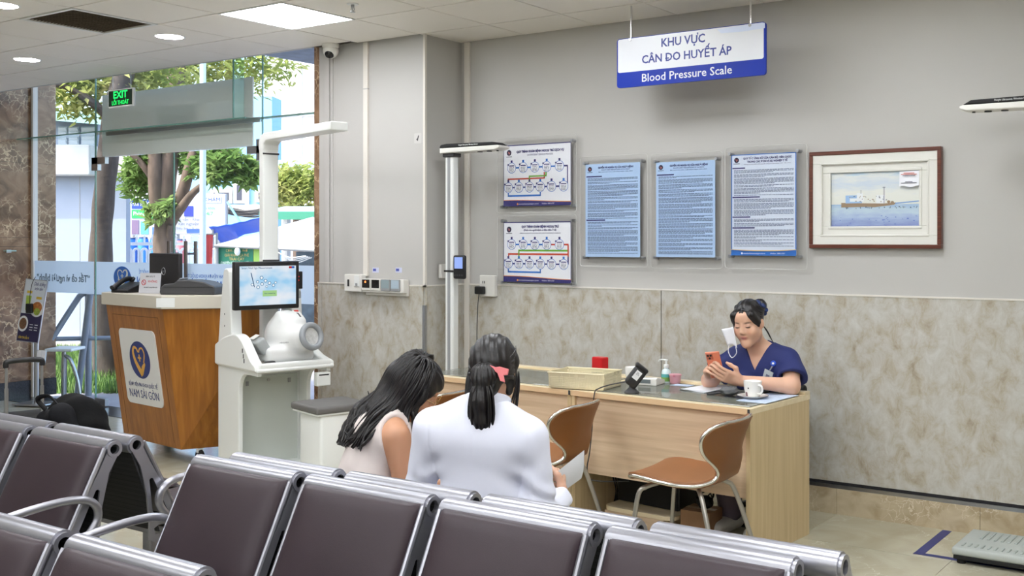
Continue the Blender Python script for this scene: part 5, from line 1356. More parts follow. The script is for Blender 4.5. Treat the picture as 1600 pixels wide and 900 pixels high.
def hexa(fx, fz, r, m, hollow=None):
    x, z = sxz(fx, fz); mb = MB().prism([(x + r * math.cos(k * PI / 3), z + r * math.sin(k * PI / 3)) for k in range(6)], my - .0016, my - .001, lambda p, q, tt: (p, tt, q))
    h = obj('hexagon_icon', mb, m, mon)
    obj('hexagon_centre', MB().prism([(x + r * .62 * math.cos(k * PI / 3), z + r * .62 * math.sin(k * PI / 3)) for k in range(6)], my - .0021, my - .0017, lambda p, q, tt: (p, tt, q)), E_lt, mon)
for fx, fz, r in ((.38, .70, .014), (.45, .62, .013), (.39, .54, .013), (.52, .56, .013), (.31, .60, .011), (.32, .46, .013), (.59, .50, .012), (.63, .57, .010), (.22, .53, .012), (.47, .47, .009)): hexa(fx, fz, r, E_mb)
obj('pen_icon', MB().prism([sxz(.19, .83), sxz(.205, .83), sxz(.262, .47), sxz(.25, .46)], my - .0016, my - .001, lambda p, q, tt: (p, tt, q)), E_db, mon)
a, b = sxz(.40, .22), sxz(.65, .37); obj('start_button', MB().mm(a[0], b[0], my - .0024, my - .001, a[1], b[1]), E_gr, mon)
a, b = sxz(.87, .93), sxz(.97, .985); obj('corner_flag', MB().mm(a[0], (a[0] + b[0]) / 2, my - .0020, my - .001, a[1], b[1]), se('flag_red', (190, 50, 50), .6), mon); obj('corner_flag', MB().mm((a[0] + b[0]) / 2, b[0], my - .0020, my - .001, a[1], b[1]), se('flag_blue', (60, 110, 190), .6), mon)
text('lettering', 'Start measuring', .010, se('screen_title', (24, 78, 132), .5), mon, plane_M((sxz(.525, .295)[0], my - .0030, sxz(.525, .295)[1]), (1, 0, 0), (0, 0, 1)), width=.075)
# arm-in blood pressure unit (moulded)
bx, by = .275, .17
Ar = axes((.22, -.96, .22))                       # cuff axis towards the sitter
cc = np.array([.345, .065, .925])
def bp_body(P):
    d = s_box(P, (bx, by + .06, .825), (.165, .15, .05), .03)
    d = smin(d, s_ell(P, (bx + .03, by + .07, .935), (.135, .15, .155)), .05)
    d = smin(d, s_cone(P, cc + Ar[:, 2] * .01, cc - Ar[:, 2] * .16, .090, .085), .04)
    d = smin(d, s_box(P, (bx + .045, by + .03, 1.050), (.085, .065, .030), .020, euler_m(.5, 0, 0)), .045)
    d = np.maximum(d, -(s_cone(P, cc + Ar[:, 2] * .25, cc - Ar[:, 2] * .09, .058, .052)))
    return d
bp = sdf_obj('pressure_unit', bp_body, (bx - .2, -.10, .76), (bx + .26, .42, 1.16), .005, pm('bp_white', (230, 230, 228), .35), t, 2)
def ringm(R, r): return lambda P: s_torus(P, cc + Ar[:, 2] * .098, R, r, Ar)
sdf_obj('cuff_ring', lambda P: smax(s_torus(P * 1, cc + Ar[:, 2] * .088, .074, .021, Ar), -s_cone(P, cc + Ar[:, 2] * .25, cc - Ar[:, 2] * .1, .058, .056), .004), cc - .15, cc + .15, .004, pm('bp_ring_grey', (150, 154, 158), .35), bp, 1)
obj('cuff_cloth', MB().lathe([(.0575, .085), (.048, .06), (.034, .03), (.030, -.02), (.0, -.03)], 28, tuple(cc), M=Matrix(Ar.tolist())), pm('cuff_fabric', (206, 206, 204), .8, var=.15, vscale=40, bump=.6, bscale=50), bp, smooth=True)
sp_ = Matrix(euler_m(.5, 0, 0).tolist())
obj('readout', MB().rbox((bx + .042, by + .004, 1.0735), (.115, .055, .008), .003, 2, sp_), M_dgrey, bp)
obj('stop_key', MB().rbox((bx + .095, by + .050, 1.099), (.03, .016, .008), .002, 2, sp_), pm('stop_red', (206, 70, 60), .4), bp)
obj('key_row', MB().rbox((bx + .035, by + .050, 1.099), (.06, .014, .007), .002, 2, sp_), M_black, bp)
obj('ring_release', MB().rbox(tuple(cc + Ar[:, 2] * .102 + np.array([0, 0, -.082])), (.05, .008, .014), .004, 2), M_black, bp)
# funnel where the forearm comes out at the back
sdf_obj('elbow_rest', lambda P: s_box(P, (.10, .19, .885), (.035, .075, .055), .02, euler_m(.0, -.55, 0)), (-.02, .05, .78), (.22, .33, 1.0), .005, M_kg, bp, 1)
obj('elbow_rest_top', MB().rbox((.066, .19, .944), (.05, .06, .006), .002, 2, Matrix.Rotation(-.5, 3, 'Y')), M_white, bp)
text('lettering', 'HINGMED', .013, M_dgrey, bp, plane_M((.215, .0700, .905), (1, 0, 0), (0, .12, 1)), width=.06)
# printer bay under the table
pb = obj('printer_bay', MB().rbox((.45, .0, .655), (.10, .05, .09), .008), M_kw, t)
obj('paper_slot', MB().mm(.415, .485, -.0262, -.024, .680, .688), M_black, pb)
# height pole with arm over the seat
obj('height_pole', MB().rbox((.33, .56, 1.53), (.115, .07, 1.52), .012), M_kw, t)
for zz in (1.43, 2.17): obj('pole_joint', MB().mm(.27, .39, .523, .5245, zz, zz + .012), M_dgrey, t)
armp = [(.60, 2.20), (.60, 2.26), (.57, 2.305), (.52, 2.318), (-.47, 2.318), (-.47, 2.262), (.48, 2.262), (.52, 2.24), (.525, 2.20)]
obj('height_arm', MB().prism(armp, .272, .388, yz(0)), M_kw, t, bevel=.008, seg=3)
# seat and weighing platform belong to the same machine
obj('platform', MB().rbox((.28, -.22, .035), (.46, .38, .07), .012), M_kseat, t)
ped = [(-.30, .0), (-.30, .50), (-.58, .52), (-.60, .0)]
obj('seat_pedestal', MB().rbox((.29, -.47, .26), (.32, .28, .515), .02, 3), M_kw, t, smooth=True)
obj('seat_pad', MB().rbox((.28, -.45, .548), (.37, .36, .046), .016, 3), M_kseat, t, smooth=True)
obj('seat_trim', MB().rbox((.28, -.45, .520), (.35, .34, .012), .004), M_kw, t)

# ================================================================ reception podium
M_pw = wood('podium_cherry', ((132, 80, 22), (154, 96, 30), (172, 112, 42)), 1.5, 'Z', .35, 10)
M_ptop = pm('podium_top_cream', (206, 200, 186), .4)
PR = -.122
pod = thing('reception_podium', 'flared wooden reception podium with hospital emblem', 'podium', (-7.05, 4.778, 0), PR)
b4 = [(-.42, 0), (.42, 0), (.60, .46), (-.60, .46)]; t4 = [(-.42, -.137), (.42, -.137), (.90, .40), (-.90, .40)]
def fr8(b, tt, z0, z1): return MB().add([(x, y, z0) for x, y in b] + [(x, y, z1) for x, y in tt], [(3, 2, 1, 0), (4, 5, 6, 7), (0, 1, 5, 4), (1, 2, 6, 5), (2, 3, 7, 6), (3, 0, 4, 7)])
obj('body', fr8(b4, t4, .10, 1.10), M_pw, pod, bevel=.003)
tt4 = [(-.445, -.16), (.445, -.16), (.93, .42), (-.93, .42)]
obj('top', fr8(tt4, tt4, 1.10, 1.19), M_ptop, pod, bevel=.004)
def fpt(x, s, d=0.):                                   # point on the leaning front face
    n_ = Vector((0, -1, -.137)).normalized(); return Vector((x, -.137 * s, .1 + s)) + n_ * d
Mfr = Matrix(((1, 0, 0, 0), (0, *[-.1357], 0, 0), (0, 0, 0, 0), (0, 0, 0, 1)))
def front_M(x, s, d):
    o = fpt(x, s, d); return plane_M(o, (1, 0, 0), (0, -.137, 1))
def fslab(name, poly, d0, d1, m, par): return obj(name, MB().prism(poly, d0, d1, lambda p, q, tt: tuple(fpt(p, q, tt))), m, par)
M_groove = pm('podium_groove', (92, 54, 22), .6)
for n_, (a, b, c, d) in enumerate(((-.34, .34, .93, .934), (-.34, -.336, .04, .93), (.336, .34, .04, .93))): fslab('groove', [(a, c), (b, c), (b, d), (a, d)], .0003, .0008, M_groove, pod)
plq = fslab('emblem_board', rrect(-.265, .265, .28, .834, .045, 6), .0, .006, pm('plaque_white', (226, 226, 224), .2), pod)
M_lb = pm('emblem_blue', (26, 44, 116), .35); M_lg = pm('emblem_gold', (226, 170, 74), .4)
heart_logo(pod, front_M(.005, .585, .0064) if False else wm(pod) @ front_M(.005, .612, .0064), .148, .138, M_lb, M_lg, z=.0002, thick=.0008)
text('lettering', 'BỆNH VIỆN ĐA KHOA QUỐC TẾ', .040, M_lb, pod, front_M(.0, .425, .0068), width=.42)
text('lettering', 'NAM SÀI GÒN', .085, M_lb, pod, front_M(.0, .355, .0068), width=.43)
for (x, y) in ((-.40, .08), (.46, .12), (.52, .40), (-.52, .40)):
    c = obj('caster', MB().lathe([(.0, -.016), (.038, -.016), (.045, -.010), (.045, .010), (.038, .016), (0, .016)], 20, (x, y, .046), M=Matrix.Rotation(PI / 2, 3, 'X')), M_blackm, pod, smooth=True)
    obj('fork', MB().mm(x - .012, x + .012, y - .022, y + .022, .07, .10).cyl((x, y - .018, .046), (x, y + .018, .046), .016), M_whitem, c)
obj('corner_plate', MB().prism(rrect(-.06, .06, 1.112, 1.178, .004), .0, .0015, lambda p, q, tt: (.445 + .02 + p * .64, -.16 + .022 + p * .766 - tt, q)), M_whitem, pod)
# things on the podium
def ptop(u, v): return onz(u, v, 1.19)
p = ptop(196, 457)
t = thing('desk_phone', 'black desk telephone on the podium', 'telephone', (p[0], p[1] + .03, 1.19), PR + .25)
obj('base', MB().prism([(-.09, 0), (.09, 0), (.09, .02), (-.06, .075), (-.09, .075)], -.085, .085, lambda p, q, tt: (tt, -p, q)), M_black, t, bevel=.006)
obj('handset', MB().tube(spline([(-.065, .09, .085), (-.07, .06, .100), (-.068, .0, .085), (-.066, -.07, .045), (-.064, -.09, .03)], 5), [.026] * 3 + [.018] * 15 + [.026] * 3, 12), M_black, t, smooth=True)
for i in range(3):
    for j in range(4): obj('key', MB().rbox((.0 + .03 * i, -.055 + .028 * j, .030 + .0096 * j), (.018, .014, .006), .002, 1), M_dgrey, t)
p = ptop(222, 459)
t = thing('notice_card', 'pale notice card with a red no-smoking mark on the podium', 'sign', (p[0] + .02, p[1] + .05, 1.19), PR + .35)
obj('card', MB().box((0, 0, .075), (.19, .003, .148), Matrix.Rotation(-.12, 3, 'X')), pm('notice_grey', (196, 198, 204), .5), t)
obj('stand', MB().mm(-.06, .06, .0, .06, 0, .004), M_acryl, t)
mT = Matrix.Translation((0, 0, .075)) @ Matrix.Rotation(-.12, 4, 'X')
obj('ban_ring', MB().tube([(-.055 + .018 * math.cos(k * PI / 10), -.0022, .005 + .018 * math.sin(k * PI / 10)) for k in range(20)], .0022, 6, closed=True).tube([(-.067, -.0022, .017), (-.043, -.0022, -.007)], .0018, 6).xf(mT), pm('ban_red', (196, 40, 50), .5), t)
text('lettering', 'XIN LƯU Ý', .016, M_dgrey, t, mT @ plane_M((.0, -.0018, .048), (1, 0, 0), (0, 0, 1)), width=.085)
text('lettering', 'KHÔNG', .022, pm('ban_red', (196, 40, 50), .5), t, mT @ plane_M((.025, -.0018, .012), (1, 0, 0), (0, 0, 1)), width=.08)
text('lettering', 'hút thuốc trong bệnh viện', .013, M_dgrey, t, mT @ plane_M((.01, -.0018, -.03), (1, 0, 0), (0, 0, 1)), width=.12)
p = atd(259, 440, 8.05)
t = thing('podium_monitor', 'black monitor seen from behind on the podium', 'monitor', (p[0], p[1], 1.19), PR)
obj('stand', MB().rbox((0, .0, .006), (.2, .16, .012), .004).rbox((0, .02, .07), (.05, .03, .14), .006), M_black, t)
mn = obj('housing', MB().rbox((0, 0, .155), (.44, .035, .27), .010), pm('monitor_back', (38, 36, 38), .5), t, smooth=True)
obj('vent_line', MB().mm(-.18, .18, -.0185, -.0175, .262, .266), M_black, mn)
obj('badge', MB().tube([(.0 + .026 * math.cos(k * PI / 14), -.018, .155 + .026 * math.sin(k * PI / 14)) for k in range(28)], .0028, 6, closed=True), M_steel, mn)
text('lettering', 'DELL', .018, M_steel, mn, plane_M((0, -.0186, .155), (1, 0, 0), (0, 0, 1)), width=.034)
p = ptop(282, 461)
t = thing('document_printer', 'dark grey desktop printer on the podium', 'printer', (p[0] - .02, p[1] + .12, 1.19), PR + .62)
prp = [(-.20, 0), (.20, 0), (.20, .06), (.12, .092), (.02, .105), (-.07, .105), (-.10, .082), (-.17, .075), (-.20, .05)]
obj('body', MB().prism(prp, -.10, .10, lambda p, q, tt: (p, tt, q)), pm('printer_grey', (66, 66, 68), .5), t, bevel=.010, seg=3)
obj('lid_line', MB().mm(-.17, .19, -.1012, -.1, .052, .056), M_black, t)
obj('output_slot', MB().mm(-.2012, -.20, -.08, .08, .02, .045), M_black, t)
obj('control_panel', MB().rbox((-.085, 0, .100), (.05, .12, .008), .002, 1, Matrix.Rotation(-.7, 3, 'Y')), M_grey, t)
# ================================================================ left clutter
p = onz(57, 633, 0)
t = thing('poster_stand', 'steel stand with a tilted food menu poster before the marble wall', 'poster stand', (p[0], p[1], 0), TH - .25)
obj('base_plate', MB().rbox((0, 0, .016), (.34, .26, .014), .004), M_steel, t)
obj('base_foot', MB().rbox((0, 0, .005), (.30, .22, .010), .003), M_blackm, t)
obj('pole', MB().cyl((0, 0, .02), (0, 0, .75), .021), M_steel, t, smooth=True)
obj('leaflet_rack', MB().box((.085, -.03, .47), (.09, .02, .12), Matrix.Rotation(-.15, 3, 'X')).box((.135, -.03, .47), (.0, .0, .0)), pm('rack_clear', (206, 214, 214), .3, alpha=.75), t)
for k in range(2): obj('leaflet', MB().box((.065 + .05 * k, -.042, .475), (.045, .003, .11), Matrix.Rotation(-.15, 3, 'X')), M_pp, t)
TM = Matrix.Translation((-.02, -.03, .905)) @ Matrix.Rotation(.08, 4, 'Y') @ Matrix.Rotation(-.12, 4, 'X')
def tm(mb): return mb.xf(TM)
bd = obj('menu_board', tm(MB().mm(-.125, .125, -.006, .006, -.30, .30)), M_steel, t)
obj('print_top', tm(MB().mm(-.118, .118, -.0075, -.006, -.03, .293)), pm('menu_pale', (206, 214, 222), .35), bd)
obj('print_bottom', tm(MB().mm(-.118, .118, -.0075, -.006, -.293, -.03)), pm('menu_navy', (40, 34, 72), .35), bd)
def disc(n, cx, cz, r, m, dd=-.0085, sx=1.): return obj(n, tm(MB().prism([(cx + r * sx * math.cos(k * PI / 12), cz + r * math.sin(k * PI / 12)) for k in range(24)], dd, dd + .0008, lambda p, q, tt: (p, tt, q))), m, bd)
disc('plate_picture', .055, .02, .075, pm('menu_plate', (222, 224, 226), .3)); disc('food_picture', .055, .035, .055, pm('menu_food', (176, 112, 60), .4, var=.4, vscale=60), -.0095); disc('food_picture', .06, -.005, .035, pm('menu_veg', (150, 170, 70), .4, var=.3, vscale=60), -.0099)
disc('plate_picture', -.075, -.13, .075, pm('menu_plate', (222, 224, 226), .3), -.0087, .75); disc('food_picture', -.075, -.13, .055, pm('menu_dish', (110, 80, 56), .4, var=.4, vscale=60), -.0097, .75)
obj('smoothie_picture', tm(MB().prism([(-.085, .14), (-.025, .14), (-.035, .0), (-.075, .0)], -.0086, -.0078, lambda p, q, tt: (p, tt, q))), pm('menu_green', (160, 186, 74), .4), bd)
disc('avocado_picture', -.035, .02, .030, pm('menu_avocado', (196, 190, 80), .4), -.0099, .8); disc('avocado_stone', -.035, .012, .014, pm('menu_stone', (110, 66, 34), .4), -.0106)
for cx, cz in ((-.055, .175), (.06, .125)): obj('price_tag', tm(MB().mm(cx - .03, cx + .03, -.0086, -.0078, cz - .012, cz + .012)), pm('menu_gold', (206, 176, 60), .4), bd)
text('lettering', 'Dinh dưỡng', .05, M_navy, bd, TM @ plane_M((.045, -.0082, .255), (1, 0, 0), (0, 0, 1)), width=.13, font_shear=.3)
text('lettering', 'trọn tâm', .042, M_navy, bd, TM @ plane_M((.04, -.0082, .212), (1, 0, 0), (0, 0, 1)), width=.09, font_shear=.3)
text('lettering', 'CĂN TIN LẦU 4', .03, pm('menu_gold', (206, 176, 60), .4), bd, TM @ plane_M((-.045, -.0082, -.262), (1, 0, 0), (0, 0, 1)), width=.12, bold=.0006)
for k in range(3):
    for x in (.02, .075): obj('menu_line', tm(MB().mm(x - .018, x + .018, -.0084, -.0078, -.135 - .025 * k, -.129 - .025 * k)), M_pp, bd)
t = thing('power_adapter', 'black charger hanging by its cord over the menu poster', 'charger', tuple(Vector((p[0], p[1], .93)) + Vector((.0, -.06, 0))), TH - .25)
obj('brick', MB().rbox((.0, -.01, .0), (.065, .035, .09), .008), M_black, t)
obj('cord', MB().tube(spline([(0, -.01, .045), (.01, -.012, .14), (.03, -.008, .24), (.06, .0, .30)], 8), .003, 6), M_black, t, smooth=True)
# suitcase behind the left bench: only its pulled-out handle shows
p = atd(38, 565, 6.5); sz = p[2]
t = thing('suitcase', 'black suitcase with its telescopic handle pulled up behind the left bench', 'suitcase', (p[0], p[1], 0), TH + .75)
obj('shell', MB().rbox((0, .06, .29), (.36, .22, .48), .04, 4), M_blackm, t, smooth=True)
obj('handle_grip', MB().tube(spline([(-.10, 0, sz - .03), (-.10, 0, sz - .008), (-.085, 0, sz + .006), (0, 0, sz + .010), (.085, 0, sz + .006), (.10, 0, sz - .008), (.10, 0, sz - .03)], 4), .016, 10), M_black, t, smooth=True)
for s_ in (-1, 1):
    obj('handle_tube', MB().cyl((s_ * .098, 0, .68), (s_ * .098, 0, sz - .02), .0085, 10), M_steel, t, smooth=True)
    obj('handle_sleeve', MB().cyl((s_ * .098, 0, .49), (s_ * .098, 0, .69), .0115, 10), M_steel, t, smooth=True)
    for y in (-.03, .15): obj('wheel', MB().cyl((s_ * .14 - .012, y, .028), (s_ * .14 + .012, y, .028), .028), M_blackm, t)
# backpack on the back-to-back bench
bpk = thing('backpack', 'black backpack lying on the bench turned toward the entrance', 'backpack', (-4.90, 2.90, .452), .1)
def bag(P):
    d = s_ell(P, (0, .02, .19), (.185, .13, .205)); d = smin(d, s_box(P, (0, .02, .09), (.17, .12, .085), .05), .06)
    a = np.arctan2(P[:, 2] - .15, P[:, 0]); d = d + .006 * np.sin(9 * a + 20 * P[:, 1]) * np.clip((P[:, 2] - .1) / .2, 0, 1)
    return smax(d, -P[:, 2], .02)
sdf_obj('bag', bag, (-.24, -.16, -.02), (.24, .20, .43), .008, pm('bag_black', (9, 9, 10), .85, spec=.2, bump=.4, bscale=60), bpk, 1)
def fold(P):
    d = s_cone(P, (-.08, -.08, .27), (.06, -.10, .31), .045, .05); d = smin(d, s_cone(P, (.06, -.10, .31), (.14, -.07, .20), .045, .03), .03)
    return d + .010 * np.sin(40 * P[:, 0] + 25 * P[:, 2]) * .6
sdf_obj('folded_jacket', fold, (-.16, -.18, .12), (.22, .0, .40), .007, pm('jacket_black', (22, 22, 25), .85, spec=.2, bump=.3, bscale=80), bpk, 1)
obj('strap', MB().tube(spline([(-.05, -.10, .33), (-.08, -.12, .38), (.0, -.12, .40), (.05, -.11, .36)], 6), .012, 8, sx=.4), M_blackm, bpk, smooth=True)
t = thing('water_bottle', 'small blue-capped bottle beside the backpack bench end', 'bottle', (-4.26, 2.82, .452))
obj('bottle', MB().lathe([(0, 0), (.03, 0), (.032, .01), (.032, .15), (.014, .195), (.014, .21)], 20), pm('bottle_clear', (206, 220, 226), .1, alpha=.5), t, smooth=True)
obj('cap', MB().lathe([(.017, .205), (.017, .235), (0, .236)], 18), pm('cap_blue', (40, 130, 220), .4), t, smooth=True)
p = onx(13, 392, XL)
t = thing('wall_bracket', 'small pale green glass bracket on the marble wall', 'bracket', (XL, p[1], p[2]))
obj('plate', MB().rbox((.03, 0, 0), (.06, .10, .012), .003), pm('bracket_glass', (176, 206, 196), .15), t)
obj('clip', MB().rbox((.006, 0, -.004), (.012, .05, .03), .003), M_steel, t)
# ================================================================ people
def skin_mat(name, base):
    def bld(nt, N, L, b):
        at = N.new('ShaderNodeAttribute'); at.attribute_name = 'tone'; L.new(at.outputs['Color'], b.inputs['Base Color'])
        b.inputs['Roughness'].default_value = .48; b.inputs['Subsurface Weight'].default_value = .12; b.inputs['Subsurface Radius'].default_value = (.010, .004, .002); b.inputs['Subsurface Scale'].default_value = 1.0
    return ramp_mat(name, bld)
def hair_mat(name, c1, c2):
    def bld(nt, N, L, b):
        tc = N.new('ShaderNodeTexCoord'); nz = N.new('ShaderNodeTexNoise'); nz.inputs['Scale'].default_value = 60; nz.inputs['Detail'].default_value = 3
        mp = N.new('ShaderNodeMapping'); mp.inputs['Scale'].default_value = (1, 1, .12); L.new(tc.outputs['Object'], mp.inputs[0]); L.new(mp.outputs[0], nz.inputs[0])
        r = _ramp(N, [(.35, c1), (.7, c2)]); L.new(nz.outputs[0], r.inputs[0]); L.new(r.outputs[0], b.inputs['Base Color']); b.inputs['Roughness'].default_value = .38
        bp = N.new('ShaderNodeBump'); bp.inputs['Strength'].default_value = .35; bp.inputs['Distance'].default_value = .004; L.new(nz.outputs[0], bp.inputs['Height']); L.new(bp.outputs[0], b.inputs['Normal'])
    return ramp_mat(name, bld)
M_skin = skin_mat('skin', None)
M_hair = hair_mat('black_hair', (9, 7, 8), (26, 19, 20))
def V3(*a): return np.array(a, float)
def head_prims(S, hc, Hm, eyes='down', k0=.02):
    """head with face; Hm columns are right, front, up"""
    T = lambda x, y, z: hc + Hm @ V3(x, y, z)
    S.ell(T(0, -.012, .030), (.070, .088, .084), .02, Hm)
    S.ell(T(0, .020, -.034), (.061, .067, .080), .035, Hm)
    for s in (-1, 1):
        S.cone(T(s * .044, .004, -.062), T(s * .008, .060, -.100), .022, .019, .03)
        S.ell(T(s * .036, .052, -.034), .030, .024)
    S.ell(T(0, .068, -.100), .018, .02)
    S.ell(T(0, .052, .046), (.048, .030, .034), .03, Hm)
    S.cone(T(0, .080, .010), T(0, .0945, -.028), .0075, .0115, .012)
    for s in (-1, 1): S.ell(T(s * .0115, .085, -.033), .0082, .007)
    for s in (-1, 1):
        S.ell(T(s * .031, .099, .004), (.019, .018, .0105), .012, Hm, op='s')
        S.ell(T(s * .031, .0735, .001), (.0150, .0135, .0105), .006, Hm)
    S.ell(T(0, .0815, -.0575), (.020, .0095, .0052), .006, Hm); S.ell(T(0, .0805, -.0665), (.0165, .0095, .0058), .005, Hm)
    for s in (-1, 1): S.ell(T(s * .072, -.006, -.010), (.009, .020, .030), .006, Hm @ euler_m(0, 0, s * .35))
    return T
def hand_prims(S, W, fwd, palm, thumb, curl=.6, spread=.10, thumb_curl=.5, size=1.):
    """five-fingered hand: W wrist, fwd towards the fingers, palm = direction the palm faces, thumb = direction of the thumb side"""
    fwd = fwd / np.linalg.norm(fwd); palm = palm - fwd * (palm @ fwd); palm /= np.linalg.norm(palm)
    ac = np.cross(fwd, palm); ac = ac if ac @ thumb > 0 else -ac
    Mp = np.stack([ac, fwd, palm], 1)
    S.cone(W - fwd * .02, W + fwd * .02, .024 * size, .026 * size, .02, (palm, 1.3))
    S.box(W + fwd * .048 * size, V3(.038, .046, .0135) * size, .013 * size, .015, Mp)
    lens = ((.030, .040, .024, .020), (.010, .044, .028, .021), (-.011, .041, .026, .020), (-.030, .033, .020, .017))
    curls = curl if isinstance(curl, (list, tuple)) else [curl] * 4
    tips = []
    for (off, l1, l2, l3), c in zip(lens, curls):
        b = W + (fwd * .084 + ac * off) * size; ang = 0; d0 = fwd + ac * off * spread * 20 * .5; d0 = d0 / np.linalg.norm(d0)
        pts = [b - fwd * .012 * size]; p = b
        pts.append(p)
        for l, k in ((l1, .55), (l2, .75), (l3, .6)):
            ang += c * k; p = p + (d0 * math.cos(ang) + palm * math.sin(ang)) * l * size; pts.append(p)
        rs = [.0095, .0094, .0086, .0078, .0066]
        g = Prims().chain(pts, [r * size for r in rs], .004)
        cpt = np.mean(pts, 0); S.raw(lambda P, g=g: np.minimum.reduce([f(P) for f, *_ in g.L]), cpt, .07, .006)
        tips.append(pts[-1])
    b = W + (fwd * .022 + ac * .026) * size
    d1 = fwd * .62 + ac * .70 + palm * .35; d1 /= np.linalg.norm(d1); d2 = fwd * .9 + ac * (.35 - thumb_curl * .6) + palm * (.2 + thumb_curl * .5); d2 /= np.linalg.norm(d2)
    p1 = b + d1 * .042 * size; p2 = p1 + d2 * .032 * size; p3 = p2 + d2 * .024 * size
    S.chain([b, p1, p2, p3], [.014 * size, .0115 * size, .0098 * size, .0078 * size], .010)
    return tips
def legs_prims(S, hipz=.50, kx=.11, ky=.44, kz=.50, foot=.10, grow=0., dz=0.):
    for s in (-1, 1):
        S.chain([V3(s * .085, .0, hipz), V3(s * kx, ky, kz), V3(s * (kx + .005), ky - .06, .28), V3(s * (kx + .01), ky - .09, .09)], [.088 + grow, .060 + grow, .056 + grow, .038 + grow], .03)
        S.cone(V3(s * (kx + .01), ky - .12, .045 + dz), V3(s * (kx + .02), ky + .09, .035 + dz), .036 + grow, .028 + grow, .03)
def tone_fn(hc, Hm, base, lips, brow=True, flush=(.02, -.01, -.01)):
    base = np.array(lin(base)); lips = np.array(lin(lips)); dark = np.array(lin((52, 38, 34)))
    def f(P):
        q = (P - hc) @ Hm; C = np.tile(base, (len(P), 1))
        def mix(m, c): 
            nonlocal C
            C = C * (1 - m[:, None]) + np.array(c)[None] * m[:, None]
        front = q[:, 1] > .045
        # warmer cheeks, nose and fingertips
        ck = np.exp(-(((np.abs(q[:, 0]) - .036) / .018) ** 2 + ((q[:, 2] + .03) / .02) ** 2)) * front; mix(.35 * ck, base * V3(1.06, .86, .82))
        lp = np.exp(-((q[:, 0] / .019) ** 4 + ((q[:, 2] + .062) / .0095) ** 4)) * (q[:, 1] > .07); mix(.85 * lp, lips)
        ml = np.exp(-((q[:, 0] / .018) ** 4 + ((q[:, 2] + .0620) / .0018) ** 2)) * (q[:, 1] > .07); mix(.7 * ml, lips * .35)
        if brow:
            bx = np.abs(q[:, 0]) - .031; bz = q[:, 2] - (.0205 - 6 * bx ** 2)
            br = np.exp(-((bx / .017) ** 4 + (bz / .0042) ** 2)) * front; mix(.9 * br, dark)
            lz = q[:, 2] - (-.0035 + 10 * bx ** 2); la = np.exp(-((bx / .0145) ** 4 + (lz / .0030) ** 2)) * front; mix(.97 * la, dark * .3)
            cr = np.exp(-((bx / .015) ** 4 + ((q[:, 2] - .0085 + 8 * bx ** 2) / .0015) ** 2)) * front; mix(.4 * cr, dark)
        return C
    return f
def locks(name, parent, paths, m, r0=.011, seed=0, sx=.45, n=6):
    rnd = random.Random(seed); mb = MB()
    for pts in paths:
        c = spline(pts, 4); L = len(c); rr = r0 * rnd.uniform(.7, 1.25)
        rs = [rr * (.35 + .65 * min(1, 4 * i / L)) * (1 - .85 * max(0, (i / L - .55) / .45) ** 1.5) for i in range(L)]
        mb.tube(c, rs, n, sx=sx)
    return obj(name, mb, m, parent, smooth=True, angle=80)

# ---------------------------------------------------------------- woman in the white blazer (seen from behind)
wb = thing('person', 'person in a white blazer with clipped black ponytail, seen from behind', 'person', (-2.42, 2.93, -.03), .46)
hc = V3(.030, .055, 1.145); Hm = euler_m(-.20, .04, .0)
nb = V3(.005, -.005, 1.005)
sh = {1: V3(.168, .0, .915), -1: V3(-.175, .0, .945)}
el = {1: V3(.215, -.01, .650), -1: V3(-.240, .02, .665)}
wr = {1: V3(.255, .185, .672), -1: V3(-.06, .26, .60)}
def torso(S, g=0., k=.05):
    S.ell(V3(0, .0, .53), (.165 + g, .115 + g, .115 + g), k)
    S.cone(V3(0, .0, .56), V3(0, -.005, .72), .130 + g, .118 + g, k, (V3(0, 1, 0), 1.35))
    S.cone(V3(0, -.005, .72), V3(0, -.005, .90), .122 + g, .140 + g, k, (V3(0, 1, 0), 1.42))
    S.cone(sh[-1] + V3(.05, 0, -.03), sh[1] + V3(-.05, 0, -.03), .070 + g, .070 + g, .05)
    for s in (-1, 1): S.cone(V3(s * .05, -.005, 1.0), sh[s] + V3(-s * .01, 0, .005), .038 + g, .048 + g, .05)
S = Prims(); torso(S)
for s in (-1, 1):
    S.chain([sh[s], el[s], wr[s]], [.050, .041, .027], .025)
S.cone(nb, hc + Hm @ V3(0, -.015, -.05), .052, .049, .03)
Tw = head_prims(S, hc, Hm)
legs_prims(S, dz=.03)
hand_prims(S, wr[1], V3(-.10, .85, .35), V3(-.9, -.1, .0), V3(0, 0, 1), [.9, .9, .95, 1.0])
hand_prims(S, wr[-1], V3(.5, .8, -.1), V3(.2, .0, 1), V3(.5, -.3, 0), .4)
sdf_obj('body', S, (-.42, -.26, -.01), (.44, .66, 1.30), .0045, M_skin, wb, 1, tone_fn(hc, Hm, (206, 160, 134), (176, 96, 92)))
G = Prims(); torso(G, .016)
for s in (-1, 1): G.chain([sh[s], el[s], wr[s] - (wr[s] - el[s]) / np.linalg.norm(wr[s] - el[s]) * .02], [.064, .056, .044], .03)
G.raw(lambda P: .0075 * (np.sin(70 * (P[:, 2] + .5 * P[:, 0] * np.sign(P[:, 0]))) * np.exp(-((np.abs(P[:, 0]) - .15) / .05) ** 2) * np.exp(-((P[:, 2] - .74) / .10) ** 2) + .7 * np.sin(95 * P[:, 2] + 40 * P[:, 0]) * np.exp(-((P[:, 2] - .70) / .07) ** 2) * (np.abs(P[:, 0]) > .19) + .35 * np.sin(28 * P[:, 0] + 12 * P[:, 2])), V3(0, 0, .8), 1, 0, 'd')
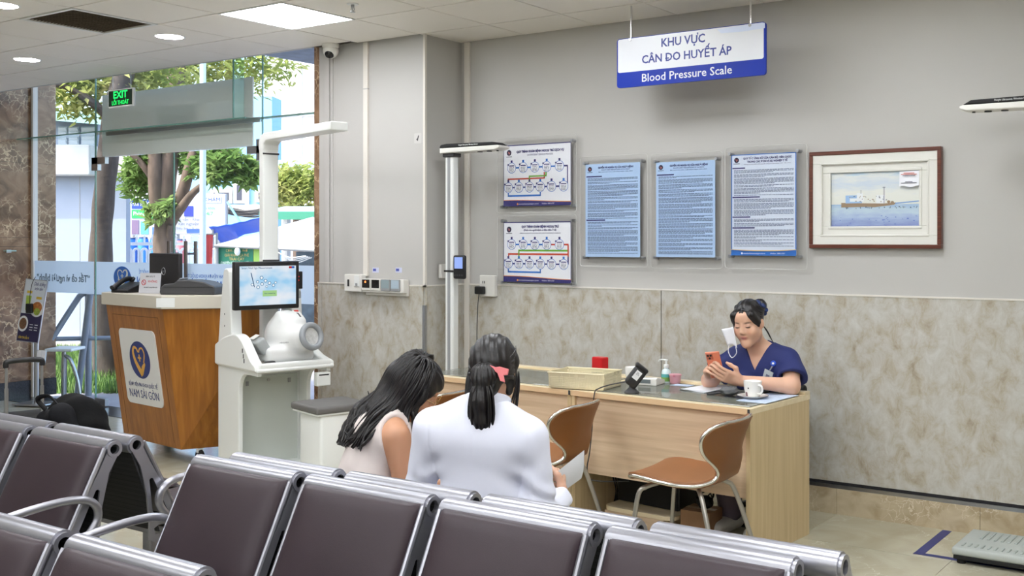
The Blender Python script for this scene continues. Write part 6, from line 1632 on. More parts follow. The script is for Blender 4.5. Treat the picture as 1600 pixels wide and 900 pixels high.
G.raw(lambda P: np.abs(P[:, 0] + .004) * .0 - .0015 * np.exp(-((P[:, 0] + .004) / .003) ** 2) * (P[:, 1] < 0), V3(0, 0, .8), 1, 0, 'd')      # centre back seam
for s in (-1, 1):                                                                     # shoulder seam
    G.raw(lambda P, s=s: .0022 * np.exp(-((P[:, 0] * s - .172 + .18 * np.clip(.9 - P[:, 2], 0, .2)) / .004) ** 2) * (P[:, 2] > .70) * (P[:, 2] < .99), V3(0, 0, .8), 1, 0, 'd')
G.cone(nb + V3(0, .03, .02), hc, .060, .070, .010, op='s')                            # neck opening
G.raw(lambda P: .48 - P[:, 2], V3(0, 0, .5), 2, .01, 'i')
G.ell(V3(0, .34, .40), (.3, .22, .12), .02, op='s')
M_blazer = pm('white_suiting', (224, 226, 240), .7, var=.02, vscale=3, bump=.06, bscale=500, sheen=.2)
sdf_obj('blazer', G, (-.40, -.24, .44), (.42, .34, 1.10), .005, M_blazer, wb, 1)
cl = Prims(); cl.raw(lambda P: np.abs(s_cone(P, nb + V3(0, .012, -.012), hc + V3(0, -.01, -.03), .082, .074)) - .006, nb, .2); cl.raw(lambda P: P[:, 2] - (1.062 - .45 * np.clip(P[:, 1], -.1, .2) ** 1), nb, 1, .006, 'i'); cl.raw(lambda P: .99 - P[:, 2], nb, 1, .01, 'i'); cl.raw(lambda P: P[:, 1] - .05, nb, 1, .01, 'i')
sdf_obj('collar', cl, nb - .14, nb + .14, .004, M_blazer, wb, 1)
tr = Prims(); tr.ell(V3(0, .0, .52), (.172, .125, .105), .04); legs_prims(tr, grow=.012); tr.raw(lambda P: .10 - P[:, 2], V3(0, 0, .3), 2, .005, 'i')
sdf_obj('trousers', tr, (-.26, -.2, .05), (.26, .62, .66), .009, pm('dark_trousers', (40, 40, 46), .8), wb, 1)
# hair: smooth cap, twisted knot, hanging tail, claw clip
H = Prims(); H.ell(hc + Hm @ V3(0, -.014, .036), (.083, .102, .092), .02, Hm); H.cone(hc + Hm @ V3(.0, -.055, .0), hc + Hm @ V3(-.005, -.080, -.070), .066, .044, .03)
for s in (-1, 1): H.cone(hc + Hm @ V3(s * .062, .0, .03), hc + Hm @ V3(s * .062, -.01, -.070), .026, .018, .02)
H.ell(hc + Hm @ V3(0, .085, -.035), (.058, .075, .085), .01, Hm, op='s')
H.raw(lambda P: .0016 * np.sin(240 * ((P - hc) @ Hm)[:, 0] + 60 * ((P - hc) @ Hm)[:, 2]), hc, 1, 0, 'd')
sdf_obj('hair', H, hc - .17, hc + .17, .004, M_hair, wb, 1)
kb = hc + Hm @ V3(-.008, -.112, -.035)
rnd = random.Random(3); paths = []
K = Prims(); K.ell(kb + Hm @ V3(.004, -.006, .006), (.044, .034, .042), .02, Hm); K.chain([kb + V3(0, -.012, -.02), kb + V3(-.003, -.02, -.08), kb + V3(-.004, -.018, -.15), kb + V3(-.002, -.012, -.205)], [.032, .036, .032, .010], .02)
K.raw(lambda P: .0028 * np.sin(170 * np.arctan2(P[:, 0] - kb[0], -(P[:, 1] - kb[1] - .03)) * .16 + 30 * P[:, 2]), kb, 1, 0, 'd')
sdf_obj('hair_knot', K, kb - V3(.09, .10, .25), kb + V3(.09, .08, .08), .004, M_hair, wb, 1)
for k in range(22):                                   # loose strands wound over the knot
    a = 2 * PI * k / 22 + rnd.uniform(-.2, .2); R_ = rnd.uniform(.020, .046); tw = rnd.uniform(.7, 1.5)
    paths.append([tuple(kb + Hm @ V3(R_ * math.cos(a + q * tw), -.034 + .030 * (R_ / .046) ** 2, R_ * .95 * math.sin(a + q * tw) + .006)) for q in (0, .5, 1., 1.5)])
for k in range(42):                                   # tail
    a = rnd.uniform(0, 2 * PI); R_ = .036 * math.sqrt(rnd.random())
    dx, dy = R_ * math.cos(a), R_ * math.sin(a) * .6 - .012; e = rnd.uniform(.19, .235)
    paths.append([tuple(kb + V3(dx * .6, dy * .5 - .012, -.01)), tuple(kb + V3(dx * 1.2 - .002, dy - .016, -.055)), tuple(kb + V3(dx * 1.35 - .004, dy - .012, -.14)), tuple(kb + V3(dx * .5 - .002, dy * .5 - .008, -e))])
for k in range(30):                                   # strands swept back from the sides
    s = -1 if k % 2 else 1; z = rnd.uniform(-.03, .10)
    paths.append([tuple(hc + Hm @ V3(s * .070, .02, z)), tuple(hc + Hm @ V3(s * .078, -.04, z * .7 - .005)), tuple(hc + Hm @ V3(s * .048, -.095, z * .35 - .02)), tuple(kb + Hm @ V3(s * .016, .004, .008))])
for s in (-1, 1):                                     # loose wisps beside the ears
    for k in range(4): paths.append([tuple(hc + Hm @ V3(s * (.078 + .004 * k), .01, .0)), tuple(hc + Hm @ V3(s * (.082 + .004 * k), .012, -.05)), tuple(hc + Hm @ V3(s * (.074 + .006 * k), .01, -.10 - .01 * k)), tuple(hc + Hm @ V3(s * (.070 + .008 * k), .0, -.125 - .012 * k))])
locks('hair_locks', wb, paths, M_hair, .0075, 1)
cp = hc + Hm @ V3(.045, -.118, -.010); M_clip = pm('coral_pink', (226, 122, 126), .35)
cmb = MB()
for dx, dz, r in ((0, 0, .2), (.004, -.004, .0)):
    cmb.prism([(-.036, .018), (-.010, .010), (.004, .013), (.036, .006), (.034, -.014), (.020, -.016), (.026, -.040), (.010, -.036), (-.002, -.010), (-.026, .004)], -.004 + dx, .004 + dx, lambda p, q, tt: tuple(cp + Hm @ V3(p, -tt - .006, q)))
obj('claw_clip', cmb, M_clip, wb, bevel=.002)
pp_ = wr[1] + V3(-.02, .085, .03)
t = thing('held_paper', 'folded white paper in the right hand of the person in the blazer', 'paper', tuple(wm(wb) @ Vector(pp_)), -.06)
obj('sheet', MB().sheet([[(.0 + .03 * q + .010 * math.sin(3 * q + k), -.05 + .17 * k + .0, -.055 + .11 * q + .05 * k) for k in (0, .25, .5, .75, 1)] for q in (0, .25, .5, .75, 1)]), M_paper, t, smooth=True)
# ---------------------------------------------------------------- woman in the beige sleeveless top
wa = thing('person', 'person in a sleeveless beige top with long loose hair, leaning over a paper', 'person', (-3.05, 2.96, -.045), -.36)
hc = V3(.045, .215, 1.035); Hm = euler_m(0, 0, -.72) @ euler_m(-.50, .08, 0)
nb = V3(.015, .125, .945)
sh = {1: V3(.150, .085, .875), -1: V3(-.160, .115, .895)}
el = {1: V3(.195, .115, .590), -1: V3(-.22, .25, .62)}
wr = {1: V3(.13, .36, .59), -1: V3(.02, .40, .62)}
def torso2(S, g=0., k=.05):
    S.ell(V3(0, .0, .53), (.160 + g, .118 + g, .11 + g), k)
    S.cone(V3(0, .0, .56), V3(0, .025, .70), .125 + g, .112 + g, k, (V3(0, 1, 0), 1.30))
    S.cone(V3(0, .025, .70), V3(0, .075, .85), .115 + g, .128 + g, k, (V3(0, 1, -.3), 1.38))
    S.cone(sh[-1] + V3(.05, 0, -.02), sh[1] + V3(-.05, 0, -.02), .060 + g, .060 + g, .05)
    for s in (-1, 1): S.cone(nb + V3(s * .04, -.01, -.005), sh[s] + V3(-s * .02, 0, .005), .036 + g, .040 + g, .045)
S = Prims(); torso2(S)
for s in (-1, 1): S.chain([sh[s], el[s], wr[s]], [.048, .041, .025], .03)
S.cone(nb, hc + Hm @ V3(0, -.015, -.05), .050, .047, .03); head_prims(S, hc, Hm); legs_prims(S, dz=.045)
hand_prims(S, wr[1], V3(-.3, .8, .1), V3(-.6, .1, .4), V3(0, -.2, 1), .6); hand_prims(S, wr[-1], V3(.6, .7, .0), V3(.1, .0, 1), V3(.5, -.3, 0), .5)
sdf_obj('body', S, (-.40, -.26, -.01), (.40, .66, 1.22), .0045, M_skin, wa, 1, tone_fn(hc, Hm, (200, 148, 116), (170, 90, 86)))
G = Prims(); torso2(G, .013)
for s in (-1, 1): G.cone(sh[s] + V3(s * .040, 0, .04), sh[s] + V3(s * .075, .01, -.14), .078, .070, .012, op='s')     # armholes
G.cone(nb + V3(0, .0, .015), hc, .062, .075, .012, op='s')
G.raw(lambda P: .47 - P[:, 2], V3(0, 0, .5), 2, .01, 'i'); G.ell(V3(0, .36, .40), (.3, .22, .12), .02, op='s')
G.raw(lambda P: .004 * (np.sin(60 * P[:, 2] + 50 * P[:, 0]) * np.exp(-((P[:, 2] - .68) / .07) ** 2) * np.exp(-((P[:, 0] - .12) / .05) ** 2) + .4 * np.sin(24 * P[:, 0] + 20 * P[:, 2])) + .0018 * np.exp(-((P[:, 0] + .055) / .003) ** 2) * (P[:, 1] < .05), V3(0, 0, .8), 1, 0, 'd')
sdf_obj('sleeveless_top', G, (-.24, -.2, .43), (.26, .34, 1.02), .005, pm('beige_crepe', (218, 206, 202), .7, bump=.08, bscale=400), wa, 1)
tr = Prims(); tr.ell(V3(0, .0, .52), (.168, .125, .105), .04); legs_prims(tr, grow=.012); tr.raw(lambda P: .10 - P[:, 2], V3(0, 0, .3), 2, .005, 'i')
sdf_obj('trousers', tr, (-.26, -.2, .05), (.26, .62, .66), .009, pm('dark_trousers', (40, 40, 46), .8), wa, 1)
H = Prims(); H.ell(hc + Hm @ V3(0, -.014, .036), (.090, .110, .098), .02, Hm)
for s in (-1, 1): H.cone(hc + Hm @ V3(s * .064, .030, .045), hc + Hm @ V3(s * .074, .020, -.06), .022, .016, .02)
H.cone(hc + Hm @ V3(0, -.07, .0), nb + V3(-.02, -.05, .01), .066, .050, .04)
H.ell(hc + Hm @ V3(0, .100, -.040), (.060, .080, .085), .012, Hm, op='s')
H.raw(lambda P: .002 * np.sin(200 * ((P - hc) @ Hm)[:, 0] + 90 * ((P - hc) @ Hm)[:, 1]), hc, 1, 0, 'd')
sdf_obj('hair', H, hc - .22, hc + .18, .004, M_hair, wa, 1)
rnd = random.Random(8); paths = []
for k in range(230):                                   # long locks fall over the back, beside the cheek and off the crown
    a = rnd.uniform(-3.3, .85); zz = rnd.uniform(-.01, .10)          # angle around the head, 0 = right ear side towards the viewer
    ca, sa = math.cos(a), math.sin(a)
    r_ = math.sqrt(max(.05, 1 - (zz / .13) ** 2))
    p0 = hc + Hm @ V3(.02 * ca, -.03, .128 - .01 * abs(sa)); p1 = hc + Hm @ V3(.092 * ca * r_, -.014 + .110 * sa * r_ * .9, .036 + zz * .9)
    p2 = hc + Hm @ V3(.104 * ca, -.02 + .118 * sa * .8, -.045)
    fall = rnd.uniform(.12, .31) * (.8 if sa > .3 else 1) + (rnd.uniform(0, .12) if sa < -.5 else 0)
    back = max(0, -sa)
    if sa > .55: tgt = V3(p2[0], p2[1], p2[2]) + V3(.012, .0, -fall * .75)
    else: tgt = V3(p2[0] - .07 * back, min(p2[1], .12) - .05 * back, p2[2] - fall)
    surf = lambda z: -.050 + (z - .80) * .55
    mid = (p2 + tgt) / 2 + V3(rnd.uniform(-.012, .012), -.012 * back, .01)
    if sa <= .55: tgt[2] = max(tgt[2], .825 + rnd.uniform(0, .05)); tgt[0] = max(tgt[0], -.07 + rnd.uniform(-.03, .03))
    if sa < .1 and abs(tgt[0]) < .17:
        tgt[1] = min(tgt[1], surf(tgt[2]) - rnd.uniform(.008, .02)); mid[1] = min(mid[1], surf(mid[2]) - .010)
    paths.append([tuple(p0), tuple(p1), tuple(p2), tuple(mid), tuple(tgt + V3(rnd.uniform(-.02, .02), rnd.uniform(-.01, .01), 0))])
for k in range(7):                                     # wisp flicking out to the left
    paths.append([tuple(hc + Hm @ V3(-.03, -.105, .03)), tuple(hc + V3(-.12, -.09, -.05)), tuple(hc + V3(-.19 - .006 * k, -.08, -.085 - .003 * k)), tuple(hc + V3(-.235 - .008 * k, -.075, -.070 + .006 * k))])
locks('hair_locks', wa, paths, M_hair, .0115, 5)
gl = MB()
for s in (-1, 1):
    gl.tube([tuple(hc + Hm @ V3(s * .033 + .020 * math.cos(k * PI / 10), .101 - .05 * (s * .033 + .020 * math.cos(k * PI / 10)) ** 2 * 20, -.002 + .018 * math.sin(k * PI / 10))) for k in range(20)], .0012, 6, closed=True)
    gl.tube([tuple(hc + Hm @ V3(s * .053, .098, .002)), tuple(hc + Hm @ V3(s * .072, .05, .004)), tuple(hc + Hm @ V3(s * .078, -.005, .0))], .0012, 6)
gl.tube([tuple(hc + Hm @ V3(-.013, .101, .0)), tuple(hc + Hm @ V3(0, .105, .004)), tuple(hc + Hm @ V3(.013, .101, .0))], .0012, 6)
obj('eyeglasses', gl, pm('gold_wire', (196, 164, 110), .25, metal=.9), wa, smooth=True)
# ---------------------------------------------------------------- nurse behind the desk
nu = thing('person', 'person in navy scrubs at the desk looking at a phone', 'person', (-2.515, 5.60, 0), PI)
hc = V3(.022, .265, 1.130); Hm = euler_m(0, 0, .02) @ euler_m(-.24, .06, 0)
nb = V3(.005, .165, .985)
sh = {1: V3(.172, .135, .915), -1: V3(-.172, .135, .915)}
el = {1: V3(.262, .255, .797), -1: V3(-.222, .250, .800)}
wr = {1: V3(.185, .400, .850), -1: V3(.005, .420, .832)}
def torso3(S, g=0., k=.05):
    S.ell(V3(0, .02, .55), (.165 + g, .125 + g, .12 + g), k)
    S.cone(V3(0, .03, .58), V3(0, .07, .72), .128 + g, .118 + g, k, (V3(0, 1, 0), 1.30))
    S.cone(V3(0, .07, .72), V3(0, .115, .87), .122 + g, .132 + g, k, (V3(0, 1, -.2), 1.36))
    for s in (-1, 1): S.ell(V3(s * .068, .175, .80), .052 + g, .04)
    S.cone(sh[-1] + V3(.05, 0, -.02), sh[1] + V3(-.05, 0, -.02), .062 + g, .062 + g, .05)
    for s in (-1, 1): S.cone(nb + V3(s * .04, -.01, -.005), sh[s] + V3(-s * .02, 0, .005), .036 + g, .042 + g, .045)
S = Prims(); torso3(S)
for s in (-1, 1): S.chain([sh[s], el[s], wr[s]], [.050, .043, .027], .028)
S.cone(nb, hc + Hm @ V3(0, -.015, -.055), .049, .048, .03); head_prims(S, hc, Hm)
for s in (-1, 1):
    S.chain([V3(s * .085, .02, .52), V3(s * .11, .40, .50), V3(s * .10, .37, .28), V3(s * .09, .33, .09)], [.088, .060, .056, .038], .03); S.cone(V3(s * .09, .29, .045), V3(s * .10, .49, .035), .036, .028, .03)
ph = V3(.120, .470, .912); phM = euler_m(-.42, .10, .18)          # phone pose
hand_prims(S, wr[1], ph + V3(.045, -.015, -.025) - wr[1], V3(-.75, .35, -.1), V3(0, -.3, 1), [.75, .8, .85, .9], thumb_curl=.8)
hand_prims(S, wr[-1], ph + V3(-.06, .03, -.045) - wr[-1], V3(.35, -.75, .35), V3(0, .0, 1), [.45, .45, .5, .55], thumb_curl=.7)
sdf_obj('body', S, (-.40, -.16, -.01), (.40, .76, 1.28), .004, M_skin, nu, 1, tone_fn(hc, Hm, (222, 176, 150), (184, 104, 102)))
G = Prims(); torso3(G, .014)
for s in (-1, 1): G.cone(sh[s] + V3(-s * .02, 0, 0), sh[s] * .30 + el[s] * .70 + V3(s * .004, -.005, .0), .066, .084, .03)
for s in (-1, 1):
    ax = el[s] - sh[s]; ax = ax / np.linalg.norm(ax); c0 = sh[s] * .30 + el[s] * .70
    G.raw(lambda P, ax=ax, c0=c0, s=s: np.maximum((P - c0) @ ax, s * 0 + .0 - 1 + 1 * (P[:, 0] * s < .12) * -9 + 1 - .0) if False else np.where(P[:, 0] * s > .15, (P - c0) @ ax, -1.), c0, .4, .004, 'i')
    G.cone(c0 + ax * .04, c0 - ax * .04, .070, .050, .006, op='s')
G.raw(lambda P: .0035 * (np.sin(55 * P[:, 2] + 60 * np.abs(P[:, 0])) * np.exp(-((P[:, 2] - .74) / .08) ** 2) + .6 * np.sin(30 * P[:, 0] + 35 * P[:, 2])), V3(0, 0, .8), 1, 0, 'd')
G.cone(nb + V3(0, .0, .01), hc, .060, .075, .008, op='s')
G.raw(lambda P: np.maximum(np.abs(P[:, 0] - .005) - (P[:, 2] - .865) * .52, .12 - P[:, 1]), V3(0, .2, .95), .2, .004, 's')   # V neck
G.raw(lambda P: .47 - P[:, 2], V3(0, 0, .5), 2, .01, 'i'); G.ell(V3(0, .38, .40), (.3, .22, .13), .02, op='s')
M_scrub = pm('navy_scrubs', (36, 46, 104), .75, var=.06, vscale=6, bump=.08, bscale=400)
sdf_obj('scrub_top', G, (-.36, -.14, .44), (.36, .36, 1.06), .005, M_scrub, nu, 1)
tr = Prims(); tr.ell(V3(0, .02, .54), (.172, .13, .115), .04)
for s in (-1, 1): tr.chain([V3(s * .085, .02, .52), V3(s * .11, .40, .50), V3(s * .10, .37, .28), V3(s * .09, .34, .12)], [.10, .075, .072, .065], .03)
sdf_obj('scrub_trousers', tr, (-.26, -.2, .05), (.26, .62, .70), .009, pm('trouser_mauve', (112, 102, 116), .8), nu, 1)
for s in (-1, 1):
    sn = Prims(); sn.cone(V3(s * .09, .28, .055), V3(s * .10, .495, .045), .047, .040, .03); sn.cone(V3(s * .09, .30, .09), V3(s * .09, .30, .12), .05, .052, .03); sn.raw(lambda P: .004 - P[:, 2], V3(0, .5, 0), 2, .01, 'i')
    o = sdf_obj('sneaker', sn, (s * .09 - .08, .21, -.01), (s * .09 + .09, .56, .18), .006, pm('sneaker_white', (216, 214, 208), .6), nu, 1)
H = Prims(); H.ell(hc + Hm @ V3(0, -.016, .037), (.080, .100, .088), .02, Hm)
for s in (-1, 1): H.cone(hc + Hm @ V3(s * .055, .058, .058), hc + Hm @ V3(s * .073, .012, -.020), .020, .014, .02)
H.ell(hc + Hm @ V3(0, .105, -.030), (.064, .085, .098), .012, Hm, op='s'); H.ell(hc + Hm @ V3(-.078, .006, -.030), (.03, .024, .034), .006, Hm, op='s'); H.raw(lambda P: -.062 - ((P - hc) @ Hm)[:, 2], hc, 1, .01, 'i')
H.raw(lambda P: .0016 * np.sin(260 * np.abs(((P - hc) @ Hm)[:, 0]) + 120 * ((P - hc) @ Hm)[:, 2]) - 0., hc, 1, 0, 'd')
sdf_obj('hair', H, hc - .17, hc + .17, .0035, M_hair, nu, 1)
rnd = random.Random(11); paths = []
bn = hc + Hm @ V3(-.040, -.085, .062)
for k in range(40):                                    # parted strands drawn back to the bun
    s = -1 if k % 2 else 1; q = rnd.uniform(0, 1)
    paths.append([tuple(hc + Hm @ V3(s * .003, .074 - .06 * q, .092 + .028 * q)), tuple(hc + Hm @ V3(s * (.045 + .02 * q), .058 - .06 * q, .072 + .02 * q)), tuple(hc + Hm @ V3(s * .082, -.005 - .05 * q, .028 + .03 * q)), tuple(hc + Hm @ V3(s * .060, -.075, .03 + .03 * q)), tuple(bn)])
for k in range(5): paths.append([tuple(hc + Hm @ V3(-.07, -.03, -.03)), tuple(hc + Hm @ V3(-.085, -.04, -.07)), tuple(hc + Hm @ V3(-.09 - .004 * k, -.045, -.10 - .008 * k))])
locks('hair_strands', nu, paths, M_hair, .0042, 7, .5)
obj('hair_bun', blob(MB(), tuple(bn), .044, (1, .9, 1), 5, 16, .10), M_hair, nu, smooth=True)
scr = []
bz = Hm @ V3(-.4, -.75, .5); Af = axes(bz)
for k in range(48):
    a = 2 * PI * k / 48; rr_ = .040 + .005 * math.sin(9 * a); scr.append(tuple(bn + Af @ V3(rr_ * math.cos(a), rr_ * math.sin(a), .006 * math.sin(7 * a) - .004)))
obj('scrunchie', MB().tube(scr, .0135, 10, closed=True), pm('scrunchie_blue', (34, 52, 100), .6, var=.4, vscale=80), nu, smooth=True)
for s in (-1, 1):                                      # lash lines of the lowered eyes
    obj('eyelash', MB().tube([tuple(hc + Hm @ V3(s * .031 + dx, .0735 + .0138 * math.sqrt(max(.05, 1 - (dx / .0155) ** 2 - .20)) + .0006, -.0038 + 9 * dx * dx)) for dx in (-.012, -.008, -.004, 0, .004, .008, .012)], [.0006, .0010, .0012, .0013, .0012, .0010, .0006], 6), M_blackm, nu, smooth=True)
# mask hanging from the ear
mk = []
for r_ in range(9):
    v = r_ / 8; row = []
    for c_ in range(9):
        u = c_ / 8; x = .052 + .094 * u * (1 - .15 * v) - .03 * v; y = .105 - .05 * u - .012 * math.sin(PI * u) * (1 - v) + .012 * v; z = .008 - .020 * u * (1 - v) - .110 * v + .014 * math.sin(PI * u) * v
        row.append(tuple(hc + V3(x, y - .02, z - .03)))
    mk.append(row)
mo = obj('face_mask', MB().sheet(mk), pm('mask_white', (228, 228, 232), .8, bump=.2, bscale=60), nu, smooth=True); sm = mo.modifiers.new('thick', 'SOLIDIFY'); sm.thickness = .002
a, b = np.array(mk[8][1]), np.array(mk[8][7])
obj('ear_loop', MB().tube(spline([tuple(a), tuple(a + V3(-.004, .0, -.035)), tuple((a + b) / 2 + V3(0, .004, -.062)), tuple(b + V3(.002, .0, -.035)), tuple(b)], 6), .0022, 6), pm('mask_white', (228, 228, 232), .8), nu, smooth=True)
# reel and badge
bd_ = V3(-.080, .245, .835); Mbd = axes(V3(-.15, .95, .25))
obj('badge_reel', MB().lathe([(0, .004), (.012, .004), (.016, 0), (.016, -.006)], 20, tuple(bd_ + V3(-.025, -.022, .075)), M=Matrix(Mbd.tolist())), pm('reel_blue', (30, 80, 200), .3), nu, smooth=True)
obj('reel_mark', MB().lathe([(0, .0055), (.006, .005)], 14, tuple(bd_ + V3(-.025, -.022, .075)), M=Matrix(Mbd.tolist())), M_whitem, nu)
obj('badge_strap', MB().tube([tuple(bd_ + V3(-.024, -.014, .062)), tuple(bd_ + V3(-.012, -.004, .038))], .0035, 6), M_grey, nu)
Rb = Matrix(euler_m(-.22, -.38, 0).tolist())
bg = obj('id_badge', MB().rbox(tuple(bd_), (.054, .003, .085), .001, 1, Rb), pm('badge_clear', (200, 210, 216), .2), nu)
obj('badge_photo', MB().box(tuple(Vector(bd_) + Rb @ Vector((0, .0018, .005))), (.022, .001, .026), Rb), pm('badge_ink', (110, 116, 140), .5), bg)
obj('badge_text', MB().box(tuple(Vector(bd_) + Rb @ Vector((0, .0018, -.024))), (.040, .001, .008), Rb), pm('badge_blue', (120, 150, 190), .5), bg)
# phone
t = thing('smartphone', 'coral orange smartphone held by the person in scrubs', 'phone', tuple(wm(nu) @ Vector(ph)), PI)
pM = Matrix(phM.tolist())
M_ph = pm('phone_coral', (226, 132, 100), .3, coat=.3)
obj('case', MB().rbox((0, 0, 0), (.078, .010, .160), .0045, 3, pM), M_ph, t, smooth=True)
obj('screen', MB().box(tuple(pM @ Vector((0, -.0052, 0))), (.070, .0008, .150), pM), emitter('phone_screen', (200, 210, 230), .5), t)
ci = obj('camera_island', MB().rbox(tuple(pM @ Vector((.016, .006, .055))), (.036, .004, .036), .002, 2, pM), pm('phone_coral_dark', (190, 104, 80), .3), t)
for dx, dz in ((.009, .062), (.024, .062), (.017, .046)): obj('lens', MB().cyl(tuple(pM @ Vector((dx, .007, dz))), tuple(pM @ Vector((dx, .0095, dz))), .0062), M_black, ci)
# office chair behind the nurse
t = thing('office_chair', 'black office chair the person in scrubs sits on', 'chair', (-2.58, 5.63, 0), PI)
obj('backrest', MB().rbox((.0, -.165, .60), (.38, .05, .30), .024, 3), M_blackm, t, smooth=True)
obj('seat', MB().rbox((0, .05, .415), (.38, .38, .06), .028, 3), M_blackm, t, smooth=True)
obj('back_stem', MB().rbox((.03, -.175, .44), (.06, .03, .16), .01), M_black, t)
obj('gas_lift', MB().cyl((0, .05, .08), (0, .05, .39), .025), M_black, t, smooth=True)
for k in range(5):
    a = 2 * PI * k / 5 + .3; obj('leg', MB().tube([(0, .05, .10), (.20 * math.cos(a), .05 + .20 * math.sin(a), .06)], [.022, .014], 8), M_black, t)
    obj('caster', MB().cyl((.20 * math.cos(a) - .012, .05 + .20 * math.sin(a), .025), (.20 * math.cos(a) + .012, .05 + .20 * math.sin(a), .025), .025), M_black, t)
# ================================================================ outside
GZ = -.05
M_pave = pm('outdoor_paving', (158, 152, 158), .6, var=.12, vscale=3)
struct('pavement', MB().mm(-60, 12, 6.0, 70, -.30, GZ), M_pave, 'grey paved forecourt outside the glass front')
def out(name, label, cat, u, t, group=None, rz=0.):
    p = atd(u, HZ, t); return thing(name, label, cat, (p[0], p[1], GZ), TH + rz, group)
def ox(u, u0, t): return (u - u0) * t / FPX
def oz(v, t): return EYE + (HZ - v) * t / FPX - GZ
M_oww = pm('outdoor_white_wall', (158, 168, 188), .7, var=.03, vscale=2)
M_steelg = pm('galvanised_steel', (138, 146, 158), .45, metal=.5)
# white building with shutters (left)
t = out('white_building', 'white neighbouring building with teal eave seen through the left pane', 'building', 120, 16.2)
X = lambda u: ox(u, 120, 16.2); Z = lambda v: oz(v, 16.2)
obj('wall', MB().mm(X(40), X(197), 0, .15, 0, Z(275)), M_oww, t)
obj('upper_wall', MB().mm(X(40), X(152), .02, .15, Z(275), Z(176)), M_oww, t)
obj('ledge', MB().mm(X(40), X(152), -.25, .10, Z(275), Z(228)), pm('ledge_grey_white', (206, 206, 206), .7, var=.1, vscale=6), t, bevel=.02)
obj('eave', MB().add([(X(40), -.5, Z(172)), (X(190), -.5, Z(186)), (X(190), .2, Z(176)), (X(40), .2, Z(160)), (X(40), -.5, Z(188)), (X(190), -.5, Z(201)), (X(190), .2, Z(190)), (X(40), .2, Z(175))], [(0, 1, 2, 3), (7, 6, 5, 4), (0, 4, 5, 1), (1, 5, 6, 2), (2, 6, 7, 3), (3, 7, 4, 0)]), pm('teal_eave', (150, 190, 190), .5), t)
for k, (a, b) in enumerate(((92, 106), (108, 124), (128, 150))):
    sh_ = obj('shutter', MB().mm(X(a), X(b), -.02, .05, Z(253), Z(198)), pm('shutter_white', (208, 216, 226), .6), t)
    sl = obj('slat', MB().box((X((a + b) / 2), -.03, Z(202)), (X(b) - X(a) - .02, .02, .05), rotm('X', .5)), pm('slat_white', (220, 226, 234), .6), sh_)
    for q in range(1, 8): copy_of(sl, sh_, (0, 0, -.066 * q))
obj('wall_joint', MB().mm(X(124), X(124) + .012, -.003, 0, 0, Z(276)), M_grey, t)
obj('kerb', MB().mm(X(60), X(182), -.20, 0, 0, .10), pm('kerb_grey', (190, 186, 176), .8), t)
# lawn
c = onz(130, 590, GZ)
g = obj('lawn', MB().add([tuple(onz(u, v, GZ)) for u, v in ((20, 617), (205, 612), (215, 549), (40, 549))] , [(0, 1, 2, 3)]), pm('lawn_soil', (104, 140, 62), .9, var=.3, vscale=8)); g.location = (0, 0, .004)
tag(g, 'strip of green lawn before the white building', 'lawn', kind='stuff')
rnd = random.Random(2); gb = MB()
for k in range(5200):
    u = rnd.uniform(60, 200); v = 549 + 66 * rnd.random() ** 1.2; p = onz(u, v, GZ); h = rnd.uniform(.06, .16); a = rnd.uniform(0, PI); w = .014; dx, dy = math.cos(a) * w, math.sin(a) * w; lx, ly = rnd.uniform(-.05, .05), rnd.uniform(-.05, .05)
    gb.add([(p[0] - dx, p[1] - dy, GZ), (p[0] + dx, p[1] + dy, GZ), (p[0] + lx, p[1] + ly, GZ + h)], [(0, 1, 2)])
go = obj('grass_blades', gb, pm('grass_green', (104, 134, 66), .7, var=.35, vscale=5)); tag(go, 'grass blades of the lawn', 'grass', kind='stuff')
# trees
M_bark = pm('bark_dark', (74, 66, 62), .9, var=.3, vscale=14, bump=.8, bscale=18, stretch=(1, 1, .3))
M_bark2 = pm('bark_brown', (96, 80, 70), .9, var=.3, vscale=14, bump=.8, bscale=18, stretch=(1, 1, .3))
def leafy(name, label_mat, centers, n, size, par, seed):
    rnd = random.Random(seed); mb = MB(); tot = sum(c[3] ** 2 for c in centers)
    for (x, y, z, r) in centers:
        for k in range(int(n * r * r / tot)):
            d = Vector((rnd.gauss(0, 1), rnd.gauss(0, 1), rnd.gauss(0, 1))).normalized() * r * rnd.random() ** .45
            p = Vector((x, y, z)) + Vector((d.x, d.y * .8, d.z * .8)); a = Euler((rnd.uniform(-.9, .9), rnd.uniform(-.9, .9), rnd.uniform(0, 6.3))).to_matrix()
            L = size * rnd.uniform(.7, 1.3)
            pts = [(0, 0, 0), (L * .45, L * .20, L * .06), (L, 0, -L * .12), (L * .45, -L * .20, L * .06)]
            mb.add([tuple(p + a @ Vector(q)) for q in pts], [(0, 1, 2), (0, 2, 3)])
    o = obj(name, mb, label_mat, par); o['kind'] = 'stuff'; return o
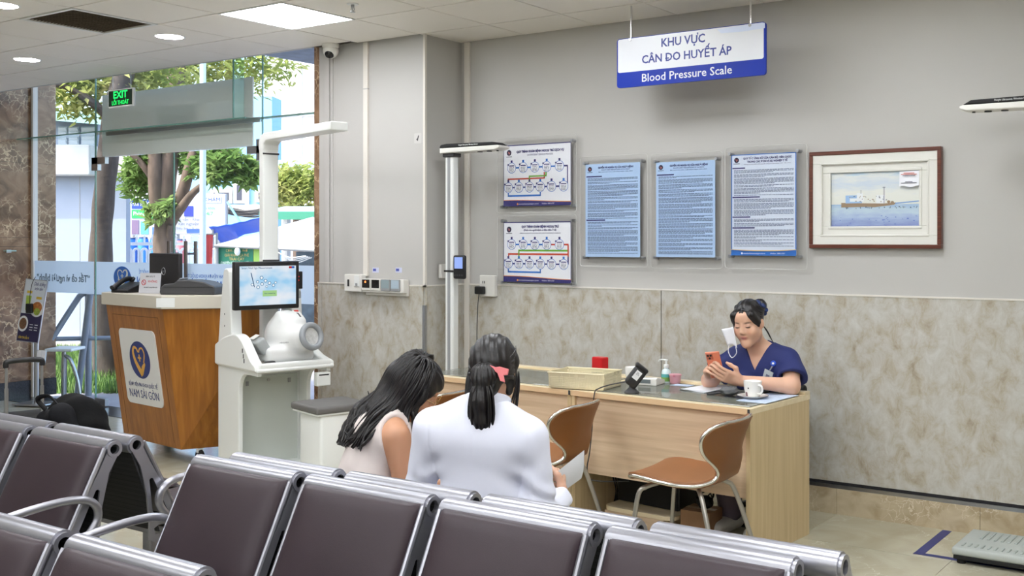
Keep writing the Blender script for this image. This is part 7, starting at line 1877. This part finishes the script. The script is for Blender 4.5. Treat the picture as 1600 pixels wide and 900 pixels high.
def leaf_mat(name, c, tr=.5):
    def bld(nt, N, L, b):
        N.remove(b); out_ = N['Material Output']; tc = N.new('ShaderNodeTexCoord'); nz = N.new('ShaderNodeTexNoise'); nz.inputs['Scale'].default_value = 2.5; L.new(tc.outputs['Object'], nz.inputs[0])
        r = _ramp(N, [(.3, c[0]), (.5, c[1]), (.7, c[2])]); L.new(nz.outputs[0], r.inputs[0])
        d = N.new('ShaderNodeBsdfDiffuse'); q = N.new('ShaderNodeBsdfTranslucent'); L.new(r.outputs[0], d.inputs[0]); L.new(r.outputs[0], q.inputs[0]); m = N.new('ShaderNodeMixShader'); m.inputs[0].default_value = tr; L.new(d.outputs[0], m.inputs[1]); L.new(q.outputs[0], m.inputs[2]); L.new(m.outputs[0], out_.inputs[0])
    return ramp_mat(name, bld)
M_leaf = leaf_mat('leaf_green', ((88, 118, 64), (122, 152, 86), (160, 178, 116)))
M_leafy = leaf_mat('leaf_yellow_green', ((124, 144, 78), (168, 176, 102), (200, 196, 134)))
T1 = 12.6
t = out('street_tree', 'dark leaning tree trunk behind the glass left of the doors', 'tree', 162, T1)
X = lambda u: ox(u, 162, T1); Z = lambda v: oz(v, T1)
tp = [(X(170), 0, 0), (X(166), 0, Z(560)), (X(160), 0, Z(470)), (X(156), .02, Z(410)), (X(156), .05, Z(350)), (X(160), .05, Z(300)), (X(165), .05, Z(250)), (X(172), .05, Z(190)), (X(186), .1, Z(120)), (X(205), .2, Z(40)), (X(220), .2, Z(-60))]
tp = spline(tp, 5); obj('trunk', MB().tube(tp, [.17 - .05 * min(1, i / 20) + .005 * math.sin(i * .9) for i in range(len(tp))], 14), M_bark, t, smooth=True)
obj('branch', MB().tube(spline([(X(172), .05, Z(190)), (X(150), 0, Z(165)), (X(118), -.1, Z(142)), (X(80), -.2, Z(130))], 6), [.05] * 10 + [.035] * 9, 8), M_bark, t, smooth=True)
leafy('foliage', M_leafy, [(X(u), yy, Z(v), r) for u, v, r, yy in ((100, 140, .38, .0), (125, 165, .28, .1), (140, 130, .38, .2), (165, 110, .42, .3), (80, 110, .4, .3), (190, 120, .3, .3), (125, 80, .6, .5), (230, 110, .45, .5))], 2600, .12, t, 4)
T2 = 15.4
t = out('street_tree', 'large leafy tree with forked trunk behind the doors', 'tree', 258, T2)
X = lambda u: ox(u, 258, T2); Z = lambda v: oz(v, T2)
def limb(pts, r0, r1, nm='branch'):
    c = spline([(X(u), y, Z(v)) for u, v, y in pts], 6); L = len(c); obj(nm, MB().tube(c, [r0 + (r1 - r0) * i / (L - 1) for i in range(L)], 10), M_bark2, t, smooth=True)
p0 = spline([(X(262), 0, 0), (X(259), 0, Z(420)), (X(256), 0, Z(385)), (X(258), 0, Z(350)), (X(258), 0, Z(318)), (X(260), 0, Z(280)), (X(264), .05, Z(230)), (X(268), .1, Z(150)), (X(276), .2, Z(20))], 5)
obj('trunk', MB().tube(p0, [.17, .17, .17, .165, .16] + [.155 - .001 * i for i in range(len(p0) - 5)], 14), M_bark2, t, smooth=True)
limb([(258, 345, 0), (250, 320, -.05), (248, 285, -.1), (246, 240, -.1), (240, 160, 0)], .13, .08)
limb([(248, 290, 0), (235, 268, -.1), (222, 250, -.15), (205, 235, -.2)], .06, .03)
limb([(262, 352, 0), (276, 335, -.1), (292, 300, -.15), (305, 262, -.2), (312, 220, -.1), (325, 140, 0)], .10, .06)
limb([(268, 345, 0), (290, 328, -.2), (312, 305, -.3), (330, 290, -.3), (352, 274, -.3), (380, 268, -.3)], .075, .02)
limb([(300, 270, 0), (318, 262, -.2), (340, 245, -.2), (365, 238, -.2)], .04, .015)
limb([(265, 380, 0), (268, 368, -.1), (272, 352, -.15)], .05, .03)
leafy('foliage', M_leaf, [(X(u), yy, Z(v), r) for u, v, r, yy in ((215, 260, .30, .2), (205, 285, .32, .3), (230, 245, .22, .0), (330, 262, .26, -.2), (350, 272, .24, -.3), (372, 255, .26, -.3), (392, 268, .26, -.2), (404, 282, .16, -.3), (340, 245, .26, -.1), (310, 245, .2, .0), (265, 333, .12, -.2), (272, 322, .12, -.25), (285, 250, .26, .3), (245, 345, .08, -.2), (240, 325, .08, -.2))], 3400, .15, t, 7)
leafy('foliage', M_leafy, [(X(u), yy, Z(v), r) for u, v, r, yy in ((190, 240, .3, .6), (222, 238, .25, .5), (300, 100, .6, .6), (345, 105, .6, .6), (250, 110, .6, .6), (385, 95, .5, .6), (210, 120, .5, .5), (300, 60, .9, .8), (380, 50, .9, .8), (205, 55, .9, .8), (280, 230, .3, .5))], 3200, .14, t, 9)
# fence with arched bars
T3 = 17.0
t = out('white_fence', 'white metal fence with arched bars before the street', 'fence', 250, T3)
X = lambda u: ox(u, 250, T3); Z = lambda v: oz(v, T3); M_fen = pm('fence_white', (236, 240, 246), .5)
for v in (381, 440): obj('rail', MB().mm(X(197), X(332), -.02, .02, Z(v) - .025, Z(v) + .025), M_fen, t)
b0 = None
for k in range(12):
    u = 201 + 12.3 * k
    if b0 is None:
        w = ox(8.5, 0, T3) / 2; b0 = obj('arched_bar', MB().tube([(-w, 0, .05)] + [(-w * math.cos(a), 0, Z(393) + w * math.sin(a)) for a in [PI * q / 10 for q in range(11)]] + [(w, 0, .05)], .020, 8), M_fen, t, smooth=True); b0.location = (X(u), 0, 0)
        s0 = obj('spike', MB().tube([(0, 0, Z(381)), (0, 0, Z(370))], [.016, .016], 8).tube([(0, 0, Z(370)), (0, 0, Z(366))], [.03, .004], 8), M_fen, t); s0.location = (X(u), 0, 0)
    else: copy_of(b0, t, (X(u), 0, 0)); copy_of(s0, t, (X(u), 0, 0))
# lamp post
t = out('lamp_post', 'slim white post standing before the tree', 'post', 317, 13.0)
obj('post', MB().cyl((0, 0, 0), (0, 0, 5.2), .037, 14), pm('post_white', (206, 222, 244), .4), t, smooth=True); obj('post_base', MB().cyl((0, 0, 0), (0, 0, .25), .07, 14), M_grey, t); obj('post_cap', MB().lathe([(.037, 5.2), (.06, 5.22), (.06, 5.3), (0, 5.34)], 14), M_grey, t)
# street boards
def board(label, u0, u1, v0, v1, T, col, bands, lines, name='street_sign'):
    uc = (u0 + u1) / 2; t = out(name, label, 'sign', uc, T); X = lambda u: ox(u, uc, T); Z = lambda v: oz(v, T)
    obj('panel', MB().mm(X(u0), X(u1), 0, .08, Z(v1), Z(v0)), pm('board_%02x%02x%02x' % col, col, .5), t, bevel=.01)
    for (a, b, c, d, cl) in bands: obj('colour_band', MB().mm(X(a), X(b), -.012, 0, Z(d), Z(c)), pm('band_%02x%02x%02x' % cl, cl, .5), t)
    for (s_, u, v, h, w, cl) in lines: text('lettering', s_, h * T / FPX, pm('ink_%02x%02x%02x' % cl, cl, .5), t, plane_M((X(u), -.016, Z(v)), (1, 0, 0), (0, 0, 1)), width=w * T / FPX)
    for u in (u0 + 3, u1 - 3): obj('post', MB().mm(X(u) - .04, X(u) + .04, .08, .16, 0, Z(v0)), M_grey, t)
    return t
board('white street board with blue and green bands behind the tree, by the fence', 204, 252, 308, 368, 21, (186, 192, 204), [(206, 236, 312, 326, (40, 70, 160)), (206, 246, 328, 341, (40, 170, 90)), (206, 217, 344, 366, (120, 100, 130)), (220, 232, 346, 366, (90, 190, 200)), (238, 250, 355, 366, (70, 110, 200))], [('NHÀ THUỐC', 221, 319, 9, 26, (235, 235, 245)), ('Phòng khám', 226, 334, 9, 34, (230, 250, 235))])
board('white street board with blue lettering right of the trunk', 270, 352, 303, 366, 21.5, (190, 194, 206), [(288, 302, 322, 338, (46, 60, 170)), (322, 346, 307, 317, (210, 216, 236)), (292, 312, 358, 364, (60, 100, 200))], [('KHÁM', 332, 312, 9, 24, (60, 80, 180)), ('nha khoa', 326, 325, 7, 20, (30, 170, 90)), ('24/7', 326, 334, 8, 14, (30, 170, 90)), ('Tư vấn - Khám', 296, 343, 6, 40, (90, 96, 120)), ('Xét nghiệm', 296, 350, 6, 36, (90, 96, 120)), ('Siêu âm - X quang', 298, 357, 5, 44, (90, 96, 120))])
# street buildings
def house(label, u0, u1, vtop, T, col, wins, base_v=None, deep=.8):
    uc = (u0 + u1) / 2; t = out('street_house', label, 'building', uc, T); X = lambda u: ox(u, uc, T); Z = lambda v: oz(v, T)
    obj('wall', MB().mm(X(u0), X(u1), 0, deep, 0, Z(vtop)), pm('house_%02x%02x%02x' % col, col, .7, var=.04, vscale=1), t)
    for (a, b, c, d, kind) in wins:
        f = obj('window' if kind != 'band' else 'cornice', MB().mm(X(a), X(b), -.06, .05, Z(d), Z(c)), pm('house_trim', (214, 208, 202), .6), t)
        if kind != 'band': obj('pane', MB().mm(X(a) + .08, X(b) - .08, -.07, -.055, Z(d) + .08, Z(c) - .08), pm('house_glass', (70, 74, 92), .1), f)
    return t
house('pale house front far behind the fence', 150, 300, 215, 30, (196, 188, 186), [(175, 190, 285, 320, 'w'), (212, 228, 270, 300, 'w'), (160, 300, 262, 266, 'band')])
house('sky blue house with dark windows behind the leafy branch', 296, 425, 150, 27, (140, 190, 226), [(366, 384, 284, 318, 'w'), (330, 364, 296, 318, 'w'), (384, 390, 265, 330, 'band'), (326, 425, 320, 328, 'band'), (400, 416, 296, 316, 'w')])
house('tall white tower block beyond the right glass pane', 420, 520, 20, 32, (244, 240, 242), [(424, 520, 175, 182, 'band'), (466, 472, 100, 245, 'band')])
t = out('cable_bundle', 'sagging bundle of street cables before the blue house', 'cables', 385, 24)
for k in range(9):
    X = lambda u: ox(u, 385, 24); Z = lambda v: oz(v, 24); r = random.Random(k)
    obj('cable', MB().tube(spline([(X(340), .05 * k, Z(322 + 1.2 * k)), (X(365), .05 * k, Z(326 + 1.4 * k + r.uniform(-2, 3))), (X(395), .05 * k, Z(327 + 1.0 * k + r.uniform(-3, 3))), (X(440), .05 * k, Z(318 + k))], 6), .02, 6), M_dgrey, t, smooth=True)
for k, u in enumerate((337, 444)): obj('pole', MB().cyl((X(u), .2, 0), (X(u), .2, Z(300)), .09, 10), M_grey, t)
# tree hedge, teal beam and green awning seen right of the pole
t = out('street_tree', 'sunlit yellow-green tree crown beyond the right glass pane', 'tree', 462, 23)
X = lambda u: ox(u, 462, 23); Z = lambda v: oz(v, 23)
leafy('foliage', M_leafy, [(X(u), yy, Z(v), r) for u, v, r, yy in ((440, 280, .5, 0), (462, 285, .55, .1), (486, 282, .5, 0), (450, 300, .45, -.1), (476, 302, .45, -.1), (430, 300, .4, .2), (500, 300, .5, .2))], 2600, .16, t, 12)
obj('trunk', MB().tube([(0, .2, 0), (0, .2, Z(300))], .12, 10), M_bark2, t, smooth=True)
t = out('market_awning', 'green market awning behind the white tent', 'awning', 455, 19.5)
X = lambda u: ox(u, 455, 19.5); Z = lambda v: oz(v, 19.5); M_gaw = pm('awning_green', (70, 150, 120), .6)
obj('roof_sheet', MB().add([(X(405), 0, Z(330)), (X(505), 0, Z(330)), (X(505), 1.6, Z(318)), (X(405), 1.6, Z(318)), (X(405), 0, Z(332)), (X(505), 0, Z(332)), (X(505), 1.6, Z(320)), (X(405), 1.6, Z(320))], [(0, 1, 2, 3), (7, 6, 5, 4), (0, 4, 5, 1), (1, 5, 6, 2), (2, 6, 7, 3), (3, 7, 4, 0)]), pm('awning_pale', (150, 196, 180), .6), t)
obj('valance', MB().mm(X(405), X(505), -.02, .02, Z(343), Z(331)), M_gaw, t)
for u in (410, 500): obj('post', MB().mm(X(u) - .03, X(u) + .03, 0, .06, 0, Z(331)), M_grey, t)
t = out('canopy_beam', 'pale blue roof beam before the tower block', 'beam', 455, 26)
X = lambda u: ox(u, 455, 26); Z = lambda v: oz(v, 26)
obj('beam', MB().mm(X(408), X(510), 0, .4, Z(262), Z(250)), pm('beam_blue', (166, 210, 232), .5), t); obj('post', MB().mm(X(412), X(416), .1, .3, 0, Z(262)), M_grey, t); obj('post', MB().mm(X(504), X(508), .1, .3, 0, Z(262)), M_grey, t)
# tents
t = out('market_tent', 'white market tent with pitched canvas roof outside the doors', 'tent', 415, 15.2)
X = lambda u: ox(u, 415, 15.2); Z = lambda v: oz(v, 15.2); M_tent = pm('tent_canvas', (246, 246, 248), .7)
roof = MB().add([(X(335), 0, Z(383)), (X(500), 0, Z(391)), (X(500), 2.6, Z(386)), (X(350), 2.6, Z(380)), (X(452), 1.2, Z(336)), (X(500), 1.2, Z(338))], [(0, 1, 5, 4), (0, 4, 3), (4, 5, 2, 3)])
ro = obj('roof', roof, M_tent, t); sm = ro.modifiers.new('thick', 'SOLIDIFY'); sm.thickness = .02
obj('eave_pipe', MB().tube([(X(335), 0, Z(384)), (X(500), 0, Z(392))], .02, 8), M_grey, t)
for u, y in ((337, .03), (498, .03), (352, 2.5), (498, 2.5)): obj('pole', MB().cyl((X(u), y, 0), (X(u), y, Z(386)), .03, 10), M_grey, t)
sb = obj('green_banner', MB().mm(X(338), X(393), .06, .10, Z(440), Z(386)), pm('banner_green', (20, 118, 92), .5), t)
for s_, v, w in (('CƠM - BÚN - PHỞ', 392, 34), ('GIẢI KHÁT, CÀ PHÊ', 399, 38), ('TRÁI CÂY', 405, 24)): text('lettering', s_, .055, pm('banner_gold', (206, 178, 110), .5), sb, plane_M((X(368), .05, Z(v)), (1, 0, 0), (0, 0, 1)), width=ox(w, 0, 15.2))
text('lettering', 'CHUYÊN CÁC MÓN NƯỚC', .05, pm('banner_white', (230, 240, 236), .5), sb, plane_M((X(366), .05, Z(411)), (1, 0, 0), (0, 0, 1)), width=ox(46, 0, 15.2))
obj('lime_banner', MB().mm(X(394), X(409), .06, .10, Z(440), Z(386)), pm('banner_lime', (150, 190, 90), .5), t)
obj('hanging_bulb', blob(MB(), (X(371), .0, Z(393)), .05, (.8, .8, 1.2), 1, 10, 0), M_whitem, t, smooth=True)
obj('stall_counter', MB().mm(X(425), X(498), 1.2, 1.7, 0, Z(395)), pm('stall_dark', (84, 100, 112), .7, var=.4, vscale=5), t)
for k in range(4): obj('string_lights', MB().tube(spline([(X(430), .1 * k, Z(392 + 2 * k)), (X(452), .1 * k, Z(402 + 3 * k)), (X(478), .1 * k, Z(400 + k))], 6), .008, 6), M_whitem, t)
t = out('blue_tarpaulin', 'bright blue tarpaulin stretched beside the white tent', 'tarpaulin', 368, 18.6)
X = lambda u: ox(u, 368, 18.6); Z = lambda v: oz(v, 18.6); rows = []
for i in range(9):
    w = i / 8; rows.append([(X(326 + 84 * q / 12 + 6 * w), .5 * w + .3 * math.sin(q * .9) * w, Z(354 - 16 * (q / 12) ** 1.5 + (30 - 24 * (q / 12)) * w) + .008 * math.sin(q * 2.1 + i)) for q in range(13)])
to = obj('sheet', MB().sheet(rows), pm('tarp_blue', (38, 92, 210), .45), t, smooth=True); sm = to.modifiers.new('thick', 'SOLIDIFY'); sm.thickness = .01
for u, v in ((329, 356), (407, 342)): obj('pole', MB().cyl((X(u), .1, 0), (X(u), .1, Z(v)), .025, 8), M_grey, t)
obj('strut', MB().tube([(X(352), .1, Z(315)), (X(374), .1, Z(350))], .02, 8), pm('strut_cyan', (150, 206, 226), .5), t)
for nm, u0, u1, v0, c in (('blue storage drum behind the fence on the left', 197, 214, 374, (50, 120, 200)), ('blue storage drum behind the fence in the middle', 216, 232, 373, (60, 136, 214)), ('blue storage drum behind the fence by the trunk', 234, 250, 374, (50, 120, 200)), ('red market drum behind the fence right of the trunk', 276, 292, 376, (200, 110, 120))):
    T = 19.0; uc = (u0 + u1) / 2; t = out('storage_drum', nm, 'drum', uc, T, 'market drums behind the fence'); r = ox(u1 - u0, 0, T) / 2; h = oz(v0, T)
    obj('drum', MB().lathe([(r * .95, 0), (r, .1), (r, h * .3), (r * 1.03, h * .33), (r, h * .36), (r, h * .64), (r * 1.03, h * .67), (r, h * .7), (r, h - .05), (r * .9, h), (0, h)], 20), pm('drum_%02x%02x%02x' % c, c, .5), t, smooth=True); obj('lid', MB().lathe([(r * .8, h), (r * .8, h + .03), (0, h + .03)], 18), pm('drum_lid', (40, 70, 120), .5), t)
t = out('street_vendor_cloth', 'red and white cloth hanging by the lamp post', 'cloth', 324, 15.8)
obj('cloth', MB().sheet([[(.06 * math.sin(q) * .3 + .09 * (q - 2) / 2, .02 * math.sin(2 * q + r_), .75 + .16 * r_) for q in range(5)] for r_ in range(7)]), pm('cloth_red', (204, 70, 76), .7), t, smooth=True); obj('rail', MB().tube([(-.12, 0, 1.72), (.14, 0, 1.72)], .012, 6), M_grey, t); obj('stand', MB().cyl((.14, 0, 0), (.14, 0, 1.74), .015, 8), M_grey, t)
# outside canopy over the right pane
cn = struct('outside_canopy', MB().mm(-7.75, -6.1, 6.13, 7.6, 3.22, 3.34), pm('canopy_blue_grey', (96, 110, 132), .6, var=.25, vscale=10), 'blue-grey entrance canopy outside the right pane')
obj('fascia_strip', MB().mm(-7.75, -6.1, 7.0, 7.04, 3.18, 3.22), pm('strip_cyan', (176, 214, 222), .4), cn); obj('fascia', MB().mm(-7.75, -6.1, 7.58, 7.64, 3.12, 3.34), pm('canopy_blue_grey', (0, 0, 0)), cn)
# steel frame and small table outside the left pane
T = 11.3
t = out('steel_frame', 'grey tubular steel frame outside the glass left of the podium', 'railing', 140, T)
X = lambda u: ox(u, 140, T); Z = lambda v: oz(v, T); M_sf = pm('frame_steel', (134, 142, 154), .4, metal=.4)
obj('side_frame', MB().tube(spline([(X(86), -.3, Z(560)), (X(98), -.25, Z(530)), (X(126), -.1, Z(470)), (X(133), -.08, Z(460)), (X(142), -.05, Z(457)), (X(175), .1, Z(457)), (X(200), .2, Z(457))], 6), .030, 10), M_sf, t, smooth=True)
for a, b, y0 in ((138, 138, .0), (148, 128, -.1)): obj('upright', MB().tube([(X(a), y0, Z(459)), (X(b), y0, 0)], .034, 10), M_sf, t, smooth=True)
obj('upright', MB().tube([(X(196), .2, Z(457)), (X(200), .2, 0)], .034, 10), M_sf, t, smooth=True)
obj('cross_bar', MB().tube([(X(92), -.2, Z(527)), (X(200), .2, Z(530))], .024, 10), M_sf, t, smooth=True)
t = out('garden_table', 'small white topped table with bent steel legs outside the left pane', 'table', 106, 10.95)
X = lambda u: ox(u, 104, 10.95); Z = lambda v: oz(v, 10.95)
obj('top', MB().rbox((X(100), .0, Z(545)), (ox(42, 0, 10.95), .30, .03), .01), M_whitem, t)
obj('leg', MB().tube(spline([(X(98), 0, Z(547)), (X(97), 0, Z(580)), (X(97), 0, 0)], 4), .02, 10), M_steel, t, smooth=True)
obj('leg', MB().tube(spline([(X(98), 0, Z(555)), (X(108), 0, Z(562)), (X(118), 0, Z(590)), (X(124), 0, 0)], 5), .018, 10), M_steel, t, smooth=True)
obj('leg', MB().tube(spline([(X(98), 0, Z(555)), (X(92), .1, Z(562)), (X(86), .18, Z(590)), (X(84), .2, 0)], 5), .018, 10), M_steel, t, smooth=True)
t = out('planter_block', 'dark granite planter block behind the podium', 'planter', 190, 12.2)
X = lambda u: ox(u, 190, 12.2); Z = lambda v: oz(v, 12.2)
obj('block', MB().mm(X(184), X(232), 0, .5, 0, Z(545)), M_granite, t, bevel=.01); obj('cap', MB().mm(X(182), X(234), -.03, .53, Z(545), Z(541)), M_granite, t, bevel=.008)
